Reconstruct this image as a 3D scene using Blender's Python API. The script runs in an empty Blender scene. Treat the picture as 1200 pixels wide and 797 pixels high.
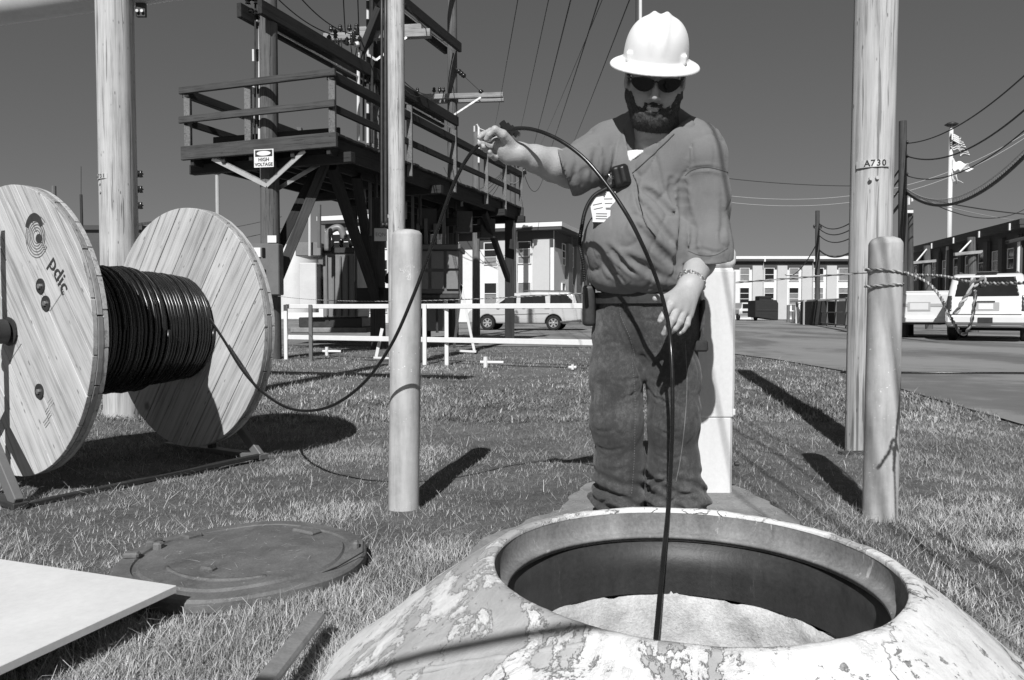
import bpy, bmesh, math, random
import numpy as np
from mathutils import Vector, Matrix, Euler
from mathutils.bvhtree import BVHTree
random.seed(7)
rng = np.random.default_rng(7)
sc = bpy.context.scene
C = sc.collection

# ------------------------------------------------------------------ camera
CAM_H = 0.80
PITCH = math.atan(32.5 / 880.0)
cam_d = bpy.data.cameras.new("camera")
cam = bpy.data.objects.new("camera", cam_d)
C.objects.link(cam)
cam.location = (0, 0, CAM_H)
cam.rotation_euler = (math.pi / 2 - PITCH, 0, 0)
cam_d.sensor_width = 36.0
cam_d.lens = 36.0 * 880.0 / 1200.0
cam_d.clip_start = 0.05
cam_d.clip_end = 3000.0
sc.camera = cam

# ------------------------------------------------------------------ daylight (a red-filter black and white picture)
SUN_EL = math.radians(40.0)
SUN_AZ = math.radians(10.5)          # the sun stands behind the camera, a little to its left
world = bpy.data.worlds.new("World")
sc.world = world
world.use_nodes = True
wn = world.node_tree
wn.nodes.clear()
sky = wn.nodes.new("ShaderNodeTexSky")
sky.sky_type = 'NISHITA'
sky.sun_disc = False
sky.sun_elevation = SUN_EL
sky.sun_rotation = math.radians(180.0) + SUN_AZ
sky.air_density = 1.0
sky.dust_density = 0.6
sky.ozone_density = 1.0
sep = wn.nodes.new("ShaderNodeSeparateColor")
bg = wn.nodes.new("ShaderNodeBackground")
bg.inputs[1].default_value = 0.073
wo = wn.nodes.new("ShaderNodeOutputWorld")
mixg = wn.nodes.new("ShaderNodeMath"); mixg.operation = 'MULTIPLY'; mixg.inputs[1].default_value = 0.80
mixh = wn.nodes.new("ShaderNodeMath"); mixh.operation = 'MULTIPLY_ADD'; mixh.inputs[1].default_value = 0.20
wn.links.new(sky.outputs[0], sep.inputs[0])
wn.links.new(sep.outputs[0], mixg.inputs[0])
wn.links.new(sep.outputs[1], mixh.inputs[0])
wn.links.new(mixg.outputs[0], mixh.inputs[2])
flm = wn.nodes.new("ShaderNodeMath"); flm.operation = 'POWER'; flm.inputs[1].default_value = 0.62     # film response to the red-filtered sky
wn.links.new(mixh.outputs[0], flm.inputs[0])
wn.links.new(flm.outputs[0], bg.inputs[0])
wn.links.new(bg.outputs[0], wo.inputs[0])
sun_d = bpy.data.lights.new("sun", 'SUN')
sun_d.energy = 4.9
sun_d.angle = math.radians(0.5)
sun_d.color = (1.0, 1.0, 1.0)
sun = bpy.data.objects.new("sun", sun_d)
C.objects.link(sun)
_s = Vector((math.sin(SUN_AZ) * math.cos(SUN_EL), math.cos(SUN_AZ) * math.cos(SUN_EL), -math.sin(SUN_EL)))
sun.rotation_euler = _s.to_track_quat('-Z', 'Y').to_euler()
sun.location = -_s * 30
sc.view_settings.view_transform = 'Standard'
sc.view_settings.look = 'None'
sc.view_settings.exposure = 0.0
sc.view_settings.gamma = 1.0
sc.view_settings.use_curve_mapping = False
sc.render.engine = 'CYCLES'
sc.cycles.use_denoising = True
sc.cycles.max_bounces = 5
sc.cycles.diffuse_bounces = 3

# ------------------------------------------------------------------ measuring helpers
_cp, _sp = math.cos(PITCH), math.sin(PITCH)
def P(px, py, D):
    """world point seen at photograph pixel (px,py) at real distance D (metres along Y)"""
    xr = (px - 600.0) / 880.0
    yr = (398.5 - py) / 880.0
    d = Vector((xr, _cp + yr * _sp, -_sp + yr * _cp))
    d = d * (D / d.y)
    return Vector((d.x, d.y, d.z + CAM_H))
def PZ(px, py, z=0.0):
    xr = (px - 600.0) / 880.0
    yr = (398.5 - py) / 880.0
    d = Vector((xr, _cp + yr * _sp, -_sp + yr * _cp))
    k = (z - CAM_H) / d.z
    return Vector((d.x * k, d.y * k, z))
V = Vector

# ------------------------------------------------------------------ tags
def tag(o, label=None, cat=None, group=None, kind=None):
    if label: o['label'] = label
    if cat: o['category'] = cat
    if group: o['group'] = group
    if kind: o['kind'] = kind
    return o
def thing(name, label, cat, loc=(0, 0, 0), group=None):
    o = bpy.data.objects.new(name, None)
    o.empty_display_size = 0.1
    C.objects.link(o)
    o.location = loc
    return tag(o, label, cat, group)
def world_loc(o):
    l = Vector((0, 0, 0))
    while o is not None:
        l = l + Vector(o.location); o = o.parent
    return l
def link_mesh(name, me, mat, parent=None, smooth=False, origin=None):
    o = bpy.data.objects.new(name, me)
    C.objects.link(o)
    if mat: me.materials.append(mat)
    if parent is not None:
        off = world_loc(parent)
        o.parent = parent
        me.transform(Matrix.Translation(-off))
    elif origin is not None:
        me.transform(Matrix.Translation(-Vector(origin)))
        o.location = origin
    if smooth:
        me.polygons.foreach_set('use_smooth', [True] * len(me.polygons))
    return o
def dup(root, loc, label=None):
    r = root.copy(); C.objects.link(r); r.location = loc
    if label: r['label'] = label
    for ch in list(root.children):
        c = ch.copy(); C.objects.link(c); c.parent = r
        for g in ch.children:
            d = g.copy(); C.objects.link(d); d.parent = c
    return r

class MB:
    """collects simple solids in world coordinates, builds one mesh object"""
    def __init__(s): s.v = []; s.f = []; s.M = None
    def add(s, vs, fs):
        n = len(s.v)
        for p in vs:
            p = Vector(p)
            s.v.append(s.M @ p if s.M is not None else p)
        s.f += [tuple(i + n for i in f) for f in fs]
        return s
    def box(s, c, d, rz=0.0, M=None):
        hx, hy, hz = d[0] / 2, d[1] / 2, d[2] / 2
        R = Matrix.Rotation(rz, 3, 'Z') if M is None else M
        vs = [Vector(c) + R @ Vector((x * hx, y * hy, z * hz)) for x in (-1, 1) for y in (-1, 1) for z in (-1, 1)]
        return s.add(vs, [(0, 1, 3, 2), (4, 6, 7, 5), (0, 4, 5, 1), (2, 3, 7, 6), (0, 2, 6, 4), (1, 5, 7, 3)])
    def beam(s, a, b, w, h, up=(0, 0, 1)):
        a, b = Vector(a), Vector(b)
        d = (b - a).normalized()
        u = Vector(up); sd = d.cross(u)
        if sd.length < 1e-4: sd = d.cross(Vector((0, 1, 0)))
        sd.normalize(); u = sd.cross(d)
        vs = []
        for p in (a, b):
            for i, j in ((-1, -1), (1, -1), (1, 1), (-1, 1)):
                vs.append(p + sd * (i * w / 2) + u * (j * h / 2))
        return s.add(vs, [(0, 1, 2, 3), (7, 6, 5, 4), (0, 4, 5, 1), (1, 5, 6, 2), (2, 6, 7, 3), (3, 7, 4, 0)])
    def tube(s, pts, r, n=8, caps=True, closed=False):
        pts = [Vector(p) for p in pts]
        m = len(pts)
        rs = r if isinstance(r, (list, tuple)) else [r] * m
        ref = None; vs = []
        for i in range(m):
            if closed: t = pts[(i + 1) % m] - pts[i - 1]
            else: t = pts[min(i + 1, m - 1)] - pts[max(i - 1, 0)]
            if t.length < 1e-9: t = Vector((0, 0, 1))
            t.normalize()
            if ref is None:
                ref = t.cross(Vector((0, 0, 1)))
                if ref.length < 0.05: ref = t.cross(Vector((0, 1, 0)))
                ref.normalize()
            else:
                ref = ref - t * ref.dot(t); ref.normalize()
            b = t.cross(ref)
            for k in range(n):
                a = 2 * math.pi * k / n
                vs.append(pts[i] + (ref * math.cos(a) + b * math.sin(a)) * rs[i])
        fs = []
        for i in range(m if closed else m - 1):
            j = (i + 1) % m
            for k in range(n):
                l = (k + 1) % n
                fs.append((i * n + k, i * n + l, j * n + l, j * n + k))
        if caps and not closed:
            fs.append(tuple(reversed(range(n))))
            fs.append(tuple((m - 1) * n + k for k in range(n)))
        return s.add(vs, fs)
    def cyl(s, a, b, r0, r1=None, n=16):
        return s.tube([a, b], [r0, r0 if r1 is None else r1], n)
    def lathe(s, prof, c=(0, 0, 0), n=32, axis=None, close=False):
        """prof: (r, z) pairs; axis: rotation matrix 3x3"""
        R = axis or Matrix.Identity(3)
        c = Vector(c); m = len(prof); vs = []
        for (r, z) in prof:
            for k in range(n):
                a = 2 * math.pi * k / n
                vs.append(c + R @ Vector((r * math.cos(a), r * math.sin(a), z)))
        fs = []
        for i in range(m if close else m - 1):
            j = (i + 1) % m
            for k in range(n):
                l = (k + 1) % n
                fs.append((i * n + k, i * n + l, j * n + l, j * n + k))
        return s.add(vs, fs)
    def prism(s, poly, ex, M=None):
        """poly: list of 3D points (planar), extruded by vector ex"""
        n = len(poly); ex = Vector(ex)
        p = [Vector(q) for q in poly]
        if M is not None: p = [M @ q for q in p]; ex = M.to_3x3() @ ex
        vs = p + [q + ex for q in p]
        fs = [tuple(reversed(range(n))), tuple(range(n, 2 * n))]
        fs += [(i, (i + 1) % n, n + (i + 1) % n, n + i) for i in range(n)]
        return s.add(vs, fs)
    def build(s, name, mat, parent=None, smooth=False, bevel=0.0, origin=None, auto=None):
        me = bpy.data.meshes.new(name)
        me.from_pydata([tuple(v) for v in s.v], [], s.f)
        bm = bmesh.new(); bm.from_mesh(me)
        bmesh.ops.recalc_face_normals(bm, faces=bm.faces)
        if bevel:
            es = [e for e in bm.edges if len(e.link_faces) == 2 and e.calc_face_angle(0) > 0.5]
            bmesh.ops.bevel(bm, geom=es, offset=bevel, segments=1, affect='EDGES', clamp_overlap=True)
        if auto is not None:
            for f in bm.faces: f.smooth = True
            for e in bm.edges:
                if len(e.link_faces) == 2 and e.calc_face_angle(0) > auto: e.smooth = False
        bm.to_mesh(me); bm.free()
        return link_mesh(name, me, mat, parent, smooth, origin)
def mesh_np(name, v, f, mat, parent=None, smooth=True, origin=None):
    """v (N,3) array, f (M,4) or (M,3) array"""
    me = bpy.data.meshes.new(name)
    v = np.asarray(v, np.float32); f = np.asarray(f, np.int32)
    k = f.shape[1]
    me.vertices.add(len(v)); me.vertices.foreach_set('co', v.ravel())
    me.loops.add(f.size); me.loops.foreach_set('vertex_index', f.ravel())
    me.polygons.add(len(f))
    me.polygons.foreach_set('loop_start', np.arange(0, f.size, k, dtype=np.int32))
    me.update(calc_edges=True)
    me.validate()
    return link_mesh(name, me, mat, parent, smooth, origin)

def spline(pts, n=8):
    """Catmull-Rom through pts"""
    p = [Vector(q) for q in pts]
    p = [p[0] * 2 - p[1]] + p + [p[-1] * 2 - p[-2]]
    out = []
    for i in range(1, len(p) - 2):
        for k in range(n):
            t = k / n
            a, b, c, d = p[i - 1], p[i], p[i + 1], p[i + 2]
            out.append(0.5 * ((2 * b) + (c - a) * t + (2 * a - 5 * b + 4 * c - d) * t * t + (-a + 3 * b - 3 * c + d) * t ** 3))
    out.append(p[-2])
    return out
def sag(a, b, s, n=16):
    a, b = Vector(a), Vector(b)
    return [a.lerp(b, i / n) - Vector((0, 0, 4 * s * (i / n) * (1 - i / n))) for i in range(n + 1)]

# ------------------------------------------------------------------ implicit surfaces (numpy surface nets)
_L = rng.random((32, 32, 32)).astype(np.float32)
def vnoise(p, f):
    """smooth value noise 0..1 on points p (...,3) at frequency f"""
    q = p * np.float32(f) + np.float32(100.3)
    i = np.floor(q).astype(np.int32); t = q - i
    t = t * t * (3 - 2 * t)
    i0 = i & 31; i1 = (i + 1) & 31
    x0, y0, z0 = i0[..., 0], i0[..., 1], i0[..., 2]; x1, y1, z1 = i1[..., 0], i1[..., 1], i1[..., 2]
    tx, ty, tz = t[..., 0], t[..., 1], t[..., 2]
    a = _L[x0, y0, z0] * (1 - tx) + _L[x1, y0, z0] * tx
    b = _L[x0, y1, z0] * (1 - tx) + _L[x1, y1, z0] * tx
    c = _L[x0, y0, z1] * (1 - tx) + _L[x1, y0, z1] * tx
    d = _L[x0, y1, z1] * (1 - tx) + _L[x1, y1, z1] * tx
    return (a * (1 - ty) + b * ty) * (1 - tz) + (c * (1 - ty) + d * ty) * tz
def A(v): return np.array(tuple(v), np.float32)
def s_cone(p, a, b, ra, rb):
    a, b = A(a), A(b); ab = b - a
    h = np.clip(((p - a) @ ab) / np.dot(ab, ab), 0, 1)
    return np.linalg.norm(p - a - h[..., None] * ab, axis=-1) - (ra + (rb - ra) * h)
def s_ell(p, c, r, R=None):
    q = p - A(c)
    if R is not None: q = q @ np.array(R, np.float32)      # world -> local (columns of R are local axes)
    r = np.array(r, np.float32)
    k0 = np.linalg.norm(q / r, axis=-1); k1 = np.linalg.norm(q / (r * r), axis=-1)
    return k0 * (k0 - 1) / np.maximum(k1, 1e-6)
def s_box(p, c, h, R=None, rnd=0.0):
    q = p - A(c)
    if R is not None: q = q @ np.array(R, np.float32)
    q = np.abs(q) - (np.array(h, np.float32) - rnd)
    return np.linalg.norm(np.maximum(q, 0), axis=-1) + np.minimum(q.max(axis=-1), 0) - rnd
def smin(a, b, k):
    h = np.maximum(k - np.abs(a - b), 0) / k
    return np.minimum(a, b) - h * h * k * 0.25
def smax(a, b, k): return -smin(-a, -b, k)
def surface_nets(fn, lo, hi, h):
    lo = np.array(lo, np.float32); hi = np.array(hi, np.float32)
    n = np.ceil((hi - lo) / h).astype(int) + 1
    ax = [lo[i] + h * np.arange(n[i], dtype=np.float32) for i in range(3)]
    g = np.stack(np.meshgrid(*ax, indexing='ij'), -1)
    d = fn(g).astype(np.float32)
    s = d < 0
    c = [s[i:n[0] - 1 + i, j:n[1] - 1 + j, k:n[2] - 1 + k] for i in (0, 1) for j in (0, 1) for k in (0, 1)]
    cnt = sum(x.astype(np.int8) for x in c)
    act = (cnt > 0) & (cnt < 8)
    idx = np.full(act.shape, -1, np.int32)
    ci = np.argwhere(act); idx[act] = np.arange(len(ci))
    acc = np.zeros((len(ci), 3), np.float32); num = np.zeros(len(ci), np.float32)
    corners = [(0, 0, 0), (1, 0, 0), (0, 1, 0), (1, 1, 0), (0, 0, 1), (1, 0, 1), (0, 1, 1), (1, 1, 1)]
    for a in corners:
        for axn in range(3):
            if a[axn]: continue
            b = list(a); b[axn] = 1
            da = d[ci[:, 0] + a[0], ci[:, 1] + a[1], ci[:, 2] + a[2]]
            db = d[ci[:, 0] + b[0], ci[:, 1] + b[1], ci[:, 2] + b[2]]
            m = (da < 0) != (db < 0)
            t = np.where(m, da / np.where(m, da - db, 1), 0)
            pt = np.repeat(np.array([a], np.float32), len(ci), 0); pt[:, axn] += t
            acc[m] += pt[m]; num[m] += 1
    v = lo + h * (ci + acc / num[:, None])
    quads = []
    for axn in range(3):
        o1, o2 = (axn + 1) % 3, (axn + 2) % 3
        sl0 = [slice(None)] * 3; sl1 = [slice(None)] * 3
        sl0[axn] = slice(0, -1); sl1[axn] = slice(1, None)
        for oo in (o1, o2):
            sl0[oo] = slice(1, -1); sl1[oo] = slice(1, -1)
        a, b = s[tuple(sl0)], s[tuple(sl1)]
        e = np.argwhere(a != b)
        if not len(e): continue
        flip = b[e[:, 0], e[:, 1], e[:, 2]]
        base = e.copy(); base[:, o1] += 1; base[:, o2] += 1
        def cell(d1, d2):
            q = base.copy(); q[:, o1] += d1; q[:, o2] += d2
            return idx[q[:, 0], q[:, 1], q[:, 2]]
        q = np.stack([cell(-1, -1), cell(0, -1), cell(0, 0), cell(-1, 0)], 1)
        q[flip] = q[flip][:, ::-1]
        quads.append(q)
    f = np.concatenate(quads)
    f = f[(f >= 0).all(1)]
    return v, f
# ------------------------------------------------------------------ materials (all neutral greys)
class NT:
    def __init__(s, name):
        s.m = bpy.data.materials.new(name); s.m.use_nodes = True
        s.t = s.m.node_tree; s.b = s.t.nodes["Principled BSDF"]
        s.tc = s.t.nodes.new("ShaderNodeTexCoord")
    def new(s, k, **kw):
        n = s.t.nodes.new(k)
        for a, b in kw.items(): setattr(n, a, b)
        return n
    def link(s, a, b): s.t.links.new(a, b)
    def coord(s, scale=(1, 1, 1), rot=(0, 0, 0), src='Object'):
        mp = s.new("ShaderNodeMapping"); mp.inputs['Scale'].default_value = scale; mp.inputs['Rotation'].default_value = rot
        s.link(s.tc.outputs[src], mp.inputs[0]); return mp.outputs[0]
    def noise(s, vec, scale, detail=5, rough=0.6, dist=0.0):
        n = s.new("ShaderNodeTexNoise"); n.inputs['Scale'].default_value = scale; n.inputs['Detail'].default_value = detail
        n.inputs['Roughness'].default_value = rough; n.inputs['Distortion'].default_value = dist
        s.link(vec, n.inputs['Vector']); return n.outputs[0]
    def voro(s, vec, scale, feature='F1', out='Distance', rand=1.0):
        n = s.new("ShaderNodeTexVoronoi"); n.feature = feature; n.inputs['Scale'].default_value = scale
        n.inputs['Randomness'].default_value = rand
        s.link(vec, n.inputs['Vector']); return n.outputs[out]
    def ramp(s, fac, stops, interp='LINEAR'):
        n = s.new("ShaderNodeValToRGB"); n.color_ramp.interpolation = interp
        e = n.color_ramp.elements
        while len(e) > 1: e.remove(e[-1])
        e[0].position = stops[0][0]; v = stops[0][1]; e[0].color = (v, v, v, 1)
        for p, v in stops[1:]:
            x = e.new(p); x.color = (v, v, v, 1)
        s.link(fac, n.inputs[0]); return n.outputs[0]
    def math(s, op, a, b=None, c=None):
        n = s.new("ShaderNodeMath"); n.operation = op
        for i, x in enumerate((a, b, c)):
            if x is None: continue
            if isinstance(x, (int, float)): n.inputs[i].default_value = x
            else: s.link(x, n.inputs[i])
        return n.outputs[0]
    def mix(s, f, a, b):
        n = s.new("ShaderNodeMix"); n.data_type = 'RGBA'
        if isinstance(f, (int, float)): n.inputs[0].default_value = f
        else: s.link(f, n.inputs[0])
        for i, x in ((6, a), (7, b)):
            if isinstance(x, (int, float)): n.inputs[i].default_value = (x, x, x, 1)
            else: s.link(x, n.inputs[i])
        return n.outputs[2]
    def color(s, x):
        if isinstance(x, (int, float)): s.b.inputs['Base Color'].default_value = (x, x, x, 1)
        else: s.link(x, s.b.inputs['Base Color'])
        return s
    def rough(s, x):
        if isinstance(x, (int, float)): s.b.inputs['Roughness'].default_value = x
        else: s.link(x, s.b.inputs['Roughness'])
        return s
    def bump(s, h, dist=0.002, strength=1.0):
        n = s.new("ShaderNodeBump"); n.inputs['Distance'].default_value = dist; n.inputs['Strength'].default_value = strength
        s.link(h, n.inputs['Height']); s.link(n.outputs[0], s.b.inputs['Normal']); return s
    def val(s, k, v): s.b.inputs[k].default_value = v; return s
    def rnd(s):
        n = s.new("ShaderNodeObjectInfo"); return n.outputs['Random']

def simple(name, base, rough=0.6, metal=0.0, var=0.15, scale=6.0, bump=0.0005, spec=0.5):
    t = NT(name); c = t.coord()
    n = t.noise(c, scale, 6, 0.65)
    n2 = t.noise(c, scale * 9, 4, 0.7)
    m = t.math('ADD', t.math('MULTIPLY', n, 0.6), t.math('MULTIPLY', n2, 0.4))
    t.color(t.ramp(m, [(0.3, base * (1 - var)), (0.7, min(0.95, base * (1 + var)))]))
    t.rough(t.ramp(n, [(0.3, max(0.03, rough - 0.08)), (0.7, min(1, rough + 0.08))]))
    t.val('Metallic', metal).val('Specular IOR Level', spec)
    if bump: t.bump(m, bump)
    return t.m

def wood(name, lo, hi, axis='Z', scale=1.0, rough=0.85, cracks=0.6, bump=0.0015, per=0.12, knots=0.0):
    t = NT(name)
    st = {'Z': (1, 1, 0.035), 'X': (0.035, 1, 1), 'Y': (1, 0.035, 1)}[axis]
    c = t.coord(tuple(k * scale for k in st)); c0 = t.coord((scale, scale, scale))
    n1 = t.noise(c, 26, 8, 0.72, 0.4)
    n2 = t.noise(c, 90, 4, 0.7)
    n3 = t.noise(c0, 1.7, 3, 0.6)
    g = t.math('ADD', t.math('MULTIPLY', n1, 0.50), t.math('ADD', t.math('MULTIPLY', n2, 0.30), t.math('MULTIPLY', n3, 0.26)))
    col = t.ramp(g, [(0.42, lo * .8), (0.53, (lo + hi) / 2), (0.68, hi)])
    st2 = tuple(k * (0.7 if k != 1 else 1) for k in st)
    cr = t.noise(t.coord(tuple(k * scale for k in st2)), 48, 3, 0.55, 0.3)
    ck = t.ramp(cr, [(0.355, 1.0), (0.385, 0.0)])
    col = t.mix(t.math('MULTIPLY', ck, cracks), col, lo * 0.18)
    # small dark nail holes and specks
    sp = t.voro(t.coord(tuple(scale * (.28 if k != 1 else 1) for k in st)), 34)
    sk = t.ramp(sp, [(0.09, 1.0), (0.16, 0.0)])
    spm = t.ramp(t.noise(c0, 7.0, 3), [(0.47, 0.0), (0.53, 1.0)])
    col = t.mix(t.math('MULTIPLY', t.math('MULTIPLY', sk, spm), 0.75), col, lo * 0.25)
    if knots:
        kn = t.voro(t.coord((scale, scale * 1.0, scale)), 3.1)
        kk = t.ramp(kn, [(0.05, 1.0), (0.11, 0.0)])
        col = t.mix(t.math('MULTIPLY', kk, knots), col, lo * 0.3)
    if per:
        r = t.math('MULTIPLY_ADD', t.rnd(), per * 2, 1 - per)
        mm = t.new("ShaderNodeMix"); mm.data_type = 'RGBA'; mm.blend_type = 'MULTIPLY'; mm.inputs[0].default_value = 1
        t.link(col, mm.inputs[6]); t.link(r, mm.inputs[7]); col = mm.outputs[2]
    t.color(col); t.rough(rough)
    hgt = t.math('SUBTRACT', t.math('ADD', n1, t.math('MULTIPLY', n2, 0.5)), t.math('MULTIPLY', ck, 1.0))
    t.bump(hgt, bump)
    return t.m

M = {}
M['pole_light'] = wood('weathered_pale_wood', 0.30, 0.64, 'Z', 1.0, per=0.04)
M['pole_grey'] = wood('grey_pole_wood', 0.06, 0.15, 'Z', 1.0, per=0.05)
M['pole_dark'] = wood('creosoted_pole_wood', 0.035, 0.085, 'Z', 1.0, per=0.05)
M['deck_wood'] = wood('dark_deck_wood', 0.014, 0.038, 'X', 1.0)
M['rail_wood'] = wood('weathered_rail_wood', 0.03, 0.085, 'X', 1.0)
M['post_wood'] = wood('weathered_post_wood', 0.09, 0.22, 'Z', 1.0)
M['arm_wood'] = wood('pale_crossarm_wood', 0.2, 0.42, 'X', 1.0)
M['plank'] = wood('reel_pine_plank', 0.32, 0.64, 'X', 1.0, 0.75, 0.35, 0.0008, 0.09, 0.75)
M['reel_edge'] = wood('reel_edge_wood', 0.20, 0.38, 'Z', 1.0, 0.8, 0.3, 0.001, 0.15)
M['print'] = simple('stencil_ink', 0.035, 0.8, var=0.5, scale=30)
M['print_soft'] = simple('faded_stencil_ink', 0.12, 0.85, var=0.5, scale=30)
M['black_cable'] = simple('black_cable_jacket', 0.012, 0.28, var=0.3, scale=20, bump=0.0, spec=0.6)
M['black'] = simple('black_plastic', 0.015, 0.35, var=0.3)
M['lens'] = simple('dark_lens', 0.006, 0.07, var=0.1, bump=0)
M['white_paint'] = simple('white_paint', 0.74, 0.45, var=0.06, scale=9)
M['white_metal'] = simple('white_painted_steel', 0.70, 0.4, var=0.05, scale=7)
M['galv_pipe'] = simple('grey_painted_pipe', 0.62, 0.35, 0.2, var=0.12, scale=4)
M['galv'] = simple('galvanised_steel', 0.52, 0.38, 0.85, var=0.15, scale=12)
M['bright_bar'] = simple('bright_galvanised_bar', 0.8, 0.3, 0.6, var=0.05)
M['steel_dark'] = simple('dark_steel', 0.05, 0.5, 0.4, var=0.3, scale=14)
M['steel_mid'] = simple('grey_painted_steel', 0.14, 0.5, 0.0, var=0.12, scale=5)
M['steel_pale'] = simple('pale_painted_steel', 0.42, 0.5, 0.0, var=0.10, scale=4)
M['trans'] = simple('transformer_enamel', 0.20, 0.42, 0.0, var=0.15, scale=3)
M['trans_pale'] = simple('transformer_pale_enamel', 0.62, 0.42, 0.0, var=0.08, scale=3)
M['porcelain'] = simple('brown_porcelain', 0.02, 0.2, var=0.2)
M['wire'] = simple('wire_black', 0.03, 0.6, var=0.1, bump=0)
M['wire_pale'] = simple('wire_aluminium', 0.5, 0.5, 0.2, var=0.05, bump=0)
M['paper'] = simple('white_card', 0.78, 0.4, var=0.03, scale=20)
M['fabric_white'] = simple('white_cotton', 0.8, 0.9, var=0.03, scale=60)
M['glass_dark'] = simple('dark_window_glass', 0.02, 0.08, var=0.3, scale=0.6, bump=0)
M['glass_mid'] = simple('blind_window_glass', 0.22, 0.25, var=0.45, scale=0.35, bump=0)
M['wall_white'] = simple('white_rendered_wall', 0.72, 0.8, var=0.07, scale=0.4, bump=0.003)
M['wall_pier'] = simple('pale_concrete_pier', 0.52, 0.85, var=0.08, scale=0.7, bump=0.003)
M['wall_shade'] = simple('grey_shaded_wall', 0.20, 0.85, var=0.12, scale=0.5, bump=0.003)  # white walls toned dark, their shade put into the colour
M['wall_dark'] = simple('dark_brick_wall', 0.085, 0.9, var=0.2, scale=0.9, bump=0.004)
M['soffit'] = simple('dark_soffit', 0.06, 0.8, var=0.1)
M['fascia'] = simple('white_fascia', 0.74, 0.5, var=0.04, scale=1)
M['roof_dark'] = simple('dark_felt_roof', 0.06, 0.9, var=0.2)
M['dumpster'] = simple('dark_dumpster_steel', 0.015, 0.6, var=0.4)
M['rubber'] = simple('tyre_rubber', 0.012, 0.8, var=0.3, scale=20)
M['alloy'] = simple('alloy_rim', 0.6, 0.3, 0.7, var=0.08)
def carpaint(name, base, r=0.28):
    t = NT(name); c = t.coord(); n = t.noise(c, 1.5, 3)
    t.color(t.ramp(n, [(0.3, base * 0.94), (0.7, min(.9, base * 1.05))])); t.rough(r)
    t.val('Coat Weight', 0.6).val('Coat Roughness', 0.05)
    return t.m
M['van_paint'] = carpaint('silver_car_paint', 0.50)
M['suv_paint'] = carpaint('white_car_paint', 0.74)
M['lamp_red'] = simple('tail_lamp_lens', 0.05, 0.15, var=0.2, bump=0)
M['lamp_clear'] = simple('head_lamp_lens', 0.6, 0.12, var=0.1, bump=0)
M['trim'] = simple('grey_trim', 0.10, 0.5, var=0.1)

def m_bollard():
    t = NT('painted_bollard'); c = t.coord()
    n1 = t.noise(c, 4, 7, 0.7); n2 = t.noise(c, 45, 5, 0.75); n3 = t.noise(t.coord((1, 1, 0.12)), 22, 4, 0.6)
    col = t.ramp(t.math('ADD', t.math('MULTIPLY', n1, 0.5), t.math('MULTIPLY', n3, 0.5)), [(0.38, 0.30), (0.5, 0.44), (0.62, 0.54)])
    sp = t.ramp(t.noise(c, 85, 3, 0.6), [(0.66, 0.0), (0.70, 1.0)]); msk = t.ramp(t.noise(c, 9, 3), [(0.49, 0.0), (0.56, 1.0)])
    col = t.mix(t.math('MULTIPLY', sp, msk), col, 0.8)
    ch = t.ramp(t.noise(c, 16, 6, 0.8), [(0.665, 0.0), (0.685, 1.0)])
    col = t.mix(ch, col, 0.72)
    dk = t.ramp(t.noise(c, 23, 6, 0.8, 0.5), [(0.30, 1.0), (0.33, 0.0)])
    col = t.mix(dk, col, 0.14)
    t.color(col); t.rough(0.6)
    t.bump(t.math('ADD', n1, t.math('SUBTRACT', t.math('MULTIPLY', n2, 0.4), t.math('MULTIPLY', ch, 0.5))), 0.0015)
    return t.m
M['bollard'] = m_bollard()

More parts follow.
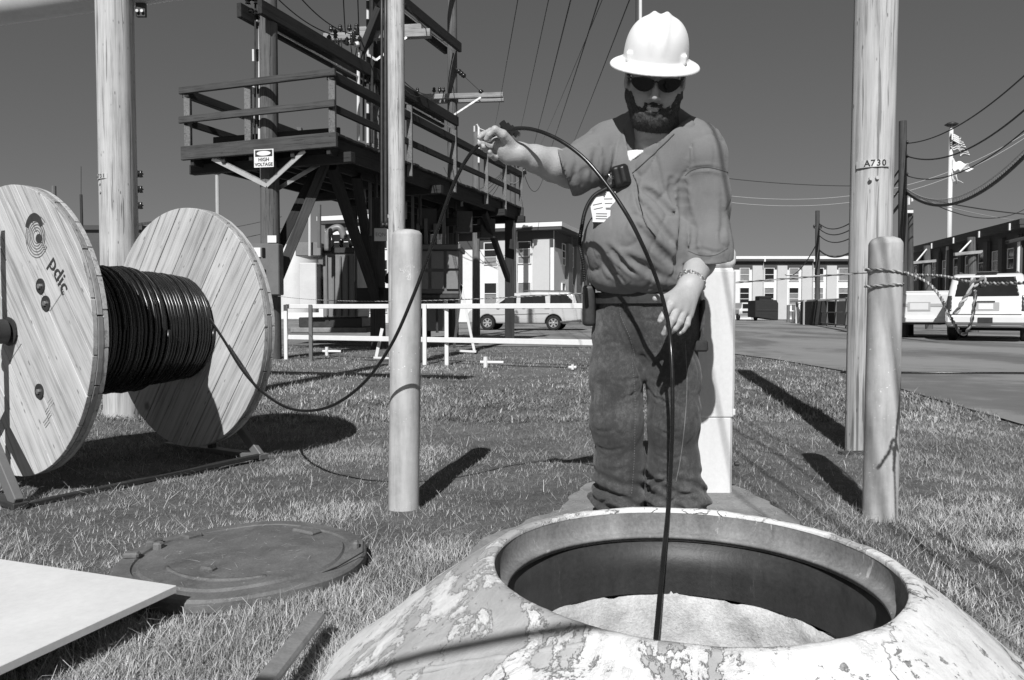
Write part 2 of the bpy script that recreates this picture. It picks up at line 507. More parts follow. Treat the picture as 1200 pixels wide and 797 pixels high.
def m_cone():
    """flaking white paint over a grey mortar cone; flakes drawn out down the slope"""
    t = NT('flaking_painted_mortar'); c = t.coord()
    # radial coordinates: angle stretched against distance from the shaft centre
    sx = t.new("ShaderNodeSeparateXYZ"); t.link(c, sx.inputs[0])
    ang = t.math('ARCTAN2', sx.outputs[1], sx.outputs[0]); rad = t.math('SQRT', t.math('ADD', t.math('MULTIPLY', sx.outputs[0], sx.outputs[0]), t.math('MULTIPLY', sx.outputs[1], sx.outputs[1])))
    cb = t.new("ShaderNodeCombineXYZ"); t.link(t.math('MULTIPLY', t.math('SINE', ang), 0.62), cb.inputs[0]); t.link(t.math('MULTIPLY', t.math('COSINE', ang), 0.62), cb.inputs[1]); t.link(t.math('MULTIPLY', rad, 0.42), cb.inputs[2])
    pv_ = cb.outputs[0]
    a = t.noise(c, 2.6, 10, 0.68, 0.8); b = t.noise(pv_, 15, 9, 0.74, 0.6); f = t.noise(c, 70, 6, 0.75); g = t.noise(c, 9, 8, 0.7, .4)
    b2 = t.noise(c, 14, 9, 0.72, 0.5)
    k = t.math('ADD', t.math('MULTIPLY', a, 0.62), t.math('ADD', t.math('MULTIPLY', b, 0.12), t.math('MULTIPLY', b2, 0.26)))
    paint = t.ramp(k, [(0.470, 0.0), (0.476, 1.0)])
    k2 = t.math('ADD', t.math('MULTIPLY', b2, 0.6), t.math('MULTIPLY', t.noise(c, 31, 7, 0.75), 0.4))
    chip = t.math('MULTIPLY', t.ramp(k2, [(0.565, 0.0), (0.573, 1.0)]), t.ramp(t.noise(c, 2.1, 3, .5), [(0.47, 0.0), (0.56, 1.0)]))
    under = t.ramp(g, [(0.3, 0.36), (0.5, 0.44), (0.7, 0.54)])
    white = t.ramp(t.noise(c, 12, 9, 0.75), [(0.32, 0.66), (0.5, 0.80), (0.68, 0.86)])
    rawc = t.ramp(f, [(0.3, 0.10), (0.7, 0.40)])
    col = t.mix(paint, under, white)
    col = t.mix(t.math('MULTIPLY', chip, 0.85), col, rawc)
    dirt = t.ramp(t.noise(pv_, 34, 6, 0.8), [(0.56, 0.0), (0.70, 1.0)])
    col = t.mix(t.math('MULTIPLY', dirt, 0.16), col, 0.25)
    wv = t.new("ShaderNodeVectorMath"); wv.operation = 'ADD'
    dn = t.new("ShaderNodeTexNoise"); dn.inputs['Scale'].default_value = 6; dn.inputs['Detail'].default_value = 6
    t.link(c, dn.inputs['Vector']); sc_ = t.new("ShaderNodeVectorMath"); sc_.operation = 'SCALE'; sc_.inputs['Scale'].default_value = 0.25
    t.link(dn.outputs['Color'], sc_.inputs[0]); t.link(c, wv.inputs[0]); t.link(sc_.outputs[0], wv.inputs[1])
    cr = t.voro(wv.outputs[0], 2.6, 'DISTANCE_TO_EDGE'); crk = t.ramp(cr, [(0.0, 1.0), (0.006, 0.0)])
    crk = t.math('MULTIPLY', crk, t.ramp(t.noise(c, 2.4, 2), [(0.5, 0.0), (0.58, 1.0)]))
    col = t.mix(t.math('MULTIPLY', crk, 0.8), col, 0.1)
    t.color(col); t.rough(0.75)
    edge = t.ramp(k, [(0.455, 0.0), (0.470, 0.0), (0.480, 1.0), (0.51, 0.6)])
    h = t.math('ADD', t.math('MULTIPLY', edge, 0.7), t.math('SUBTRACT', t.math('MULTIPLY', t.math('ADD', b, f), 0.45), t.math('MULTIPLY', t.math('ADD', chip, crk), 0.8)))
    t.bump(h, 0.006)
    return t.m
M['cone'] = m_cone()
def m_speck(name, lo, hi, speck=0.7, rough=0.85, scale=8, bump=0.002, streak=False):
    t = NT(name); c = t.coord((1, 1, 0.15) if streak else (1, 1, 1)); c0 = t.coord()
    a = t.noise(c, scale, 8, 0.7, 0.3); f = t.noise(c0, scale * 14, 4, 0.7)
    k = t.math('ADD', t.math('MULTIPLY', a, 0.65), t.math('MULTIPLY', f, 0.35))
    col = t.ramp(k, [(0.33, lo), (0.68, hi)])
    s = t.ramp(t.noise(c, scale * 4, 6, 0.8), [(0.62, 0.0), (0.67, 1.0)])
    col = t.mix(t.math('MULTIPLY', s, speck), col, 0.7)
    t.color(col); t.rough(rough); t.bump(k, bump)
    return t.m
M['collar'] = m_speck('rough_collar_mortar', 0.10, 0.32, 0.55, streak=True)
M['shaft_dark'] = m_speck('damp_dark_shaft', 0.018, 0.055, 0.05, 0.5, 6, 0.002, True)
M['shaft_pale'] = m_speck('pale_shaft_mortar', 0.30, 0.80, 0.5, 0.9, 12, 0.008)
M['iron'] = m_speck('rusted_cast_iron', 0.07, 0.20, 0.30, 0.7, 9, 0.004)
M['slab'] = m_speck('worn_concrete', 0.15, 0.36, 0.15, 0.9, 6, 0.004)
M['pedestal'] = m_speck('weathered_white_steel', 0.60, 0.76, 0.2, 0.5, 4, 0.0004, True)
M['board'] = m_speck('white_faced_board', 0.66, 0.84, 0.1, 0.55, 3.5, 0.0006)
M['stick'] = m_speck('old_grey_bar', 0.16, 0.34, 0.1, 0.6, 9, 0.001)
M['asphalt'] = m_speck('old_asphalt', 0.12, 0.19, 0.06, 0.9, 3, 0.004)
def m_asphalt():
    t = NT('worn_asphalt'); c = t.coord(); 
    big = t.noise(t.coord((1, 0.35, 1)), 0.35, 4, 0.55, 0.6); mid = t.noise(c, 2.5, 5, 0.6); f = t.noise(c, 90, 4, 0.8)
    k = t.math('ADD', t.math('MULTIPLY', big, 0.6), t.math('ADD', t.math('MULTIPLY', mid, 0.2), t.math('MULTIPLY', f, 0.2)))
    col = t.ramp(k, [(0.36, 0.11), (0.47, 0.17), (0.5, 0.24), (0.66, 0.30)])
    t.color(col); t.rough(0.9); t.bump(f, 0.004); return t.m
M['asphalt'] = m_asphalt()
def m_soil():
    t = NT('dry_turf_thatch'); c = t.coord()
    a = t.noise(c, 1.3, 5, 0.6); b = t.noise(c, 14, 7, 0.75, 0.4); f = t.noise(t.coord((1, .12, 1), (0, 0, .5)), 170, 4, 0.8, .3); g = t.noise(t.coord((.12, 1, 1), (0, 0, .35)), 170, 4, 0.8, .3)
    fg = t.math('MAXIMUM', f, g)
    k = t.math('ADD', t.math('MULTIPLY', a, 0.25), t.math('ADD', t.math('MULTIPLY', b, 0.25), t.math('MULTIPLY', fg, 0.5)))
    t.color(t.ramp(k, [(0.40, 0.06), (0.52, 0.17), (0.62, 0.30), (0.72, .48)])); t.rough(0.95)
    t.bump(t.math('ADD', b, t.math('MULTIPLY', fg, 1.5)), 0.012); return t.m
M['soil'] = m_soil()
def m_grass():
    t = NT('dry_grass_blade'); 
    at = t.new("ShaderNodeAttribute"); at.attribute_name = 'tone'; at.attribute_type = 'GEOMETRY'
    t.color(t.ramp(at.outputs['Fac'], [(0.0, 0.08), (0.4, 0.23), (0.75, 0.42), (1.0, 0.66)])); t.rough(0.7)
    t.val('Specular IOR Level', 0.3)
    return t.m
M['grass'] = m_grass()
def m_skin():
    t = NT('skin'); c = t.coord()
    a = t.noise(c, 14, 5, 0.6); f = t.noise(c, 160, 3, 0.7)
    t.color(t.ramp(t.math('ADD', t.math('MULTIPLY', a, 0.7), t.math('MULTIPLY', f, 0.3)), [(0.35, 0.36), (0.65, 0.46)]))
    t.rough(0.5); t.val('Subsurface Weight', 0.12); t.b.inputs['Subsurface Radius'].default_value = (0.006, 0.006, 0.006)
    t.val('Subsurface Scale', 1.0)
    t.bump(t.math('ADD', a, f), 0.0012); return t.m
M['skin'] = m_skin()
def m_shirt():
    t = NT('cotton_scrub_shirt'); c = t.coord()
    w1 = t.noise(t.coord((1, 1, 0.05)), 900, 2, 0.5); w2 = t.noise(t.coord((0.05, 0.05, 1)), 900, 2, 0.5)
    a = t.noise(c, 5, 4, 0.6)
    t.color(t.ramp(t.math('ADD', t.math('MULTIPLY', a, 0.6), t.math('MULTIPLY', w1, 0.4)), [(0.3, 0.155), (0.7, 0.195)]))
    t.rough(0.9); t.val('Sheen Weight', 0.1)
    t.bump(t.math('ADD', t.math('ADD', w1, w2), t.math('MULTIPLY', a, 2.0)), 0.0007); return t.m
M['shirt'] = m_shirt()
def m_denim():
    t = NT('worn_denim'); c = t.coord()
    tw = t.noise(t.coord((1, 1, 0.15)), 700, 3, 0.7); a = t.noise(t.coord((1, 1, 0.6)), 7, 6, 0.7); b = t.noise(c, 60, 5, 0.8)
    k = t.math('ADD', t.math('MULTIPLY', a, 0.45), t.math('ADD', t.math('MULTIPLY', tw, 0.25), t.math('MULTIPLY', b, 0.3)))
    t.color(t.ramp(k, [(0.36, 0.022), (0.5, 0.050), (0.66, 0.15)])); t.rough(0.9); t.val('Sheen Weight', 0.15)
    t.bump(t.math('ADD', t.math('MULTIPLY', tw, 0.5), b), 0.0015); return t.m
M['denim'] = m_denim()
M['stitch'] = simple('seam_stitching', 0.20, 0.9, var=0.5, scale=90)
def m_beard():
    t = NT('beard_hair'); c = t.coord((1, 1, 0.3)); f = t.noise(c, 260, 4, 0.8)
    t.color(t.ramp(f, [(0.35, 0.018), (0.7, 0.11)])); t.rough(0.8); t.bump(f, 0.003); return t.m
M['beard'] = m_beard()
M['helmet'] = simple('white_hard_hat_plastic', 0.90, 0.42, var=0.02, scale=3, bump=0)
M['leather'] = simple('black_leather', 0.03, 0.5, var=0.3, scale=60)
M['boot'] = simple('work_boot_leather', 0.05, 0.6, var=0.3, scale=40)
M['chain'] = simple('silver_chain', 0.55, 0.25, 0.9, var=0.2, scale=200)
def m_rope():
    t = NT('checked_rope'); c = t.coord(src='UV')
    w = t.new("ShaderNodeTexWave"); w.wave_type = 'BANDS'; w.bands_direction = 'DIAGONAL'; w.inputs['Scale'].default_value = 1.0
    w.inputs['Distortion'].default_value = 2.0
    t.link(t.coord((1, 1, 1)), w.inputs['Vector']); w.inputs['Scale'].default_value = 28.0
    t.color(t.ramp(w.outputs['Fac'], [(0.45, 0.08), (0.55, 0.68)])); t.rough(0.85); t.bump(w.outputs['Fac'], 0.002); return t.m
M['rope'] = m_rope()
# ------------------------------------------------------------------ manhole position
MH = Vector((0.368, 1.545, 0.0)); MH_TOP = 0.29; MH_R = 0.40
BASE_R = 0.80
# grass edge of the road, from near to far
EDGE = [(3.55, -8), (3.55, 3.5), (3.66, 5.4), (4.04, 7.65), (4.55, 10.2), (4.5, 13), (4.2, 15), (3.2, 16.4), (0.5, 17.6), (-6, 18.5), (-20, 19.5), (-60, 24)]
def edge_x(y):
    """x of the grass edge for y below 15"""
    for (x0, y0), (x1, y1) in zip(EDGE[:6], EDGE[1:7]):
        if y0 <= y <= y1: return x0 + (x1 - x0) * (y - y0) / (y1 - y0)
    return EDGE[6][0]
SLAB = [(-0.16, 2.30), (-0.10, 2.62), (0.06, 2.86), (0.20, 3.02), (0.27, 3.30), (0.40, 3.55), (0.75, 3.62), (1.02, 3.52), (1.07, 3.2), (1.10, 2.9), (1.02, 2.5), (0.9, 2.2), (0.1, 2.2)]
def in_poly(x, y, poly):
    r = np.zeros(x.shape, bool); n = len(poly)
    for i in range(n):
        x0, y0 = poly[i]; x1, y1 = poly[(i + 1) % n]
        c = ((y0 > y) != (y1 > y)) & (x < (x1 - x0) * (y - y0) / (y1 - y0 + 1e-12) + x0)
        r ^= c
    return r
def hgt(x, y):
    p = np.stack([x, y, np.zeros_like(x)], -1).astype(np.float32)
    h = (vnoise(p, 2.3) - 0.5) * 0.030 + (vnoise(p, 9.0) - 0.5) * 0.012
    near = np.clip((9 - np.hypot(x, y - 3)) / 5, 0, 1)
    ex = np.interp(y, [e[1] for e in EDGE[:7]], [e[0] for e in EDGE[:7]])
    road = np.clip((ex - x) / 0.5, 0, 1)
    return h * near * road - 0.004 * (1 - road) - 0.012
BASES = [((-0.45, 3.10), .07), ((1.46, 2.95), .07), ((2.07, 4.40), .13), ((-3.02, 5.85), .15), ((0.88, 3.38), .17), ((MH.x, MH.y), BASE_R - .03)]
# ground as one sheet (with the shaft opening cut out)
def build_ground():
    def axis(fine0, fine1, step, far):
        a = list(np.arange(fine0, fine1 + 1e-6, step))
        s = step; x = fine1
        while x < far: s *= 1.35; x += s; a.append(x)
        s = step; x = fine0
        while x > -far: s *= 1.35; x -= s; a.insert(0, x)
        return np.array(a)
    xs = axis(-3.2, 3.2, 0.04, 900); ys = axis(0.6, 6.6, 0.04, 1200)
    X, Y = np.meshgrid(xs, ys, indexing='ij')
    Z = hgt(X, Y)
    nx, ny = X.shape
    v = np.stack([X, Y, Z], -1).reshape(-1, 3)
    i = np.arange(nx * ny).reshape(nx, ny)
    f = np.stack([i[:-1, :-1], i[1:, :-1], i[1:, 1:], i[:-1, 1:]], -1).reshape(-1, 4)
    c = v[f].mean(1)
    f = f[np.hypot(c[:, 0] - MH.x, c[:, 1] - MH.y) > 0.60]
    o = mesh_np('ground', v, f, M['soil'])
    tag(o, kind='structure')
build_ground()
mb = MB()
pts = [V((x, y, 0.0)) for x, y in EDGE] + [V((-60, 400, 0)), V((300, 400, 0)), V((300, -8, 0))]
mb.add(pts, [tuple(range(len(pts)))])
rd = mb.build('road', M['asphalt']); tag(rd, kind='structure')
bm = bmesh.new(); bm.from_mesh(rd.data); bmesh.ops.triangulate(bm, faces=bm.faces)
for f in bm.faces:
    if f.normal.z < 0: f.normal_flip()
bm.to_mesh(rd.data); bm.free()
# worn concrete slab round the back of the manhole, with broken edge
mb = MB()
sl = []
for (x0, y0), (x1, y1) in zip(SLAB, SLAB[1:] + SLAB[:1]):
    for k in range(6):
        t = k / 6; sl.append(V((x0 + (x1 - x0) * t + random.uniform(-.012, .012), y0 + (y1 - y0) * t + random.uniform(-.012, .012), -0.04)))
mb.prism(sl, (0, 0, 0.043))
tag(mb.build('concrete_slab', M['slab']), kind='structure')

# grass: real blades, thinning out with distance
def build_grass():
    def sample(n, dmin, dmax, power, xl, xr):
        u = rng.random(n)
        y = (dmin ** (1 - power) + u * (dmax ** (1 - power) - dmin ** (1 - power))) ** (1 / (1 - power)) if power != 1 else dmin * (dmax / dmin) ** u
        x = (rng.random(n) * (xr - xl) + xl) * (y * 0.95 + 0.5)
        return x, y
    X, Y, L_, W_ = [], [], [], []
    for n, d0, d1, pw, l0, w0 in ((900000, 0.7, 6.5, 0.75, 0.031, 0.0010), (240000, 5.5, 19.0, 1.6, 0.055, 0.0036)):
        x, y = sample(n, d0, d1, pw, -1.0, 1.0)
        X.append(x); Y.append(y); L_.append(np.full(n, l0)); W_.append(np.full(n, w0))
    X = np.concatenate(X); Y = np.concatenate(Y); Ln = np.concatenate(L_); W = np.concatenate(W_)
    # clump: pull blades into tufts
    p = np.stack([X, Y, np.zeros_like(X)], -1).astype(np.float32)
    dens = vnoise(p, 1.6) * 0.5 + vnoise(p, 7.0) * 0.3 + vnoise(p, 22.0) * 0.2
    ex = np.interp(Y, [e[1] for e in EDGE[:7]], [e[0] for e in EDGE[:7]])
    far = [(-60, 24), (-20, 19.5), (-6, 18.5), (.5, 17.6), (3.2, 16.4), (4.2, 15)]
    ey = np.interp(X, [a[0] for a in far], [a[1] for a in far])
    jit = (vnoise(p, 3.0) - 0.5) * 0.25
    keep = (X < ex + jit) & (Y < ey + jit)
    keep &= np.hypot(X - MH.x, Y - MH.y) > BASE_R - 0.03 + jit * 0.3
    j2 = (vnoise(p, 8.0) - 0.5) * 0.34 + (vnoise(p, 40.0) - .5) * .16; j3 = (vnoise(p + 7, 8.0) - 0.5) * 0.34 + .05
    keep &= ~(in_poly(X + j2, Y + j3, SLAB) & (rng.random(len(X)) > 0.16))
    keep &= np.hypot(X + 0.85, Y - 2.39) > 0.385
    # bare dirt where people walk and under the platform
    keep &= (rng.random(len(X)) < np.clip((dens - 0.36) * 5.0, 0.16, 1))
    tuft = np.zeros(len(X), np.float32)
    for c_, r_ in BASES:
        dd = np.hypot(X - c_[0], Y - c_[1]); tuft = np.maximum(tuft, np.clip(1 - (dd - r_) / .06, 0, 1) * (dd > r_))
    X, Y, Ln, W, p, dens, tuft = X[keep], Y[keep], Ln[keep], W[keep], p[keep], dens[keep], tuft[keep]
    n = len(X)
    print('blades', n)
    Z = hgt(X, Y) - 0.003
    ln = Ln * (0.35 + 0.9 * rng.random(n)) * (0.55 + 0.9 * dens)
    tall = rng.random(n) < 0.012; ln[tall] *= 2.0
    ln *= 1 + tuft * .9
    straw = (rng.random(n) < 0.022) & (Y < 6); ln[straw] = 0.06 + 0.10 * rng.random(straw.sum())
    ang = rng.random(n) * 2 * np.pi
    lean = rng.random(n) ** 0.8 * 1.15
    lay = rng.random(n) < 0.82; lean[lay] = 1.15 + rng.random(lay.sum()) * 0.35; lean[straw] = 1.35 + .15 * rng.random(straw.sum())
    dx, dy = np.cos(ang), np.sin(ang)
    sx, sy = -dy, dx
    w = W * (0.6 + 0.8 * rng.random(n))
    b = np.stack([X, Y, Z], -1)
    s = np.stack([sx, sy, np.zeros(n)], -1) * w[:, None]
    ml = lean * 0.6
    m = b + np.stack([dx * np.sin(ml), dy * np.sin(ml), np.cos(ml)], -1) * (ln * 0.55)[:, None]
    m[lay, 2] += 0.004 + 0.012 * rng.random(lay.sum())
    t = m + np.stack([dx * np.sin(lean * 1.25), dy * np.sin(lean * 1.25), np.cos(lean * 1.25)], -1) * (ln * 0.5)[:, None]
    t[:, 2] = np.maximum(t[:, 2], Z + 0.004)
    v = np.stack([b - s, b + s, m + s * 0.75, m - s * 0.75, t], 1).reshape(-1, 3)
    k = np.arange(n)[:, None] * 5
    ku = k[~lay]; kl = k[lay]
    tri = np.concatenate([ku + np.array([[0, 1, 2]]), ku + np.array([[0, 2, 3]]), ku + np.array([[3, 2, 4]]), kl + np.array([[0, 1, 4]])], 0)
    tone = np.clip(0.12 + 0.62 * rng.random(n) ** 1.2 + 0.6 * (vnoise(p, 0.9) - 0.45) + 0.55 * (vnoise(p, 5.0) - 0.5) + (lay * 0.16), 0, 1)
    tone[rng.random(n) < 0.04] = 0.95; tone[straw] = 0.75 + .25 * rng.random(straw.sum())
    # clippings and straws blown onto the iron cover and the slab
    m_ = 900; cx = np.concatenate([-0.86 + rng.normal(0, .22, 300), rng.uniform(-.1, 1.2, 600)]); cy = np.concatenate([2.39 + rng.normal(0, .22, 300), rng.uniform(2.25, 3.7, 600)])
    cz = np.concatenate([np.full(300, .031), np.full(600, .006)]); ok = np.concatenate([(np.hypot(cx[:300] + .86, cy[:300] - 2.39) < .29) & (rng.random(300) < .5), in_poly(cx[300:], cy[300:], SLAB)])
    cx, cy, cz = cx[ok], cy[ok], cz[ok]; a_ = rng.random(len(cx)) * 6.283; l_ = .012 + .05 * rng.random(len(cx)) ** 2
    d_ = np.stack([np.cos(a_), np.sin(a_), 0 * a_], -1); s_ = np.stack([-d_[:, 1], d_[:, 0], 0 * a_], -1) * .0007
    b_ = np.stack([cx, cy, cz], -1); v2 = np.stack([b_ - s_, b_ + s_, b_ + d_ * l_[:, None] + np.array([0, 0, .004])], 1).reshape(-1, 3)
    t2 = np.arange(len(cx))[:, None] * 3 + np.array([[0, 1, 2]]) + len(v)
    tones = np.concatenate([np.repeat(tone, 5), np.repeat(.6 + .4 * rng.random(len(cx)), 3)]).astype(np.float32)
    v = np.concatenate([v, v2]); tri = np.concatenate([tri, t2])
    used = np.zeros(len(v), bool); used[tri.ravel()] = True; mp = np.cumsum(used) - 1; v = v[used]; tones = tones[used]; tri = mp[tri]
    o = mesh_np('grass', v, tri, M['grass'], smooth=False)
    at = o.data.attributes.new('tone', 'FLOAT', 'POINT')
    at.data.foreach_set('value', tones)
    tag(o, 'short dry mown grass over the whole verge', 'grass', kind='stuff')
build_grass()
# ------------------------------------------------------------------ manhole
def build_manhole():
    t = thing('manhole', 'open raised manhole with flaking white painted mortar cone in the foreground', 'manhole', (MH.x, MH.y, 0))
    n = 220
    prof = [(0.392, 0.288), (0.400, 0.2835), (0.412, 0.276), (0.425, 0.268), (0.445, 0.256), (0.48, 0.236), (0.52, 0.210), (0.56, 0.181), (0.60, 0.150),
            (0.64, 0.119), (0.68, 0.088), (0.72, 0.058), (0.76, 0.03), (0.80, 0.004), (0.84, -0.03)]
    vs = []
    prof = [(r if r < .4 else .4 + (r - .4) * .80, z) for r, z in prof]
    for i, (r, z) in enumerate(prof):
        for k in range(n):
            a = 2 * math.pi * k / n
            vs.append((r * math.cos(a), r * math.sin(a), z))
    v = np.array(vs, np.float32)
    q = v * 1.0
    amp = np.clip((np.hypot(v[:, 0], v[:, 1]) - 0.40) / 0.1, 0, 1)
    d = (vnoise(q, 3.5) - .5) * 0.035 + (vnoise(q, 12) - .5) * 0.014 + (vnoise(q, 40) - .5) * 0.004
    v[:, 2] += d * amp
    v[:, :2] *= (1 + d * 0.6 * amp)[:, None]
    v += A(MH)
    f = []
    for i in range(len(prof) - 1):
        for k in range(n):
            l = (k + 1) % n
            f.append((i * n + k, i * n + l, (i + 1) * n + l, (i + 1) * n + k))
    f = np.array(f)[:, ::-1]
    co = mesh_np('mortar_cone', v, f, M['cone'], t)
    bc_ = BVHTree.FromPolygons([tuple(map(float, q)) for q in v], [tuple(map(int, q)) for q in f])
    rp = []
    for px, py in ((700, 742), (660, 748), (620, 756), (575, 765), (520, 777), (460, 789), (415, 800), (380, 812)):
        d_ = (P(px, py, 1.5) - V((0, 0, CAM_H))).normalized(); h_ = bc_.ray_cast(V((0, 0, CAM_H)), d_, 4)
        if h_[0] is not None: rp.append(h_[0] - V((0, 0, .003)))
    if len(rp) > 2:
        mb = MB(); sp_ = spline(rp, 5); mb.tube(sp_, [.006 + .0012 * math.sin(i * 1.7) for i in range(len(sp_))], 8); mb.build('mortar_ridge', M['cone'], t, smooth=True)
    pr = [(0.3725, 0.280), (0.3725, 0.2865), (0.3745, 0.2895), (0.380, 0.2900), (0.388, 0.2898), (0.394, 0.2880), (0.401, 0.2835), (0.408, 0.276)]
    vs = []
    for r, z in pr:
        for k in range(n): vs.append((r * math.cos(2 * math.pi * k / n), r * math.sin(2 * math.pi * k / n), z))
    v = np.array(vs, np.float32); d = (vnoise(v, 6) - .5) * .003 + (vnoise(v, 25) - .5) * .004 + (vnoise(v, 70) - .5) * .003
    v[:, 2] += d * (v[:, 2] > .28); v[:, :2] *= (1 + d * .35)[:, None]; v += A(MH)
    f = np.array([(i * n + k, (i + 1) * n + k, (i + 1) * n + (k + 1) % n, i * n + (k + 1) % n) for i in range(len(pr) - 1) for k in range(n)])
    mesh_np('rim', v, f, M['cone'], t)
    mb = MB(); mb.lathe([(0.3735, 0.284), (0.3735, 0.262), (0.371, 0.245), (0.367, 0.234), (0.359, 0.229), (0.349, 0.227), (0.349, 0.219), (0.356, 0.217), (0.356, 0.210), (0.388, 0.210), (0.388, 0.25)], MH, 160)
    mb.build('collar', M['collar'], t, smooth=True)
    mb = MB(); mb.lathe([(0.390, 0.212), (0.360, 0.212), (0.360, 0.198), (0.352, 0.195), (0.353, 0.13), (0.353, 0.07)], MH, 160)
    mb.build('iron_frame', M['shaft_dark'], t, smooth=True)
    # lower mortar wall with an uneven top edge
    nn = 160; vs = []; rows = [(0.353, 0.055), (0.350, 0.03), (0.349, 0.0), (0.350, -0.05), (0.352, -0.2), (0.355, -0.6), (0.36, -1.3)]
    rows = [(0.360, 0.070)] + rows
    for i, (r, z) in enumerate(rows):
        for k in range(nn):
            a = 2 * math.pi * k / nn
            zz = z + (0.006 * math.sin(a * 9 + 1) + 0.004 * math.sin(a * 23) if i < 3 else 0)
            rr = r - (0.004 * math.sin(a * 14 + i) + 0.003 * math.sin(a * 31 + 2 * i))
            vs.append((MH.x + rr * math.cos(a), MH.y + rr * math.sin(a), zz))
    f = [(i * nn + k, i * nn + (k + 1) % nn, (i + 1) * nn + (k + 1) % nn, (i + 1) * nn + k) for i in range(len(rows) - 1) for k in range(nn)]
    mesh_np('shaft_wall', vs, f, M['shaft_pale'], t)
    mb = MB(); mb.cyl(MH + V((0, 0, -1.32)), MH + V((0, 0, -1.28)), 0.40, n=48); mb.build('floor', M['shaft_pale'], t)
    t.scale = (1.085, 1.085, 0.985)
M['rim'] = m_speck('chipped_white_rim', 0.55, 0.86, 0.4, 0.7, 16, 0.003)
build_manhole()

# ------------------------------------------------------------------ cast cover lying on the grass
def build_cover():
    c = V((-0.86, 2.39, -0.004))
    t = thing('manhole_cover', 'rusty cast iron manhole cover lying flat on the grass beside the white board', 'manhole cover', c)
    mb = MB(); mb.lathe([(0.0, -0.03), (0.375, -0.03), (0.385, -0.01), (0.385, 0.018), (0.378, 0.026), (0.330, 0.028), (0.326, 0.022), (0.314, 0.022), (0.308, 0.030), (0.290, 0.031), (0.0, 0.033)], c, 96)
    o = mb.build('cover_plate', M['iron'], t, auto=0.35)
    for v in o.data.vertices:
        r = math.hypot(v.co.x, v.co.y)
        if v.co.z > 0 and 0.28 < r: v.co.z += 0.003 * math.sin(5 * math.atan2(v.co.y, v.co.x))
    for ang, r, s in ((165, .345, (.05, .035, .03)), (145, .30, (.06, .05, .022)), (60, .27, (.10, .05, .016)), (252, .17, (.045, .03, .02)), (10, .35, (.035, .02, .035)), (172, .30, (.03, .03, .04)), (185, .35, (.03, .05, .02))):
        a = math.radians(ang); mb = MB(); mb.box(c + V((r * math.cos(a), r * math.sin(a), 0.033)), s, a + 1.57)
        mb.build('lug', M['iron'], t, bevel=0.006)
    mb = MB()
    pts = [c + V((0.25 * math.cos(math.radians(a)) + 0.02, 0.25 * math.sin(math.radians(a)), 0.03)) for a in range(215, 300, 6)]
    mb.tube(pts, 0.008, 6); mb.build('raised_rib', M['iron'], t, smooth=True)
    mb = MB(); mb.tube([c + V((0.37, 0.06, 0.05)), c + V((0.385, -0.02, 0.04)), c + V((0.33, -0.13, 0.03)), c + V((0.26, -0.21, 0.02)), c + V((0.24, -0.26, 0))], 0.0022, 5)
    mb.build('wire_loop', M['steel_dark'], t)
build_cover()

# ------------------------------------------------------------------ white board on the grass
def build_board():
    z = 0.075
    a = PZ(207, 686, z); e1 = V((-0.945, 0.33, 0)).normalized(); e2 = V((-0.33, -0.945, 0)).normalized()
    mb = MB()
    t0 = [a, a + e1 * 1.22, a + e1 * 1.22 + e2 * 0.8, a + e2 * 0.8]
    mb.prism([p - V((0, 0, 0.02)) for p in t0], (0, 0, 0.02))
    c = a + e1 * .6 + e2 * .4
    o = mb.build('white_board', M['board'], bevel=0.0015, origin=(c.x, c.y, 0.055))
    tag(o, 'large white faced plywood board lying at the lower left corner', 'board')
    mb = MB(); q = a + e1 * 0.30 + e2 * 0.45; mb.box((q.x, q.y, 0.022), (0.19, 0.09, 0.062), 0.3)
    o = mb.build('brick_block', M['slab'], bevel=0.003, origin=(q.x, q.y, 0)); tag(o, 'grey block propping up the white board', 'block')
build_board()

# ------------------------------------------------------------------ old bar lying in the grass
def build_bar():
    a = PZ(372, 722, 0.055); b = PZ(302, 812, 0.075); d = (b - a); b = a + d * 2.6
    mb = MB()
    mb.beam(a, b, .040, .024, up=(.25, -.1, 1))
    o = mb.build('metal_bar', M['stick'], bevel=0.006, origin=tuple(a)); tag(o, 'scuffed grey flat bar slanting up from the grass at the bottom edge', 'bar')
build_bar()

# ------------------------------------------------------------------ bollards and big poles
def pole_mesh(base, top, r0, r1, n=20, seed=0, seg=26, wob=0.004):
    base, top = Vector(base), Vector(top); vs = []
    rnd = random.Random(seed); ph = [rnd.uniform(0, 6.28) for _ in range(8)]
    for i in range(seg + 1):
        t = i / seg; c = base.lerp(top, t); r = r0 + (r1 - r0) * t
        for k in range(n):
            a = 2 * math.pi * k / n
            d = wob * (0.35 * math.sin(2 * a + ph[0] + t * 3) + 0.45 * math.sin(5 * a + ph[1] + t * 2) + 0.5 * math.sin(11 * a + ph[2] + t) + 0.5 * math.sin(17 * a + ph[4] - 2 * t) + 0.5 * math.sin(9 * t + 2 * a + ph[3]))
            vs.append(c + V((math.cos(a), math.sin(a), 0)) * (r + d * 0.6))
    fs = [(i * n + k, i * n + (k + 1) % n, (i + 1) * n + (k + 1) % n, (i + 1) * n + k) for i in range(seg) for k in range(n)]
    fs += [tuple(reversed(range(n))), tuple(seg * n + k for k in range(n))]
    return vs, fs
def pole(name, label, cat, base, top, r0, r1, mat, n=20, seed=0, group=None, wob=0.004, root=False):
    base = Vector(base)
    if root:
        t = thing(name, label, cat, base, group)
        mb = MB(); mb.add(*pole_mesh(base, top, r0, r1, n, seed, wob=wob)); mb.build('pole_shaft', mat, t, auto=0.9)
        return t
    mb = MB(); mb.add(*pole_mesh(base, top, r0, r1, n, seed, wob=wob)); o = mb.build(name, mat, auto=0.9, origin=base)
    return tag(o, label, cat, group)

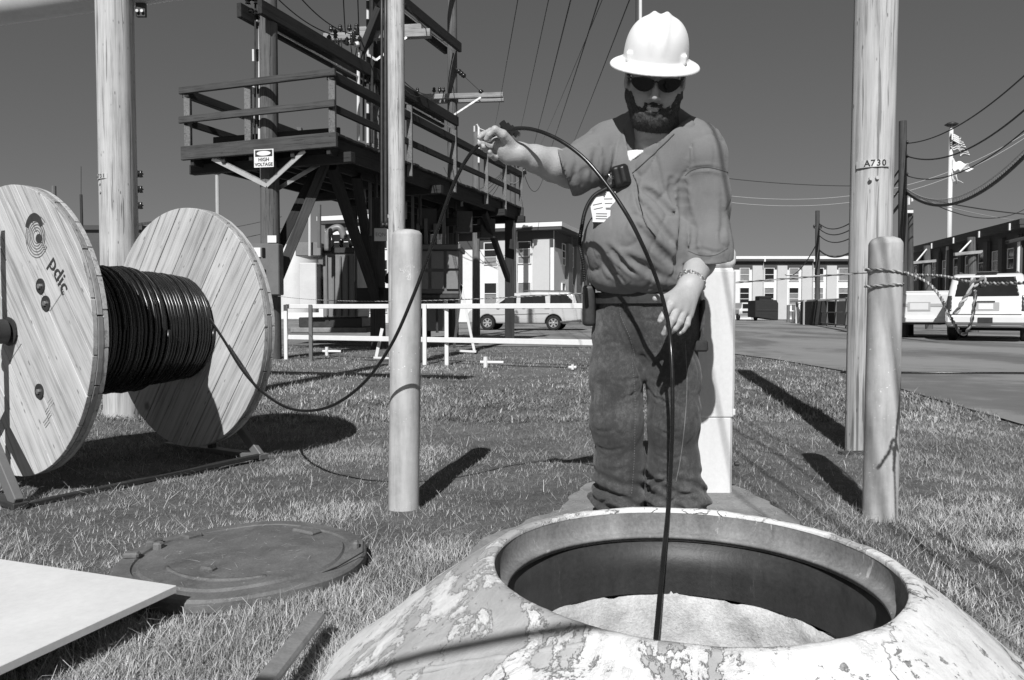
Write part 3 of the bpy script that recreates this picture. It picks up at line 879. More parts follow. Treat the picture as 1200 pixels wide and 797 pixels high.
def bollard(b, top_z, r, lean, label, dome=0.012):
    t = thing('bollard', label, 'bollard', (b.x, b.y, 0), 'painted bollards beside the manhole')
    top = V((b.x + lean, b.y, top_z))
    mb = MB(); bot = V((b.x, b.y, -0.1))
    n = 40; vs = []; prof = [(0, 0), (0.35, 0), (0.7, 0), (1, 0)]
    rows = [(bot.lerp(top, k / 12), r * (1.02 - 0.04 * k / 12)) for k in range(12)]
    rr = r * 0.98
    rows += [(top - V((0, 0, 0.012)), rr), (top - V((0, 0, 0.004)), rr * 0.97), (top + V((0, 0, dome * .5)), rr * 0.82), (top + V((0, 0, dome)), rr * 0.45), (top + V((0, 0, dome)), 0.001)]
    for c, q in rows:
        for k in range(n):
            a = 2 * math.pi * k / n
            vs.append(c + V((math.cos(a), math.sin(a), 0)) * q)
    fs = [(i * n + k, i * n + (k + 1) % n, (i + 1) * n + (k + 1) % n, (i + 1) * n + k) for i in range(len(rows) - 1) for k in range(n)]
    mb.add(vs, fs); mb.build('post', M['bollard'], t, auto=0.8)
    return t
BL = PZ(470, 597); BR = PZ(1040, 609)
BL.z = BR.z = 0
bl = bollard(V((BL.x, BL.y + .06, 0)), 1.125, 0.0625, 0.022, 'pale scratched bollard standing alone left of the man')
# scratched marks on the left bollard
def surf_marks(t, c, r, z0, z1, a0, a1, seed, mat):
    rnd = random.Random(seed); mb = MB()
    cy = 0.5 * (z0 + z1); 
    for k in range(11):
        th = rnd.uniform(a0, a1); z = rnd.uniform(z0, z1); pts = []
        for i in range(9):
            th += rnd.uniform(-.10, .10) + 0.04; z += rnd.uniform(-.012, .012)
            th = min(max(th, a0), a1); z = min(max(z, z0), z1)
            pts.append(V((c.x + (r + .0003) * math.sin(th), c.y - (r + .0003) * math.cos(th), z)))
        mb.tube(pts, 0.0009, 4)
    mb.build('scratch_mark', mat, t)
surf_marks(bl, V((BL.x + .016, BL.y + .06, 0)), 0.0618, 0.93, 1.01, -0.5, 0.45, 3, M['white_paint'])
br = bollard(V((BR.x, BR.y + .06, 0)), 1.075, 0.063, 0.004, 'pale speckled bollard tied with rope in front of the numbered pole', 0.018)
# wooden pole A730
t = pole('utility_pole', 'thick pale wooden pole tagged A730 behind the roped bollard', 'utility pole', PZ(1006, 531) + V((0.085, 0.10, -0.05)), PZ(1006, 531) + V((0.12, 0.10, 5.2)), 0.112, 0.119, M['pole_light'], 44, 5, root=True)
pA = PZ(1006, 531) + V((0.085, 0.10, 0))
def letters(txt, c, size, right, up, mat, parent, depth=0.0015, name='lettering', font=None, bold=0.0):
    cu = bpy.data.curves.new('txt', 'FONT'); cu.body = txt; cu.size = size; cu.extrude = depth; cu.align_x = 'CENTER'; cu.align_y = 'CENTER'; cu.offset = bold
    cu.resolution_u = 3
    o = bpy.data.objects.new('txt', cu); C.objects.link(o)
    bpy.context.view_layer.update()
    me = bpy.data.meshes.new_from_object(o.evaluated_get(bpy.context.evaluated_depsgraph_get()))
    bpy.data.objects.remove(o)
    right = Vector(right).normalized(); up = Vector(up).normalized(); nrm = right.cross(up)
    R = Matrix((right, up, nrm)).transposed().to_4x4()
    me.transform(Matrix.Translation(c) @ R)
    return link_mesh(name, me, mat, parent)
def pole_tag(parent, px, py, w, h, D, txt, r, axisx, size):
    c = P(px, py, D)
    # curved strip that follows the pole
    mb = MB(); vs = []; n = 8; cx, cy = axisx
    a0 = math.asin(max(-.95, min(.95, (c.x - w / 2 - cx) / r))); a1 = math.asin(max(-.95, min(.95, (c.x + w / 2 - cx) / r)))
    for i in range(n + 1):
        a = a0 + (a1 - a0) * i / n
        for dz in (-h / 2, h / 2):
            for rr in (r, r + 0.003):
                vs.append(V((cx + rr * math.sin(a), cy - rr * math.cos(a), c.z + dz)))
    fs = []
    for i in range(n):
        b = i * 4; q = b + 4
        fs += [(b + 1, q + 1, q + 3, b + 3), (b, b + 2, q + 2, q), (b, q, q + 1, b + 1), (b + 2, b + 3, q + 3, q + 2)]
    fs += [(0, 1, 3, 2), (n * 4, n * 4 + 2, n * 4 + 3, n * 4 + 1)]
    mb.add(vs, fs); tg = mb.build('number_tag', M['tag'], parent)
    for i, ch in enumerate(txt):
        u = (i + 0.5) / len(txt) * 0.80 + 0.10
        a = a0 + (a1 - a0) * u
        letters(ch, V((cx + (r + 0.0038) * math.sin(a), cy - (r + 0.0038) * math.cos(a), c.z)), size, (math.cos(a), math.sin(a), 0), (0, 0, 1), M['print'], tg, 0.0006, 'digit', bold=size * 0.02)
M['tag'] = simple('aluminium_tag', 0.62, 0.45, 0.3, var=0.1, scale=30)
pole_tag(t, 1029, 190, 0.150, 0.040, 4.2, ' A730', 0.1205, (pA.x + 0.012, pA.y), 0.048)
for px, py in ((1029, 206), (1037, 205)):
    c = P(px, py, 4.14); mb = MB(); mb.cyl((c.x, pA.y - 0.123, c.z), (c.x, pA.y - 0.112, c.z), 0.010, n=12); mb.build('nail_disc', M['tag'], t)
# stub of timber at its foot
c = PZ(1000, 533); mb = MB(); mb.box((c.x + .03, c.y + .02, 0.0), (0.20, 0.05, 0.03), 0.1)
tag(mb.build('timber_scrap', M['pole_dark'], origin=(c.x, c.y, 0)), 'dark timber scrap at the foot of the A730 pole', 'timber')

# wooden pole A731 carrying the overhead pipe
bA = PZ(134, 490) + V((0, 0.13, 0))
t = pole('utility_pole', 'thick pale wooden pole tagged A731 behind the cable reel', 'utility pole', bA + V((0, 0, -.05)), bA + V((-0.012, 0, 5.0)), 0.136, 0.131, M['pole_light'], 44, 9, root=True)
pole_tag(t, 120, 207, 0.11, 0.036, bA.y - .1, 'A731', 0.1355, (bA.x - 0.008, bA.y), 0.040)
for px, py in ((117, 215), (118, 225)):
    c = P(px, py, bA.y - .1); mb = MB(); a = math.asin((c.x - bA.x + .008) / .136); mb.cyl((bA.x - .008 + .128 * math.sin(a), bA.y - .128 * math.cos(a), c.z), (bA.x - .008 + .139 * math.sin(a), bA.y - .139 * math.cos(a), c.z), 0.012, n=12); mb.build('nail_disc', M['tag'], t)
# overhead pipe
p0 = P(0, 5, 6.25); p1 = P(210, -22, 5.75); d = (p1 - p0); d.z = 0
zc = 3.32
p0.z = zc; q0 = p0 - d * 1.4; q1 = p0 + d * 1.75; q0.z = q1.z = zc
t = thing('overhead_pipe', 'thick grey overhead pipe crossing behind the A731 pole at top left', 'pipe', q0)
mb = MB(); mb.tube([q0, p0, p0 + d, q1], 0.155, 28); mb.build('pipe', M['galv_pipe'] if 'galv_pipe' in M else M['galv'], t, auto=0.8)
c = p0 + d * 0.80; mb = MB(); mb.box((c.x, c.y, zc - 0.20), (0.07, 0.03, 0.11)); br_ = mb.build('bracket', M['steel_dark'], t)
for s in (-1, 1):
    mb = MB(); mb.cyl((c.x + s * .018, c.y - .02, zc - .22), (c.x + s * .018, c.y - .035, zc - .22), .012, n=8); mb.build('bolt', M['galv'], t)
# ------------------------------------------------------------------ cable reel
RC1 = V((-2.245, 3.47, 0.722)); RC2 = V((-1.745, 4.13, 0.722))
RC1 = P(22, 386, 3.44); RC2 = P(221, 386, 4.19)
zc = (RC1.z + RC2.z) / 2; RC1.z = RC2.z = zc
RR = 0.66
ax = (RC2 - RC1).normalized()
hz = V((ax.y, -ax.x, 0)).normalized()        # in the flange plane, to the right/near
up = V((0, 0, 1))
def fl(c, u, w, n=0.0):
    return c + hz * u + up * w + ax * n
def clip_strip(R, v0, v1, u0=None, u1=None, n=10):
    """outline (u,v) of the disc R between v0 and v1"""
    out = []
    def xr(v): return math.sqrt(max(R * R - v * v, 0))
    for k in range(n + 1):
        v = v0 + (v1 - v0) * k / n; x = xr(v); out.append((min(x, u1) if u1 is not None else x, v))
    for k in range(n + 1):
        v = v1 + (v0 - v1) * k / n; x = -xr(v); out.append((max(x, u0) if u0 is not None else x, v))
    q = []
    for p in out:
        if not q or (abs(p[0] - q[-1][0]) + abs(p[1] - q[-1][1])) > 1e-5: q.append(p)
    return q
reel = thing('cable_reel', 'big wooden cable reel wound with black cable on a steel stand', 'cable reel', (RC1 + RC2) / 2 - V((0, 0, zc)))
def plank_obj(poly, c, ang, n0, n1, parent, rv):
    """poly in plank frame (x along the plank); own object with local X along the grain"""
    ca, sa = math.cos(ang), math.sin(ang)
    xa = hz * ca + up * sa; ya = -hz * sa + up * ca; za = xa.cross(ya)
    s = 1 if za.dot(ax) > 0 else -1
    me_v = [(x, y, 0) for x, y in poly]; n = len(poly)
    b = (n1 - n0)
    vs = [V((x, y, 0)) for x, y in poly] + [V((x, y, s * b)) for x, y in poly]
    mb = MB(); mb.v = vs
    mb.f = [tuple(range(n)), tuple(reversed(range(n, 2 * n)))] + [(i, (i + 1) % n, n + (i + 1) % n, n + i) for i in range(n)]
    o = mb.build('plank', M['plank'], bevel=0.0018)
    R = Matrix((xa, ya, za)).transposed().to_4x4()
    o.parent = parent
    loc = c + ax * n0
    o.matrix_local = Matrix.Translation(loc - world_loc(parent)) @ R
    # shift the texture by moving the mesh origin: done by shape offset
    return o
def flange(c, ang_out, ang_in, name_label, widths):
    f = MB(); f.M = None
    R3 = Matrix((hz, up, ax)).transposed()
    f.lathe([(0.0, -0.012), (RR - 0.05, -0.012), (RR - 0.05, 0.012), (0.0, 0.012)], c, 64, R3)
    fo = f.build('flange', M['reel_edge'], reel)
    # segmented middle ring seen on the edge
    ns = 14
    for i in range(ns):
        a0 = 2 * math.pi * i / ns + 0.006 + 0.11; a1 = 2 * math.pi * (i + 1) / ns - 0.004 + 0.11
        pts = [(RR * 1.003 * math.cos(a0 + (a1 - a0) * k / 5), RR * 1.003 * math.sin(a0 + (a1 - a0) * k / 5)) for k in range(6)]
        pts += [((RR - 0.09) * math.cos(a1 + (a0 - a1) * k / 5), (RR - 0.09) * math.sin(a1 + (a0 - a1) * k / 5)) for k in range(6)]
        mb = MB(); mb.prism([fl(c, u, w, -0.011) for u, w in pts], ax * 0.022); mb.build('rim_segment', M['reel_edge'], fo, bevel=0.001)
    for side, ang in ((-1, ang_out), (1, ang_in)):
        v = -RR
        i = 0
        while v < RR - 0.01:
            w = widths[i % len(widths)]; v1 = min(v + w, RR)
            if RR - v1 < 0.03: v1 = RR
            g = 0.0022
            n0, n1 = (-0.034 + random.uniform(-.0012, .0012), -0.0125) if side < 0 else (0.0125, 0.034 + random.uniform(-.0012, .0012))
            halves = [(None, None)]
            if i % 3 == 1 and abs(v) < 0.45:
                j = random.uniform(-0.25, 0.25); halves = [(None, j - 0.0015), (j + 0.0015, None)]
            for u0, u1 in halves:
                if u0 is None and u1 is None: poly = clip_strip(RR, v + g, v1 - g)
                elif u0 is None:
                    poly = [(x, y) for x, y in clip_strip(RR, v + g, v1 - g, None, u1)]
                else:
                    poly = [(x, y) for x, y in clip_strip(RR, v + g, v1 - g, u0, None)]
                if len(poly) > 4: plank_obj(poly, c, ang, n0, n1, fo, None)
            v = v1; i += 1
    return fo
fo1 = flange(RC1, math.radians(-52), math.radians(30), 'left', [0.137, 0.142, 0.139, 0.141])
fo2 = flange(RC2, math.radians(55), math.radians(-35), 'right', [0.125, 0.138, 0.12, 0.142])
# drum core and cable windings (real turns, several uneven layers)
R3 = Matrix((hz, up, ax)).transposed()
a0 = RC1 + ax * 0.034; a1 = RC2 - ax * 0.034; Lr = (a1 - a0).length
mb = MB(); mb.lathe([(0.0, 0), (0.26, 0), (0.26, Lr), (0, Lr)], a0, 40, R3)
wd = mb.build('cable_winding', M['black_cable'], reel)
def coil(n_turn, z0, z1, rad, seed, rc=0.0085, wob=0.004):
    rnd = random.Random(seed); ph = [rnd.uniform(0, 6.28) for _ in range(6)]
    pts = []; N = n_turn * 30
    jit = [rnd.uniform(-1, 1) for _ in range(n_turn + 2)]
    for i in range(N + 1):
        t = i / N; a = 2 * math.pi * i / 30; tn = i / 30
        k = int(tn); fr = tn - k; fr = fr * fr * (3 - 2 * fr); jj = jit[k] * (1 - fr) + jit[min(k + 1, n_turn + 1)] * fr
        r = rad(t) + wob * (jj * 0.8 + 0.5 * math.sin(a + ph[0]))
        z = z0 + (z1 - z0) * t + 0.004 * math.sin(a + ph[1] + t * 7) + 0.003 * jj
        pts.append(a0 + ax * z + (hz * math.cos(a) + up * math.sin(a)) * r)
    mb = MB(); mb.tube(pts, rc, 7); return mb
def prof(t): return 0.292 - 0.004 * t - 0.012 * max(0, t - 0.8) / 0.2
coil(int(Lr / 0.0178), 0.012, Lr - 0.012, lambda t: 0.276, 1).build('cable_turns', M['black_cable'], wd, smooth=True)
coil(int((Lr - 0.06) / 0.0174), 0.014, Lr - 0.05, lambda t: prof(t) + 0.002, 2).build('cable_turns', M['black_cable'], wd, smooth=True)
coil(int(0.50 / 0.0182), 0.012, 0.50, lambda t: 0.309 - 0.004 * t, 4, wob=0.005).build('cable_turns', M['black_cable'], wd, smooth=True)
coil(int(0.20 / 0.02), 0.28, 0.50, lambda t: 0.318 - 0.003 * t, 7, wob=0.006).build('cable_turns', M['black_cable'], wd, smooth=True)
# hub, bolts and stencilled mark on the near flange
shaft_s = RC1 - ax * 0.30
mb = MB(); mb.lathe([(0.0, -0.036), (0.062, -0.036), (0.066, -0.044), (0.040, -0.05), (0.0, -0.05)], RC1, 24, R3); mb.build('hub_plate', M['steel_dark'], reel, smooth=False)
for u, w in ((0.27, 0.20), (0.31, 0.125), (0.24, -0.26), (-0.2, 0.25), (-0.28, -0.12)):
    mb = MB(); c = fl(RC1, u, w)
    mb.lathe([(0.014, -0.0352), (0.034, -0.0352), (0.034, -0.040), (0.014, -0.040)], c, 18, R3, close=True)
    b = mb.build('bolt_washer', M['steel_dark'], reel)
    mb = MB(); mb.lathe([(0.0, -0.048), (0.011, -0.048), (0.013, -0.0345)], c, 6, R3); mb.build('bolt_head', M['galv'], b)
# concentric ring emblem
ec = (0.245, 0.415); face = -0.0357
xa, ya = hz, up
for k in range(6):
    r = 0.028 + k * 0.0125; n = 40
    seg = (0, 360) if k < 4 else (40, 330)
    pts_o = []; 
    vs = []; 
    for i in range(n + 1):
        a = math.radians(seg[0] + (seg[1] - seg[0]) * i / n)
        for rr in (r - 0.0022, r + 0.0022):
            p = fl(RC1, ec[0] + rr * math.cos(a), ec[1] + rr * math.sin(a) - 0.0, face)
            vs.append(p)
    fs = [(2 * i, 2 * i + 1, 2 * i + 3, 2 * i + 2) for i in range(n)]
    mb = MB(); mb.add(vs, fs); mb.build('emblem_ring', M['print_soft'], fo1)
def patch(poly, mat, nm='emblem_mark'):
    mb = MB(); mb.add([fl(RC1, u, w, face - 0.0004) for u, w in poly], [tuple(range(len(poly)))]); mb.build(nm, mat, fo1)
patch([(ec[0] + 0.018 + 0.026 * math.cos(a), ec[1] - 0.008 + 0.02 * math.sin(a)) for a in [i * math.pi / 9 for i in range(18)]], M['print'])
patch([(ec[0] - 0.02 + (0.075 if k < 12 else 0.050) * math.cos(a), ec[1] + 0.03 + (0.075 if k < 12 else 0.040) * math.sin(a)) for k, a in enumerate([math.radians(15 + 150 * i / 11) for i in range(12)] + [math.radians(165 - 150 * i / 11) for i in range(12)])], M['print'])
# stencilled word, running down the planks
ang = math.radians(-52)
xa = hz * math.cos(ang) + up * math.sin(ang); ya = -hz * math.sin(ang) + up * math.cos(ang)
letters('pdic', fl(RC1, 0.415, 0.245, face - 0.0004), 0.108, xa, ya, M['print'], fo1, 0.0002, bold=0.0008)
# faint lower stamp
for j in range(3):
    letters(['NNNN', 'VWV', 'NVNV'][j] if False else ['|||', '||||', '|||'][j], fl(RC1, 0.33 - .02 * j, -0.30 - 0.045 * j, face - 0.0003), 0.05, xa, ya, M['tag'], fo1, 0.0001, name='faded_stamp')

# ------------------------------------------------------------------ reel stand
st = thing('reel_stand', 'dark steel jack stand and base rail holding up the big cable reel', 'stand', (RC1.x, RC1.y, 0))
sp0 = RC1 - ax * 0.17
mb = MB(); g = V((sp0.x, sp0.y, 0)); mb.beam(g, g + V((0, 0, 1.28)), 0.035, 0.035, up=ax); mb.build('upright', M['steel_dark'], st, bevel=0.002)
mb = MB(); mb.beam(g + V((0, 0, 0.36)), g + hz * 0.42 + V((0, 0, 0.02)) - ax * 0.05, 0.06, 0.035, up=ax); mb.build('brace', M['steel_mid'], st, bevel=0.003)
mb = MB(); mb.beam(g + V((0, 0, 0.45)), g - hz * 0.42 + V((0, 0, 0.02)), 0.05, 0.03, up=ax); mb.build('brace', M['steel_mid'], st, bevel=0.003)
mb = MB(); mb.cyl(RC1 - ax * 0.21, RC2 + ax * 0.16, 0.030, n=20); mb.build('shaft', M['galv'], st, auto=0.7)
mb = MB(); mb.lathe([(0.031, -0.15), (0.052, -0.15), (0.056, -0.10), (0.056, -0.06), (0.031, -0.06)], RC1, 20, R3, close=True); mb.build('collar', M['steel_dark'], st, auto=0.7)
fe = g + hz * 0.42 - ax * 0.05
mb = MB(); e2 = RC2 + ax * 0.14; e2 = V((e2.x, e2.y, 0)) + hz * 0.42
mb.beam(fe + V((0, 0, 0.008)), e2 + V((0, 0, 0.016)), 0.035, 0.022); mb.build('base_rail', M['steel_dark'], st, bevel=0.003)
mb = MB(); mb.beam(g - hz * 0.45 + V((0, 0, 0.015)), fe + hz * 0.03 + V((0, 0, 0.015)), 0.06, 0.025); mb.build('base_rail', M['steel_dark'], st, bevel=0.003)
g2 = RC2 + ax * 0.14; g2 = V((g2.x, g2.y, 0))
mb = MB(); mb.beam(g2, g2 + V((0, 0, 0.80)), 0.035, 0.035, up=ax); mb.build('upright', M['steel_dark'], st, bevel=0.002)
mb = MB(); mb.beam(g2 + V((0, 0, 0.36)), e2, 0.05, 0.03, up=ax); mb.build('brace', M['steel_mid'], st, bevel=0.003)
mb = MB(); mb.beam(g2 - hz * .42, e2 + hz * .02 + V((0, 0, 0.01)), 0.06, 0.03); mb.build('base_rail', M['steel_mid'], st, bevel=0.003)

# ------------------------------------------------------------------ the black cable: reel > raised hand > lowered hand > manhole
cp = [(246, 374, 3.80), (262, 398, 3.70), (285, 435, 3.55), (312, 463, 3.40), (345, 480, 3.25), (385, 477, 3.1), (425, 450, 2.95), (458, 405, 2.82), (485, 345, 2.72),
      (508, 282, 2.65), (530, 220, 2.58), (548, 185, 2.53), (566, 166, 2.50), (582, 157, 2.485), (600, 151, 2.46), (625, 152, 2.42), (655, 164, 2.37), (685, 186, 2.33), (712, 218, 2.30), (735, 252, 2.28), (752, 285, 2.28),
      (766, 318, 2.31), (776, 348, 2.34), (783, 378, 2.345), (786.5, 410, 2.33), (788, 450, 2.27), (788, 500, 2.17), (786, 550, 2.04), (783, 598, 1.90), (777, 660, 1.77), (772, 715, 1.66), (768, 760, 1.57), (764, 830, 1.45)]
CABLE = [P(*q) for q in cp]
mb = MB(); mb.tube(spline(CABLE, 8), 0.0064, 10)
cab = tag(mb.build('cable', M['black_cable'], smooth=True, origin=tuple(CABLE[0])), 'long black cable running from the reel over the man and down into the manhole', 'cable')
_s = spline(CABLE, 40)
for k in range(22):          # white dashes drawn as the highlight along the jacket
    i = 26 * 40 + k * 12
    if i + 4 >= len(_s): break
    mb = MB(); mb.tube([q + (V((0, 0, CAM_H)) - q).normalized() * 0.0052 for q in (_s[i], _s[i + 5])], 0.0018, 5)
    mb.build('highlight_dash', M['paper'], cab)
# ------------------------------------------------------------------ the man
man = thing('person', 'heavyset man in white hard hat, sunglasses, scrub shirt and jeans feeding cable into the manhole', 'person', (PZ(757, 612).x, 2.80, 0))

def chain(p, pts, k=0.02):
    """smooth union of tapered capsules; pts = [(point, radius), ...]"""
    d = None
    for (a, ra), (b, rb) in zip(pts, pts[1:]):
        x = s_cone(p, a, b, ra, rb)
        d = x if d is None else smin(d, x, k)
    return d
# --- skeleton
HD = P(768, 92, 2.56)                                   # centre of the head
Rh = (Matrix.Rotation(math.radians(5.0), 3, 'Y') @ Matrix.Rotation(math.radians(-7.0), 3, 'Z') @ Matrix.Rotation(math.radians(27.0), 3, 'X'))
HS = 1.10
def H(x, y, z): return HD + Rh @ (V((x, y, z)) * HS)
neck_b = P(772, 168, 2.66)
shR = P(716, 168, 2.76); elR = P(668, 200, 2.64); wrR = P(609, 180, 2.52)
shL = P(822, 180, 2.60); elL = P(829, 283, 2.74); wrL = P(809, 334, 2.48)
SK = {}
def head_sdf(p):
    R = [list(r) for r in Rh]
    e = lambda x, y, z, rx, ry, rz: s_ell(p, H(x, y, z), (rx * HS, ry * HS, rz * HS), R)
    cn = lambda a, b, ra, rb: s_cone(p, H(*a), H(*b), ra * HS, rb * HS)
    d = e(0, .018, .045, .078, .098, .085)
    d = smin(d, e(0, -.018, -.035, .072, .072, .085), .03)
    for s in (-1, 1):
        d = smin(d, e(s * .042, -.050, -.038, .034, .032, .036), .03)         # cheeks
        d = smin(d, cn((s * .060, .0, -.05), (s * .028, -.055, -.098), .026, .024), .03)  # jaw
    d = smin(d, e(0, -.070, -.103, .030, .024, .024), .025)                   # chin
    d = smin(d, cn((-.045, -.080, .024), (.045, -.080, .024), .011, .011), .02)  # brow
    for s in (-1, 1): d = smax(d, -e(s * .032, -.102, .002, .020, .016, .013), .014)  # eye sockets
    for s in (-1, 1): d = smin(d, e(s * .031, -.080, .001, .014, .013, .012), .006)
    d = smin(d, cn((0, -.088, .008), (0, -.110, -.036), .0080, .0108), .012)  # nose
    for s in (-1, 1): d = smin(d, e(s * .0125, -.101, -.039, .0075, .009, .007), .006)
    for s in (-1, 1): d = smax(d, -e(s * .007, -.112, -.046, .003, .004, .003), .003)
    d = smin(d, e(0, -.094, -.066, .025, .009, .006), .008)                   # lips
    d = smin(d, e(0, -.091, -.078, .018, .007, .0055), .008)
    d = smax(d, -e(0, -.106, -.0715, .022, .008, .0016), .003)
    for s in (-1, 1):
        ear = smax(e(s * .086, .012, -.006, .010, .022, .034), -e(s * .096, .008, -.002, .007, .012, .022), .006)
        d = smin(d, ear, .008)
    d = smin(d, s_cone(p, H(0, .02, -.07), neck_b, .074, .080), .03)
    d = smin(d, s_ell(p, H(0, -.035, -.115), (.060, .045, .035), R), .03)      # under the chin
    return d
def finger(p, pts, k=0.004): return chain(p, pts, k)
SC = 2.52
# right hand (image left), palm and thumb pinching the cable
def handR_sdf(p):
    f = lambda x, y, D: P(x, y, D)
    d = chain(p, [(elR + (wrR - elR) * -0.25, .053), (elR, .055), (elR.lerp(wrR, .35), .052), (elR.lerp(wrR, .7), .041), (wrR, .033)], .03)
    d = smin(d, s_ell(p, wrR + V((0, .004, -.002)), (.034, .024, .031)), .02)
    palm = chain(p, [(wrR, .026), (f(594, 174, 2.51), .027), (f(583, 168, 2.52), .023)], .02)
    palm = smin(palm, chain(p, [(wrR, .024), (f(596, 184, 2.52), .022), (f(584, 178, 2.53), .019)], .02), .02)
    d = smin(d, palm, .02)
    th = finger(p, [(f(600, 170, 2.50), .019), (f(589, 158, 2.465), .0165), (f(580, 152, 2.452), .0125), (f(573, 158, 2.455), .0105), (f(570, 163, 2.46), .009)])
    d = smin(d, th, .010)
    ix = finger(p, [(f(583, 163, 2.52), .013), (f(575, 154, 2.525), .0115), (f(566, 158, 2.505), .0102), (f(562, 161, 2.49), .0085)])
    d = smin(d, ix, .006)
    md = finger(p, [(f(582, 170, 2.525), .013), (f(573, 171, 2.515), .0112), (f(565, 169, 2.495), .0100), (f(562, 168, 2.485), .0085)])
    d = smin(d, md, .0035)
    rg = finger(p, [(f(583, 176, 2.53), .0125), (f(575, 178, 2.515), .011), (f(569, 175, 2.495), .0098), (f(567, 172, 2.482), .0085)])
    d = smin(d, rg, .0035)
    pk = finger(p, [(f(587, 182, 2.535), .0115), (f(580, 185, 2.515), .0098), (f(575, 182, 2.495), .0088), (f(574, 178, 2.485), .0075)])
    d = smin(d, pk, .0035)
    return d
def handL_sdf(p):
    f = lambda x, y, D: P(x, y, D)
    d = chain(p, [(elL + V((0, 0.0, .04)), .050), (elL, .050), (elL.lerp(wrL, .5), .050), (wrL, .036)], .03)
    d = smin(d, s_ell(p, wrL, (.037, .028, .028)), .02)
    kn = [(787, 357, 2.40, .0145), (794, 361, 2.405, .0145), (801, 365, 2.415, .0135), (807, 369, 2.43, .012)]
    for i, (x, y, D, r) in enumerate(kn):
        d = smin(d, chain(p, [(wrL + V((-.018 + .012 * i, 0, 0)), .021), (f(x, y, D), r + .004)], .012), .016)
    fg = [[(787, 357, 2.40, .0150), (780, 366, 2.375, .0128), (776, 372, 2.37, .0108), (773.5, 376, 2.37, .0092)],
          [(794, 361, 2.405, .0150), (788, 375, 2.375, .0130), (782, 385, 2.375, .0112), (778, 391, 2.385, .0095)],
          [(801, 365, 2.415, .0142), (797, 377, 2.385, .0122), (791, 385, 2.385, .0108), (787, 388.5, 2.395, .0092)],
          [(807, 369, 2.43, .0125), (805, 380, 2.405, .0108), (800, 387, 2.405, .0095), (796, 390.5, 2.41, .0080)]]
    for g in fg:
        d = smin(d, finger(p, [(f(x, y, D), r) for x, y, D, r in g], .004), .004)
    th = finger(p, [(wrL + V((-.022, -.012, -.01)), .020), (f(788, 347, 2.43), .0180), (f(778, 350, 2.40), .0135), (f(771, 349, 2.385), .0112), (f(768, 350, 2.38), .0098)])
    d = smin(d, th, .012)
    # knuckle ridges and tendons
    for x, y, D, r in kn: d = smin(d, s_ell(p, f(x, y, D - .008), (.008, .007, .007)), .008)
    return d
def bbox(pts, m):
    a = np.array([tuple(q) for q in pts]); return a.min(0) - m, a.max(0) + m
parts_v, parts_f = [], []
def add_net(fn, lo, hi, h):
    v, f = surface_nets(fn, lo, hi, h)
    n = sum(len(x) for x in parts_v); parts_v.append(v); parts_f.append(f + n)
lo, hi = bbox([HD, neck_b], 0.20); add_net(head_sdf, lo, hi, 0.0036)
lo, hi = bbox([elR, P(562, 150, 2.45), P(575, 190, 2.55)], 0.075); add_net(handR_sdf, lo, hi, 0.0026)
lo, hi = bbox([elL, wrL, P(767, 395, 2.38), P(810, 392, 2.42)], 0.075); add_net(handL_sdf, lo, hi, 0.0026)
# trunk, arms and legs under the clothes
hipL = P(788, 385, 2.74); hipR = P(728, 385, 2.80)
knL = P(793, 480, 2.74); knR = P(724, 480, 2.78); anL = P(797, 588, 2.80); anR = P(728, 588, 2.84)
def trunk_sdf(p):
    d = chain(p, [(neck_b, .085), (P(768, 205, 2.76), .10), (P(752, 280, 2.76), .13), (P(757, 370, 2.77), .14)], .05)
    for a in ([(shR, .045), (elR, .045)], [(shL, .045), (elL, .045)], [(hipL, .085), (knL, .062), (anL, .042)], [(hipR, .085), (knR, .062), (anR, .042)]):
        d = smin(d, chain(p, [(neck_b if False else a[0][0], a[0][1])] + a[1:], .03), .03)
    return d
lo, hi = bbox([shR, shL, anL, anR, elR, elL], 0.17); hi[2] -= 0.06; add_net(trunk_sdf, lo, hi, 0.012)
mesh_np('body', np.concatenate(parts_v), np.concatenate(parts_f), M['skin'], man)

# --- shirt
YAW = math.radians(-18)
Ry = [list(r) for r in Matrix.Rotation(YAW, 3, 'Z')]
vneck = P(737, 187, 2.44)
def valley(p, d, pts, depth, width):
    """press a fold line into the surface, with a soft ridge beside it"""
    P_ = np.array([tuple(q) for q in pts], np.float32)
    lo, hi = P_.min(0) - width * 4, P_.max(0) + width * 4
    g0 = p[:, 0, 0, 0]; g1 = p[0, :, 0, 1]; g2 = p[0, 0, :, 2]
    sl = tuple(slice(int(np.searchsorted(g, l)), int(np.searchsorted(g, h))) for g, l, h in zip((g0, g1, g2), lo, hi))
    q = p[sl]
    if q.size == 0: return d
    n = len(pts) - 1; g = np.zeros(q.shape[:-1], np.float32); rg = g.copy()
    for i in range(n):
        a_, b_ = A(pts[i]), A(pts[i + 1]); ab = b_ - a_
        h = np.clip(((q - a_) @ ab) / max(np.dot(ab, ab), 1e-9), 0, 1)
        w = np.linalg.norm(q - a_ - h[..., None] * ab, axis=-1)
        tp = np.maximum(np.sin(np.pi * np.clip((i + h) / n, 0, 1)), 0) ** .7 if n > 1 else 1.0
        g = np.maximum(g, np.exp(-(w / (width * 1.15)) ** 2) * tp)
        rg = np.maximum(rg, np.exp(-((w - 2.1 * width) / (1.0 * width)) ** 2) * tp)
    d = d.copy()
    d[sl] += depth * (g - .5 * rg * (1 - g))
    return d
def bvh_np(v, f): return BVHTree.FromPolygons([tuple(map(float, q)) for q in v], [tuple(map(int, q)) for q in f])
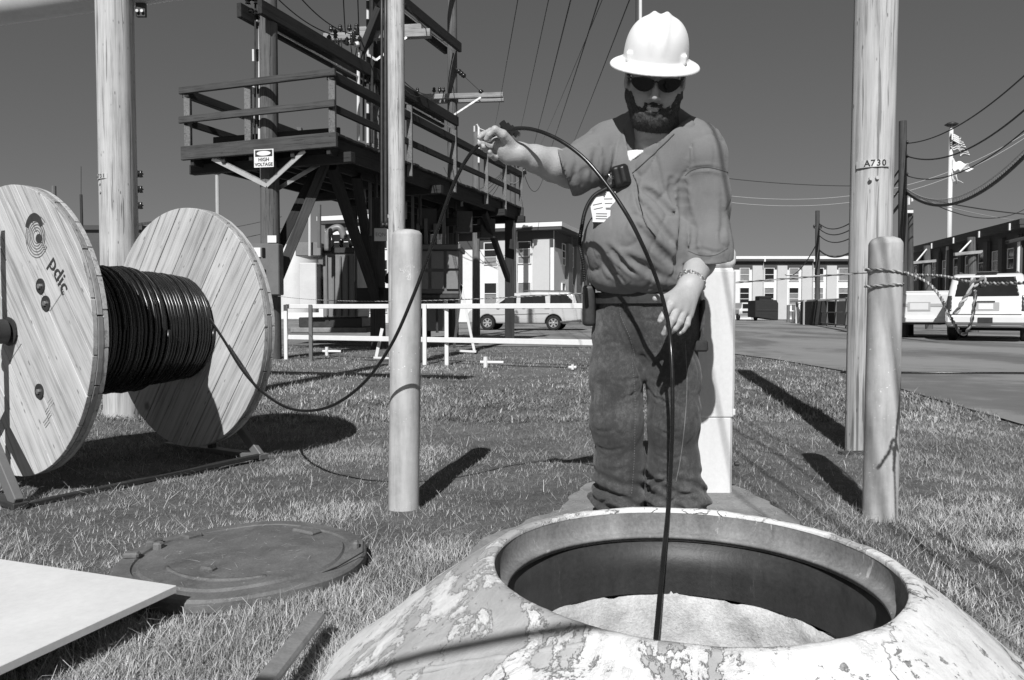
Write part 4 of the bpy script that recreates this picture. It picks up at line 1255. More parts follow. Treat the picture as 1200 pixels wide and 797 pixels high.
def project(bv, pts, D):
    out = []
    for x, y in pts:
        dr = (P(x, y, 2.6) - V((0, 0, CAM_H))).normalized()
        h = bv.ray_cast(V((0, 0, CAM_H)) + dr * 1.6, dr, 3)
        out.append(h[0] if h[0] is not None else P(x, y, D))
    return out
FOLDS = [  # pixel chains at the front surface, (depth, width): folds running from the armpit down to the belly
    ([(796, 262), (780, 245), (763, 228), (752, 222)], 2.43, .012, .011), ([(795, 290), (778, 272), (760, 250), (748, 236)], 2.42, .016, .012),
    ([(796, 312), (775, 296), (752, 272), (742, 262)], 2.42, .013, .011), ([(790, 330), (770, 322), (745, 306), (730, 300)], 2.42, .010, .012),
    ([(797, 210), (799, 250), (796, 300), (795, 330)], 2.46, .022, .014), ([(786, 205), (788, 235), (792, 262)], 2.45, .011, .009),
    ([(708, 285), (722, 300), (738, 314), (750, 322)], 2.42, .011, .009), ([(700, 300), (716, 318), (735, 332)], 2.42, .006, .009),
    ([(748, 200), (746, 225), (752, 250), (760, 272)], 2.42, .006, .007), ([(712, 170), (708, 200), (704, 230)], 2.55, .004, .010), ([(722, 168), (718, 200), (716, 225)], 2.52, .005, .007),
    ([(700, 172), (696, 200), (697, 218)], 2.58, .007, .012), ([(765, 175), (772, 200), (776, 226)], 2.45, .004, .008),
    ([(800, 205), (815, 198), (835, 197), (857, 203)], 2.50, .004, .005),
    ([(808, 296), (822, 292), (840, 296), (853, 290)], 2.56, .003, .005), ([(806, 240), (812, 270), (811, 300)], 2.52, .006, .008), ([(845, 225), (848, 255), (846, 285)], 2.56, .005, .009),
    ([(690, 196), (683, 207), (684, 222)], 2.60, .005, .009), ([(675, 190), (672, 205), (678, 218)], 2.58, .004, .008), ([(664, 190), (662, 200), (667, 212)], 2.57, .004, .004)]
def shirt_base(p):
    e = lambda x, y, D, rx, ry, rz, R=Ry: s_ell(p, P(x, y, D), (rx, ry, rz), R)
    d = e(766, 205, 2.72, .190, .150, .175)                       # chest
    d = smin(d, e(747, 285, 2.70, .200, .195, .170), .10)         # belly
    d = smin(d, e(752, 325, 2.72, .190, .165, .085), .05)         # overhang
    d = smin(d, s_cone(p, P(705, 172, 2.76), P(768, 158, 2.68), .062, .080), .07)
    d = smin(d, s_cone(p, P(768, 158, 2.68), P(820, 176, 2.62), .080, .078), .07)
    d = smin(d, s_cone(p, P(766, 146, 2.72), P(716, 164, 2.75), .078, .060), .05)
    d = smin(d, s_cone(p, P(770, 146, 2.71), P(822, 168, 2.65), .078, .070), .05)
    # his left sleeve hangs wide
    d = smin(d, chain(p, [(P(824, 188, 2.62), .088), (P(827, 235, 2.63), .086), (P(829, 290, 2.61), .083), (P(830, 325, 2.60), .080)], .03), .03)
    # his right sleeve points at the cable
    d = smin(d, chain(p, [(P(708, 176, 2.74), .082), (P(690, 190, 2.68), .082), (P(672, 200, 2.63), .074), (P(640, 198, 2.57), .070)], .04), .045)
    return d
_v, _f = surface_nets(shirt_base, (-.05, 2.3, .7), (1.0, 3.1, 1.6), .018)
_b = bvh_np(_v, _f)
FOLDW = [(project(_b, [(q.x, q.y) for q in spline([V((x, y, 0)) for x, y in pts], 4)], D), dp, w) for pts, D, dp, w in FOLDS]
def shirt_outer(p):
    d = shirt_base(p)
    for pts, dp, w in FOLDW: d = valley(p, d, pts, dp, w)
    q = p * 1.0
    n1 = vnoise(q * np.array([1, 1, .45], np.float32), 9.0) - .5
    n2 = vnoise(q * np.array([1.0, 1.0, .5], np.float32), 24.0) - .5
    n3 = vnoise((q + np.array([0, 0, .3], np.float32)) @ np.array([[1, 0, .4], [0, 1, 0], [-.5, 0, .45]], np.float32), 15.0)
    n4 = vnoise(q * np.array([1.0, 1.0, .35], np.float32) + 5, 30.0)
    rid = (1 - 2 * np.abs(n3 - .5)) ** 6 * .007 + (1 - 2 * np.abs(n4 - .5)) ** 6 * .0028
    return d + n1 * .014 + n2 * .003 + rid
def plane(p, c, n):
    n = A(Vector(n).normalized()); return (p - A(c)) @ n
hemL = plane_c = P(829, 306, 2.62)
def vregion(p, m=0.0):
    """negative inside the V of the neckline (measured on the chest)"""
    u = 600 + 880 * p[..., 0] / p[..., 1]; w = 366 - 880 * (p[..., 2] - .8) / p[..., 1]; k = p[..., 1] / 880
    def half(x0, y0, x1, y1):
        l = math.hypot(x1 - x0, y1 - y0); return ((u - x0) * (y1 - y0) - (w - y0) * (x1 - x0)) / l * k
    return np.maximum(np.maximum(-half(726, 138, 737, 189), half(812, 136, 737, 189)), p[..., 1] - 2.66) - m
def shirt_sdf(p):
    o = shirt_outer(p)
    inner = shirt_base(p) + 0.024
    # hollow only near the openings
    x0 = A(P(799, 300, 2.6))[0]
    cutL = np.minimum(plane(p, P(829, 304, 2.62), (0.06, 0.25, -1)), p[..., 0] - x0)       # below the left cuff
    cutR = np.minimum(plane(p, P(662, 202, 2.62), (-1, 0.15, -.32)), np.minimum(p[..., 2] - A(P(700, 232, 2.6))[2], A(P(684, 232, 2.6))[0] - p[..., 0]))                                                          # beyond the right cuff
    hem = -(p[..., 2] - (A(P(750, 347, 2.55))[2] + 0.012 * np.sin(p[..., 0] * 22) )) 
    hem2 = plane(p, P(757, 347, 2.6), (0.10, 0.18, -1))
    body_side = p[..., 0] - A(P(800, 300, 2.6))[0]
    d = o
    nearL = np.maximum(plane(p, P(829, 275, 2.62), (0.0, 0.2, -1)) * -1, -body_side)
    nearR = np.maximum(-plane(p, P(684, 195, 2.66), (-1, 0.15, -.32)), A(P(700, 232, 2.6))[2] - p[..., 2])
    nearH = np.maximum(-(A(P(757, 335, 2.6))[2] - p[..., 2]), body_side)
    hollow = np.minimum(np.minimum(np.maximum(inner, nearL), np.maximum(inner, nearR)), np.maximum(inner, nearH))
    d = np.maximum(d, -hollow)
    d = np.maximum(d, cutL)
    d = np.maximum(d, cutR)
    d = np.maximum(d, np.minimum(hem2, -body_side))
    # V neck opening
    nk = s_cone(p, P(769, 112, 2.63), P(768, 150, 2.62), .092, .070)
    vv = vregion(p)
    d = smax(d, -smin(nk, vv, .012), .004)
    return d
lo = A(P(640, 100, 2.6)) * 1.0; hi = lo * 1.0
lo = np.array([P(648, 200, 2.6).x, 2.42, P(757, 365, 2.5).z], np.float32); hi = np.array([P(862, 200, 2.55).x + .03, 2.95, P(757, 120, 2.62).z], np.float32)
v, f = surface_nets(shirt_sdf, lo, hi, 0.0047)
shirt = mesh_np('shirt', v, f, M['shirt'], man)
# seam threads on the shirt follow the surface
deps = bpy.context.evaluated_depsgraph_get()
def bvh_of(o):
    me = o.data; off = world_loc(o)
    return BVHTree.FromPolygons([tuple(Vector(q.co) + off) for q in me.vertices], [tuple(pp.vertices) for pp in me.polygons])
CAMP = V((0, 0, CAM_H))
def on_surface(bv, px, py, lift=0.001):
    d = (P(px, py, 2.6) - CAMP).normalized()
    h = bv.ray_cast(CAMP + d * 1.6, d, 3)
    if h[0] is None: return P(px, py, 2.60) if lift > .004 else None
    return h[0] + h[1] * lift
def seam(name, bv, pix, r, mat, parent, n=10, lift=0.0006, step=None):
    pts = []
    sp = spline([V((x, y, 0)) for x, y in pix], n)
    for q in sp:
        w = on_surface(bv, q.x, q.y, lift)
        if w is not None: pts.append(w)
    mb = MB()
    if step:
        for i in range(0, len(pts) - 1, 2): mb.tube([pts[i], pts[i + 1]], r, 4)
    else: mb.tube(pts, r, 5)
    o = mb.build(name, mat, parent, smooth=True)
    if step: o['kind'] = 'stuff'
    return o
bs = bvh_of(shirt)
M['shirt_trim'] = simple('shirt_trim', 0.10, 0.9, var=0.1, scale=60)
0 and seam('neck_band', bs, [(721, 135), (725, 158), (734, 192), (742, 192), (766, 176), (791, 159), (813, 143)], 0.0016, M['shirt_trim'], man, 8)
seam('sleeve_seam', bs, [(803, 206), (812, 199), (830, 196), (856, 203)], 0.0012, M['shirt_trim'], man, 8)
seam('cuff_seam', bs, [(806, 294), (820, 299), (838, 299), (853, 291)], 0.0010, M['shirt_trim'], man, 8)
# white undershirt in the V, just inside the shirt
def under(p):
    o = shirt_base(p) + .003
    top = np.maximum(p[..., 2] - A(P(738, 167, 2.5))[2] + .2 * np.maximum(p[..., 0] - A(P(752, 171, 2.5))[0], 0), np.maximum(p[..., 0] - A(P(764, 171, 2.5))[0], A(P(727, 171, 2.5))[0] - p[..., 0]))
    low = A(P(738, 200, 2.5))[2] - p[..., 2]
    return np.maximum(np.maximum(np.maximum(np.maximum(o, top), low), -(o + .012)), vregion(p, .006))
_c = A(P(740, 180, 2.52)); v, f = surface_nets(under, _c - np.array([.11, .14, .08]), _c + np.array([.11, .14, .06]), .0045)
mesh_np('undershirt', v, f, M['fabric_white'], man)
# stretch of chest above it is bare neck from the body mesh

# --- jeans
def jeans_sdf(p):
    x, z = p[..., 0], p[..., 2]
    hipc = P(757, 372, 2.77)
    d = s_ell(p, hipc, (.188, .152, .16), Ry)
    d = smin(d, s_ell(p, P(756, 345, 2.76), (.190, .150, .10), Ry), .05)
    L1 = chain(p, [(P(727, 395, 2.77), .108), (P(725, 440, 2.76), .100), (P(725, 490, 2.76), .098), (P(728, 545, 2.80), .092), (P(728, 585, 2.82), .096), (P(728, 606, 2.82), .088)], .05)
    L2 = chain(p, [(P(784, 395, 2.72), .104), (P(786, 440, 2.72), .098), (P(787, 490, 2.73), .094), (P(788, 545, 2.77), .090), (P(793, 582, 2.78), .100), (P(797, 604, 2.78), .100)], .05)
    q = p * np.array([1, 1, 1], np.float32)
    nz = vnoise(q * np.array([1, 1, .35], np.float32), 16.0) - .5
    nf = vnoise(q * np.array([1, 1, .8], np.float32), 38.0) - .5
    # bunching rings above the shoes, tilted and broken up
    zb = A(P(757, 560, 2.8))[2]
    bt = np.clip((zb + .07 - z) / .09, 0, 1)
    ph = vnoise(q, 10.0) * 5.5
    ring = np.sin((z + x * .45) * 118 + ph) * .0095 * bt * (0.5 + vnoise(q, 14.0))
    # knee creases and thigh drag lines
    kz = A(P(757, 480, 2.75))[2]
    kn = np.exp(-((z - kz) / .07) ** 2) * np.sin((z - x * .6) * 75 + ph) * .0018
    dr = np.exp(-((z - A(P(757, 420, 2.75))[2]) / .07) ** 2) * np.sin((z + x * .9) * 60 + ph * .8) * .0020
    cuff = np.maximum(0, np.exp(-((z - A(P(757, 583, 2.8))[2]) / .018) ** 2)) * .012
    L1 = L1 + ring + kn - cuff; L2 = L2 + ring + kn - cuff
    legs = smin(L1, L2, .006)
    d = smin(d, legs, .05)
    n4 = vnoise(q @ np.array([[1, 0, .3], [0, 1, 0], [-.3, 0, .5]], np.float32) + 3, 20.0)
    d = d + nz * .008 + nf * .003 + dr + (1 - 2 * np.abs(n4 - .5)) ** 6 * .0045
    d = np.maximum(d, plane(p, P(757, 344, 2.6), (0.0, 0.05, 1)))
    d = np.maximum(d, -(z - A(P(757, 606, 2.8))[2] - .004 * np.sin(x * 40)))
    # fly, front pocket openings and side seam grooves
    return d
_v, _f = surface_nets(jeans_sdf, (-.1, 2.3, -.05), (1.1, 3.1, .95), .018)
_bj = bvh_np(_v, _f)
FLY = [(x, y) for x, y in ((722, 352), (724, 372), (732, 390), (740, 410), (746, 428), (752, 445))]
JF = [(FLY, .010, .006), ([(722, 352), (718, 375), (724, 392)], .005, .004), ([(748, 430), (751, 440), (754, 452)], .010, .008),
      ([(700, 408), (715, 402), (735, 405)], .005, .006), ([(698, 568), (715, 577), (735, 586), (748, 596)], .014, .008), ([(702, 590), (715, 586), (730, 594)], .012, .006),
      ([(760, 588), (780, 590), (800, 580), (820, 578)], .012, .007), ([(758, 575), (770, 566), (790, 560)], .010, .007),
      ([(752, 440), (738, 446), (716, 446)], .007, .006), ([(755, 450), (742, 462), (722, 470)], .007, .006), ([(757, 438), (775, 446), (798, 444)], .007, .006), ([(758, 455), (772, 468), (792, 474)], .007, .006),
      ([(694, 500), (706, 506), (724, 502)], .006, .006), ([(696, 520), (712, 528), (736, 524)], .007, .006), ([(700, 545), (718, 552), (740, 545)], .009, .007), ([(765, 500), (780, 508), (806, 503)], .005, .006),
      ([(764, 530), (782, 538), (808, 532)], .007, .006), ([(762, 552), (775, 556), (786, 552)], .006, .006), ([(772, 440), (774, 480), (771, 530)], .010, .008), ([(708, 430), (704, 470), (709, 530)], .010, .009), ([(735, 440), (733, 480), (736, 530)], .008, .008),
      ([(812, 420), (810, 470), (806, 530)], .006, .007), ([(744, 372), (765, 376), (790, 370)], .005, .005), ([(703, 376), (712, 384), (722, 388)], .005, .005)]
JF = [(project(_bj, [(q.x, q.y) for q in spline([V((x, y, 0)) for x, y in pts], 4)], 2.64), dp * (.6 if dp < .0095 else .9), w) for pts, dp, w in JF]
def jeans_full(p):
    d = jeans_sdf(p)
    for pts, dp, w in JF: d = valley(p, d, pts, dp, w)
    u = 600 + 880 * p[..., 0] / p[..., 1]; w_ = 366 - 880 * (p[..., 2] - .8) / p[..., 1]; k_ = p[..., 1] / 880
    gap = np.maximum(np.maximum(np.abs(u - 757 + (w_ < 480) * (480 - w_) * .06) * k_ - .0015, (450 - w_) * k_), p[..., 1] - 2.80)
    return smax(d, -gap, .030)
lo, hi = np.array([P(682, 400, 2.75).x - .02, 2.54, P(757, 612, 2.8).z - .01], np.float32), np.array([P(835, 400, 2.75).x, 3.0, P(757, 335, 2.62).z], np.float32)
v, f = surface_nets(jeans_full, lo, hi, 0.0055)
jeans = mesh_np('jeans', v, f, M['denim'], man)
bj = bvh_of(jeans)
seam('leg_seam', bj, [(741, 425), (744, 460), (744, 500), (743, 540), (740, 580)], 0.0011, M['stitch'], man, 26, step=True)
seam('leg_seam', bj, [(803, 400), (805, 450), (802, 500), (797, 540), (792, 565)], 0.0015, M['stitch'], man, 8)
seam('fly_stitch', bj, [(726, 356), (728, 372), (735, 388), (741, 404), (744, 418)], 0.0010, M['stitch'], man, 12, step=True)
seam('pocket_stitch', bj, [(748, 352), (758, 358), (772, 358), (786, 352)], 0.0010, M['stitch'], man, 14, step=True)
# belt band and buckle side pouch
mb = MB(); n = 40
cB = P(756, 349, 2.76); pts = []
vs = []
Rz = Matrix.Rotation(YAW, 3, 'Z')
for k in range(n):
    a = 2 * math.pi * k / n
    o = Rz @ V((.196 * math.cos(a), .155 * math.sin(a), 0)); nrm = Rz @ V((math.cos(a), math.sin(a), 0))
    for rr, dz in ((0, -.022), (.006, -.022), (.006, .018), (0, .018)): vs.append(cB + o + nrm * rr + V((0, 0, dz)))
fs = []
for k in range(n):
    b = k * 4; q = ((k + 1) % n) * 4
    for j in range(4): fs.append((b + j, b + (j + 1) % 4, q + (j + 1) % 4, q + j))
mb.add(vs, fs); mb.build('belt', M['leather'], man, smooth=False)
# boots
for cx, cy in ((728, 2.80), (797, 2.76)):
    c = V((P(cx, 600, cy).x, cy, 0))
    def boot(p, c=c):
        d = s_ell(p, c + V((0, -.055, .035)), (.050, .13, .045)); d = smin(d, s_cone(p, c + V((0, .03, .04)), c + V((0, .03, .12)), .05, .052), .03)
        d = np.maximum(d, -(p[..., 2] - .012)); return smin(d, s_box(p, c + V((0, -.04, .014)), (.05, .14, .014), rnd=.012), .004)
    v, f = surface_nets(boot, A(c) - np.array([.08, .21, .03]), A(c) + np.array([.08, .14, .17]), .008)
    mesh_np('boot', v, f, M['boot'], man)

# --- helmet
HC = H(0, .005, .072)
pitch_h = Matrix.Rotation(math.radians(6.0), 3, 'Y') @ Matrix.Rotation(math.radians(-7.0), 3, 'Z') @ Matrix.Rotation(math.radians(30.0), 3, 'X')
HC = P(768, 70, 2.54)
RH = [list(r) for r in pitch_h]
HSC = 0.965
def W(x, y, z): return HC + pitch_h @ V((x, y, z))
def helmet_sdf(p):
    q = (p - A(HC)) @ np.array(RH, np.float32) / HSC
    x, y, z = q[..., 0], q[..., 1], q[..., 2]
    o = ((np.sqrt((x / .111) ** 2 + (y / .130) ** 2) ** 2.5 + np.abs(z / .145) ** 2.5) ** .4 - 1) * .122
    # front-to-back ridge with its two shoulders
    rg = np.clip((z - .03) / .10, 0, 1)
    o = o - .0075 * rg * np.exp(-((np.abs(x) - .022) / .013) ** 2) + .001 * rg * np.exp(-(x / .012) ** 2)
    inn = o + .0072
    sh = np.maximum(np.maximum(o, -inn), -z)
    r = np.sqrt((x / .150) ** 2 + (y / .168) ** 2)
    ri = np.sqrt((x / .108) ** 2 + (y / .127) ** 2)
    rad = (r - 1) * .155
    droop = -.020 * np.clip((ri - 1) / .35, 0, 1.2) + .004
    bz = np.abs(z - droop) - .0042
    brim = np.maximum(np.maximum(rad, bz), -(ri - 1) * .11)
    bead = np.sqrt(rad ** 2 + (z - droop) ** 2) - .0056
    d = smin(sh, smin(brim, bead, .002), .008)
    for s in (-1, 1):      # accessory slots
        d = smin(d, s_box(q, (s * .089, -.075, .020), (.012, .014, .016), rnd=.005), .005)
    return d
v, f = surface_nets(helmet_sdf, A(HC) - .22, A(HC) + .22, 0.0031)
helm = mesh_np('hard_hat', v, f, M['helmet'], man)
# headband inside
mb = MB(); n = 36; mb.tube([W(.086 * math.cos(2 * math.pi * k / n), .004 + .106 * math.sin(2 * math.pi * k / n), -.006) for k in range(n)], 0.009, 8, closed=True)
mb.build('headband', M['black'], man, smooth=True)
# --- sunglasses: wrap-around, two lenses, frame and arms
def gl(x, z, off=0.0):
    """point of the wrap-around glasses surface in head space"""
    y = -0.107 + 3.2 * x * x * 1.0 + 0.0 * z - off
    return H(x, y, z)
gls = None
for s in (-1, 1):
    mb = MB()
    o8 = [(.0055, .004), (.010, .0125), (.030, .0165), (.056, .0170), (.0715, .0120), (.0715, .003), (.064, -.008), (.047, -.0185), (.026, -.0190), (.0105, -.009)]
    cl = spline([V((x, z, 0)) for x, z in o8 + o8[:1]], 3)[:-1]
    out = [(s * q.x, q.y) for q in cl]; cx = s * .036; n = len(out)
    vs = [gl(x, z, 0.004) for x, z in out] + [gl(x, z, 0.0015) for x, z in out] + [gl(cx, .000, .0052)]
    fs = [(k, (k + 1) % n, 2 * n) for k in range(n)] + [(k, n + k, n + (k + 1) % n, (k + 1) % n) for k in range(n)] + [tuple(range(n, 2 * n))]
    mb.add(vs, fs); mb.build('lens', M['lens'], man, auto=.9)
    mb = MB(); mb.tube([gl(x, z, 0.003) for x, z in out if z > .003 or True], 0.0016, 5, closed=True)
    mb.build('lens_rim', M['black'], man, smooth=True)
    mb = MB(); mb.tube([gl(s * .070, .012, .001), H(s * .079, -.070, .012), H(s * .084, -.03, .010), H(s * .087, .015, .006)], 0.0030, 6); mb.build('glasses_arm', M['black'], man, smooth=True)
mb = MB(); mb.tube([gl(-.008, .006, .004), gl(0, .010, .006), gl(.008, .006, .004)], 0.0026, 6); mb.build('glasses_bridge', M['black'], man, smooth=True)
# --- beard and moustache: shell over the jaw, roughened, plus strands
def in_beard(q):
    """q in head space (unscaled); >0 inside the beard area"""
    x, y, z = q[..., 0], q[..., 1], q[..., 2]
    ax_ = np.abs(x)
    line = np.where(ax_ < .031, -.0500 - .10 * ax_, -.067 + .35 * (ax_ - .031))
    line = np.where(ax_ > .052, np.minimum(-.0597 + 2.6 * (ax_ - .052), -.026), line)
    m = line - z
    lips = 1 - np.sqrt((x / .019) ** 2 + ((z + .0735) / .0060) ** 2)
    sideb = np.where(y > .01, -1, 1)
    return np.minimum(np.minimum(m, -lips * .06), np.where(y > .0, -.01, .02))
invR = np.array([list(r) for r in Rh], np.float32)
def beard_sdf(p):
    q = ((p - A(HD)) @ invR) / HS
    d = head_sdf(p)
    n = (vnoise(p, 60) - .5) * .004 + (vnoise(p, 150) - .5) * .004
    th = .0020 + .0014 * np.clip((-q[..., 2] - .07) / .04, 0, 1)
    area = in_beard(q) * HS
    tp = np.clip((area + (vnoise(p, 90) - .5) * .010) / .014, 0, 1)
    sh = d - th * 1.5 * tp + .0012 + n * tp
    bot = (-.150 - q[..., 2])
    return np.maximum(np.maximum(sh, -area), np.maximum(bot, 0 - 1))
lo, hi = A(HD) - .19, A(HD) + .14
v, f = surface_nets(beard_sdf, lo, hi, 0.0036)
beard = mesh_np('beard', v, f, M['beard'], man)
# short strands over the beard
bb = bvh_of(beard)
vs, fs = [], []
rb = random.Random(5)
me = beard.data; off = world_loc(beard)
polys = list(me.polygons)
for i in range(12000):
    pl = polys[rb.randrange(len(polys))]
    c = Vector(pl.center) + off; nrm = pl.normal
    if nrm.y > 0.4: continue
    down = Rh @ V((rb.uniform(-.4, .4), -.1, -1))
    dd = (nrm * rb.uniform(.15, .45) + down * .8).normalized(); ln = rb.uniform(.003, .0065)
    sd = dd.cross(nrm); 
    if sd.length < .01: continue
    sd = sd.normalized() * .0005
    k = len(vs); vs += [c - sd, c + sd, c + dd * ln]; fs.append((k, k + 1, k + 2))
mb = MB(); mb.v = vs; mb.f = fs
me2 = bpy.data.meshes.new('beard_strands'); me2.from_pydata([tuple(q) for q in vs], [], fs)
link_mesh('beard_strands', me2, M['beard'], man)
# eyebrows are hidden behind the glasses; short hair at the temples
mb = MB()
for s in (-1, 1):
    for i in range(500):
        y = rb.uniform(-.045, .06); z = rb.uniform(-.02, .045); x = s * (.0815 - abs(y) * .08)
        p = H(x, y, z); k = len(mb.v); d = Rh @ V((s * .3, rb.uniform(-.3, .3), -1)); sd = Rh @ V((0, .0007, 0))
        mb.add([p - sd, p + sd, p + d * .010], [(0, 1, 2)])
mb.build('hair', M['beard'], man)
# --- bracelet: two chains around the wrist
axw = (P(801, 352, 2.42) - wrL).normalized()
e1 = axw.cross(V((0, 1, 0))).normalized(); e2_ = axw.cross(e1)
brc = wrL + (elL - wrL) * .05
mb = MB()
for row in (0, 1):
    for k in range(26):
        a = 2 * math.pi * k / 26
        c = brc + (e1 * .0425 * math.cos(a) + e2_ * .0355 * math.sin(a)) - axw * (.009 * row)
        tg = (-e1 * math.sin(a) + e2_ * math.cos(a)).normalized(); rad = (e1 * math.cos(a) + e2_ * math.sin(a)).normalized()
        o1 = rad if k % 2 else axw
        pts = [c + tg * .0070 * math.cos(b) + o1 * .0052 * math.sin(b) for b in [i * math.pi / 4 for i in range(8)]]
        mb.tube(pts, .0022, 5, closed=True)
mb.build('chain_bracelet', M['chain'], man, smooth=True)
# finger nails
for x, y, D, r in ((774.5, 375.5, 2.37, .0075), (779, 390.5, 2.385, .0078), (797, 390, 2.405, .0065)):
    v, f = surface_nets(lambda p: s_ell(p, P(x, y, D - .0055), (r * .8, .0045, r * .95)), A(P(x, y, D - .0055)) - .014, A(P(x, y, D - .0055)) + .014, .002)
    M.setdefault('nail', simple('finger_nail', 0.48, 0.3, var=0.03, bump=0))
    mesh_np('finger_nail', v, f, M['nail'], man)
# ring on the raised hand
mb = MB(); cR = P(579, 171.5, 2.522); n = 16
mb.tube([cR + V((0.002 * math.cos(2 * math.pi * k / n), .0135 * math.cos(2 * math.pi * k / n), .0135 * math.sin(2 * math.pi * k / n))) for k in range(n)], .0018, 6, closed=True)
mb.build('ring', M['chain'], man, smooth=True)
# --- knife pouch at his right hip, tool holder on his left thigh
v, f = surface_nets(lambda p: s_box(p, P(690, 358, 2.74), (.022, .035, .075), rnd=.014), A(P(690, 358, 2.74)) - .11, A(P(690, 358, 2.74)) + .11, .006)
mesh_np('belt_pouch', v, f, M['leather'], man)
mb = MB(); mb.beam(P(823, 352, 2.70), P(822, 402, 2.68), .012, .05, up=(0, 1, 0)); mb.build('tool_strap', M['denim'], man, bevel=.004)
mb = MB(); mb.beam(P(820, 399, 2.67), P(820, 412, 2.67), .05, .05, up=(0, 1, 0)); mb.build('tool_loop', M['leather'], man, bevel=.006)

# --- speaker microphone hanging on his chest with its coiled lead
bs2 = bs
mc = on_surface(bs, 731, 207, 0.018)
Rm = Matrix.Rotation(math.radians(-14), 3, 'Y') @ Matrix.Rotation(math.radians(-12), 3, 'Z')
RmL = [list(r) for r in Rm]
mic = thing('speaker_microphone', 'black radio speaker microphone clipped to the front of the shirt', 'microphone', mc)
v, f = surface_nets(lambda p: smin(s_box(p, mc, (.030, .017, .038), RmL, .014), s_box(p, mc + Rm @ V((.008, -.014, 0)), (.010, .008, .030), RmL, .006), .004), A(mc) - .06, A(mc) + .06, .0032)
mesh_np('microphone_body', v, f, M['black'], mic)
mb = MB(); mb.tube([mc + Rm @ V((-.030, -.006, .012)), mc + Rm @ V((-.040, -.010, .016)), mc + Rm @ V((-.036, -.012, .001)), mc + Rm @ V((-.028, -.008, -.004))], .003, 6); mb.build('clip', M['chain'], mic, smooth=True)
lead = []
for x, y in ((715, 219), (706, 224), (697, 229), (690, 238), (685, 250), (682, 265), (682, 285), (683, 305), (685, 330)):
    w = on_surface(bs, x, y, 0.009)
    if w is None: w = P(x, y, 2.66)
    lead.append(w)
ls = spline(lead, 14); pts = []
for i, c in enumerate(ls):
    pts.append(c)
mb = MB(); mb.tube([mc + Rm @ V((-.02, 0, -.03)), lead[0], lead[1], lead[2]], .0026, 6)
hel = []
for i in range(len(ls) * 4 - 4):
    c = ls[i // 4].lerp(ls[i // 4 + 1], (i % 4) / 4); tg = (ls[i // 4 + 1] - ls[i // 4]).normalized()
    b1 = tg.cross(V((0, 1, .3))).normalized(); b2 = tg.cross(b1); a = i * 1.05
    if i // 4 < 22: hel.append(c + (b1 * math.cos(a) + b2 * math.sin(a)) * .0065)
    else: hel.append(c + (b1 * math.cos(a) + b2 * math.sin(a)) * .0055)
mb.tube(hel, .0026, 5); mb.build('coiled_lead', M['black'], mic, smooth=True)
# lanyard cord over the shirt
for nm, pix in (('lanyard_cord', [(790, 157), (775, 172), (760, 186), (748, 197), (741, 203)]), ('lanyard_cord', [(742, 205), (748, 220), (750, 240), (757, 262), (768, 277)])):
    seam(nm, bs, pix, .0018, M['black'] if pix[0][0] < 780 else M['shirt_trim'], mic, 10, lift=.002)
# --- ID badges
bc = on_surface(bs, 707, 244, 0.010)
bd = thing('id_badge', 'pair of white identity cards hanging from the shirt', 'badge', bc)
nb = V((-.25, -1, .1)).normalized(); rt = V((1, -.25, 0)).normalized()
def card(c, w, h, ang, parent, name='card'):
    u = Matrix.Rotation(ang, 3, nb) @ V((0, 0, 1)); r = u.cross(nb).normalized() * -1
    mb = MB(); q = [c + r * (w / 2 * a) + u * (h / 2 * b) for a, b in ((-1, -1), (1, -1), (1, 1), (-1, 1))]
    mb.prism(q, nb * .0012); o = mb.build(name, M['paper'], parent, bevel=.0004)
    return r, u
for (x, y, ang, w, h) in ((701, 244, .18, .050, .075), (713, 241, -.02, .054, .078), (708, 256, -.05, .060, .042)):
    c = P(x, y, 2.6); c = on_surface(bs, x, y, 0.010 if x != 708 else .013) or c
    c = c + nb * (.0015 * (x > 705)); r, u = card(c, w, h, ang, bd)
    for j in range(3):
        mb = MB(); cc = c + nb * .0016 + u * (h * (.18 - .2 * j)); q = [cc + r * (w * .32 * a) + u * (.0016 * b) for a, b in ((-1, -1), (1, -1), (1, 1), (-1, 1))]
        mb.add(q, [(0, 1, 2, 3)]); mb.build('printed_line', M['print_soft'], bd)
c = on_surface(bs, 711, 240, .014); mb = MB()
mb.beam(c + nb * .002 + V((-.018, 0, .016)), c + nb * .002 + V((.018, 0, -.022)), .002, .012, up=tuple(nb)); 
tpx = bd
mb = MB(); mb.tube([on_surface(bs, 711, 232, .012), on_surface(bs, 715, 224, .010), on_surface(bs, 716, 216, .012)], .003, 6); mb.build('badge_clip', M['chain'], bd, smooth=True)
# ------------------------------------------------------------------ timber platform with substation gear
PC = V((-2.90, 12.35, 0)); pu = V((-.94, .34, 0)).normalized(); pv = V((.34, .94, 0)).normalized()
def Q(u, v, z): return PC + pu * u + pv * v + V((0, 0, z))
WU, LV, DZ = 2.95, 9.2, 3.50
plat = thing('timber_platform', 'dark raised timber platform with plank deck and rails on utility poles', 'platform', Q(WU / 2, LV / 2, 0))
def tb(name, a, b, w, h, mat, parent=plat, up=(0, 0, 1), bevel=0.008):
    """timber with its own local frame so the grain runs along it"""
    a, b = Vector(a), Vector(b); L = (b - a).length; d = (b - a).normalized()
    sd = d.cross(Vector(up))
    if sd.length < 1e-3: sd = d.cross(Vector((0, 1, 0)))
    sd.normalize(); u2 = sd.cross(d)
    mb = MB(); mb.box((L / 2, 0, 0), (L, w, h)); o = mb.build(name, M[mat], bevel=bevel)
    R = Matrix((d, sd, u2)).transposed().to_4x4()
    o.parent = parent
    o.matrix_local = Matrix.Translation(a - world_loc(parent)) @ R
    return o
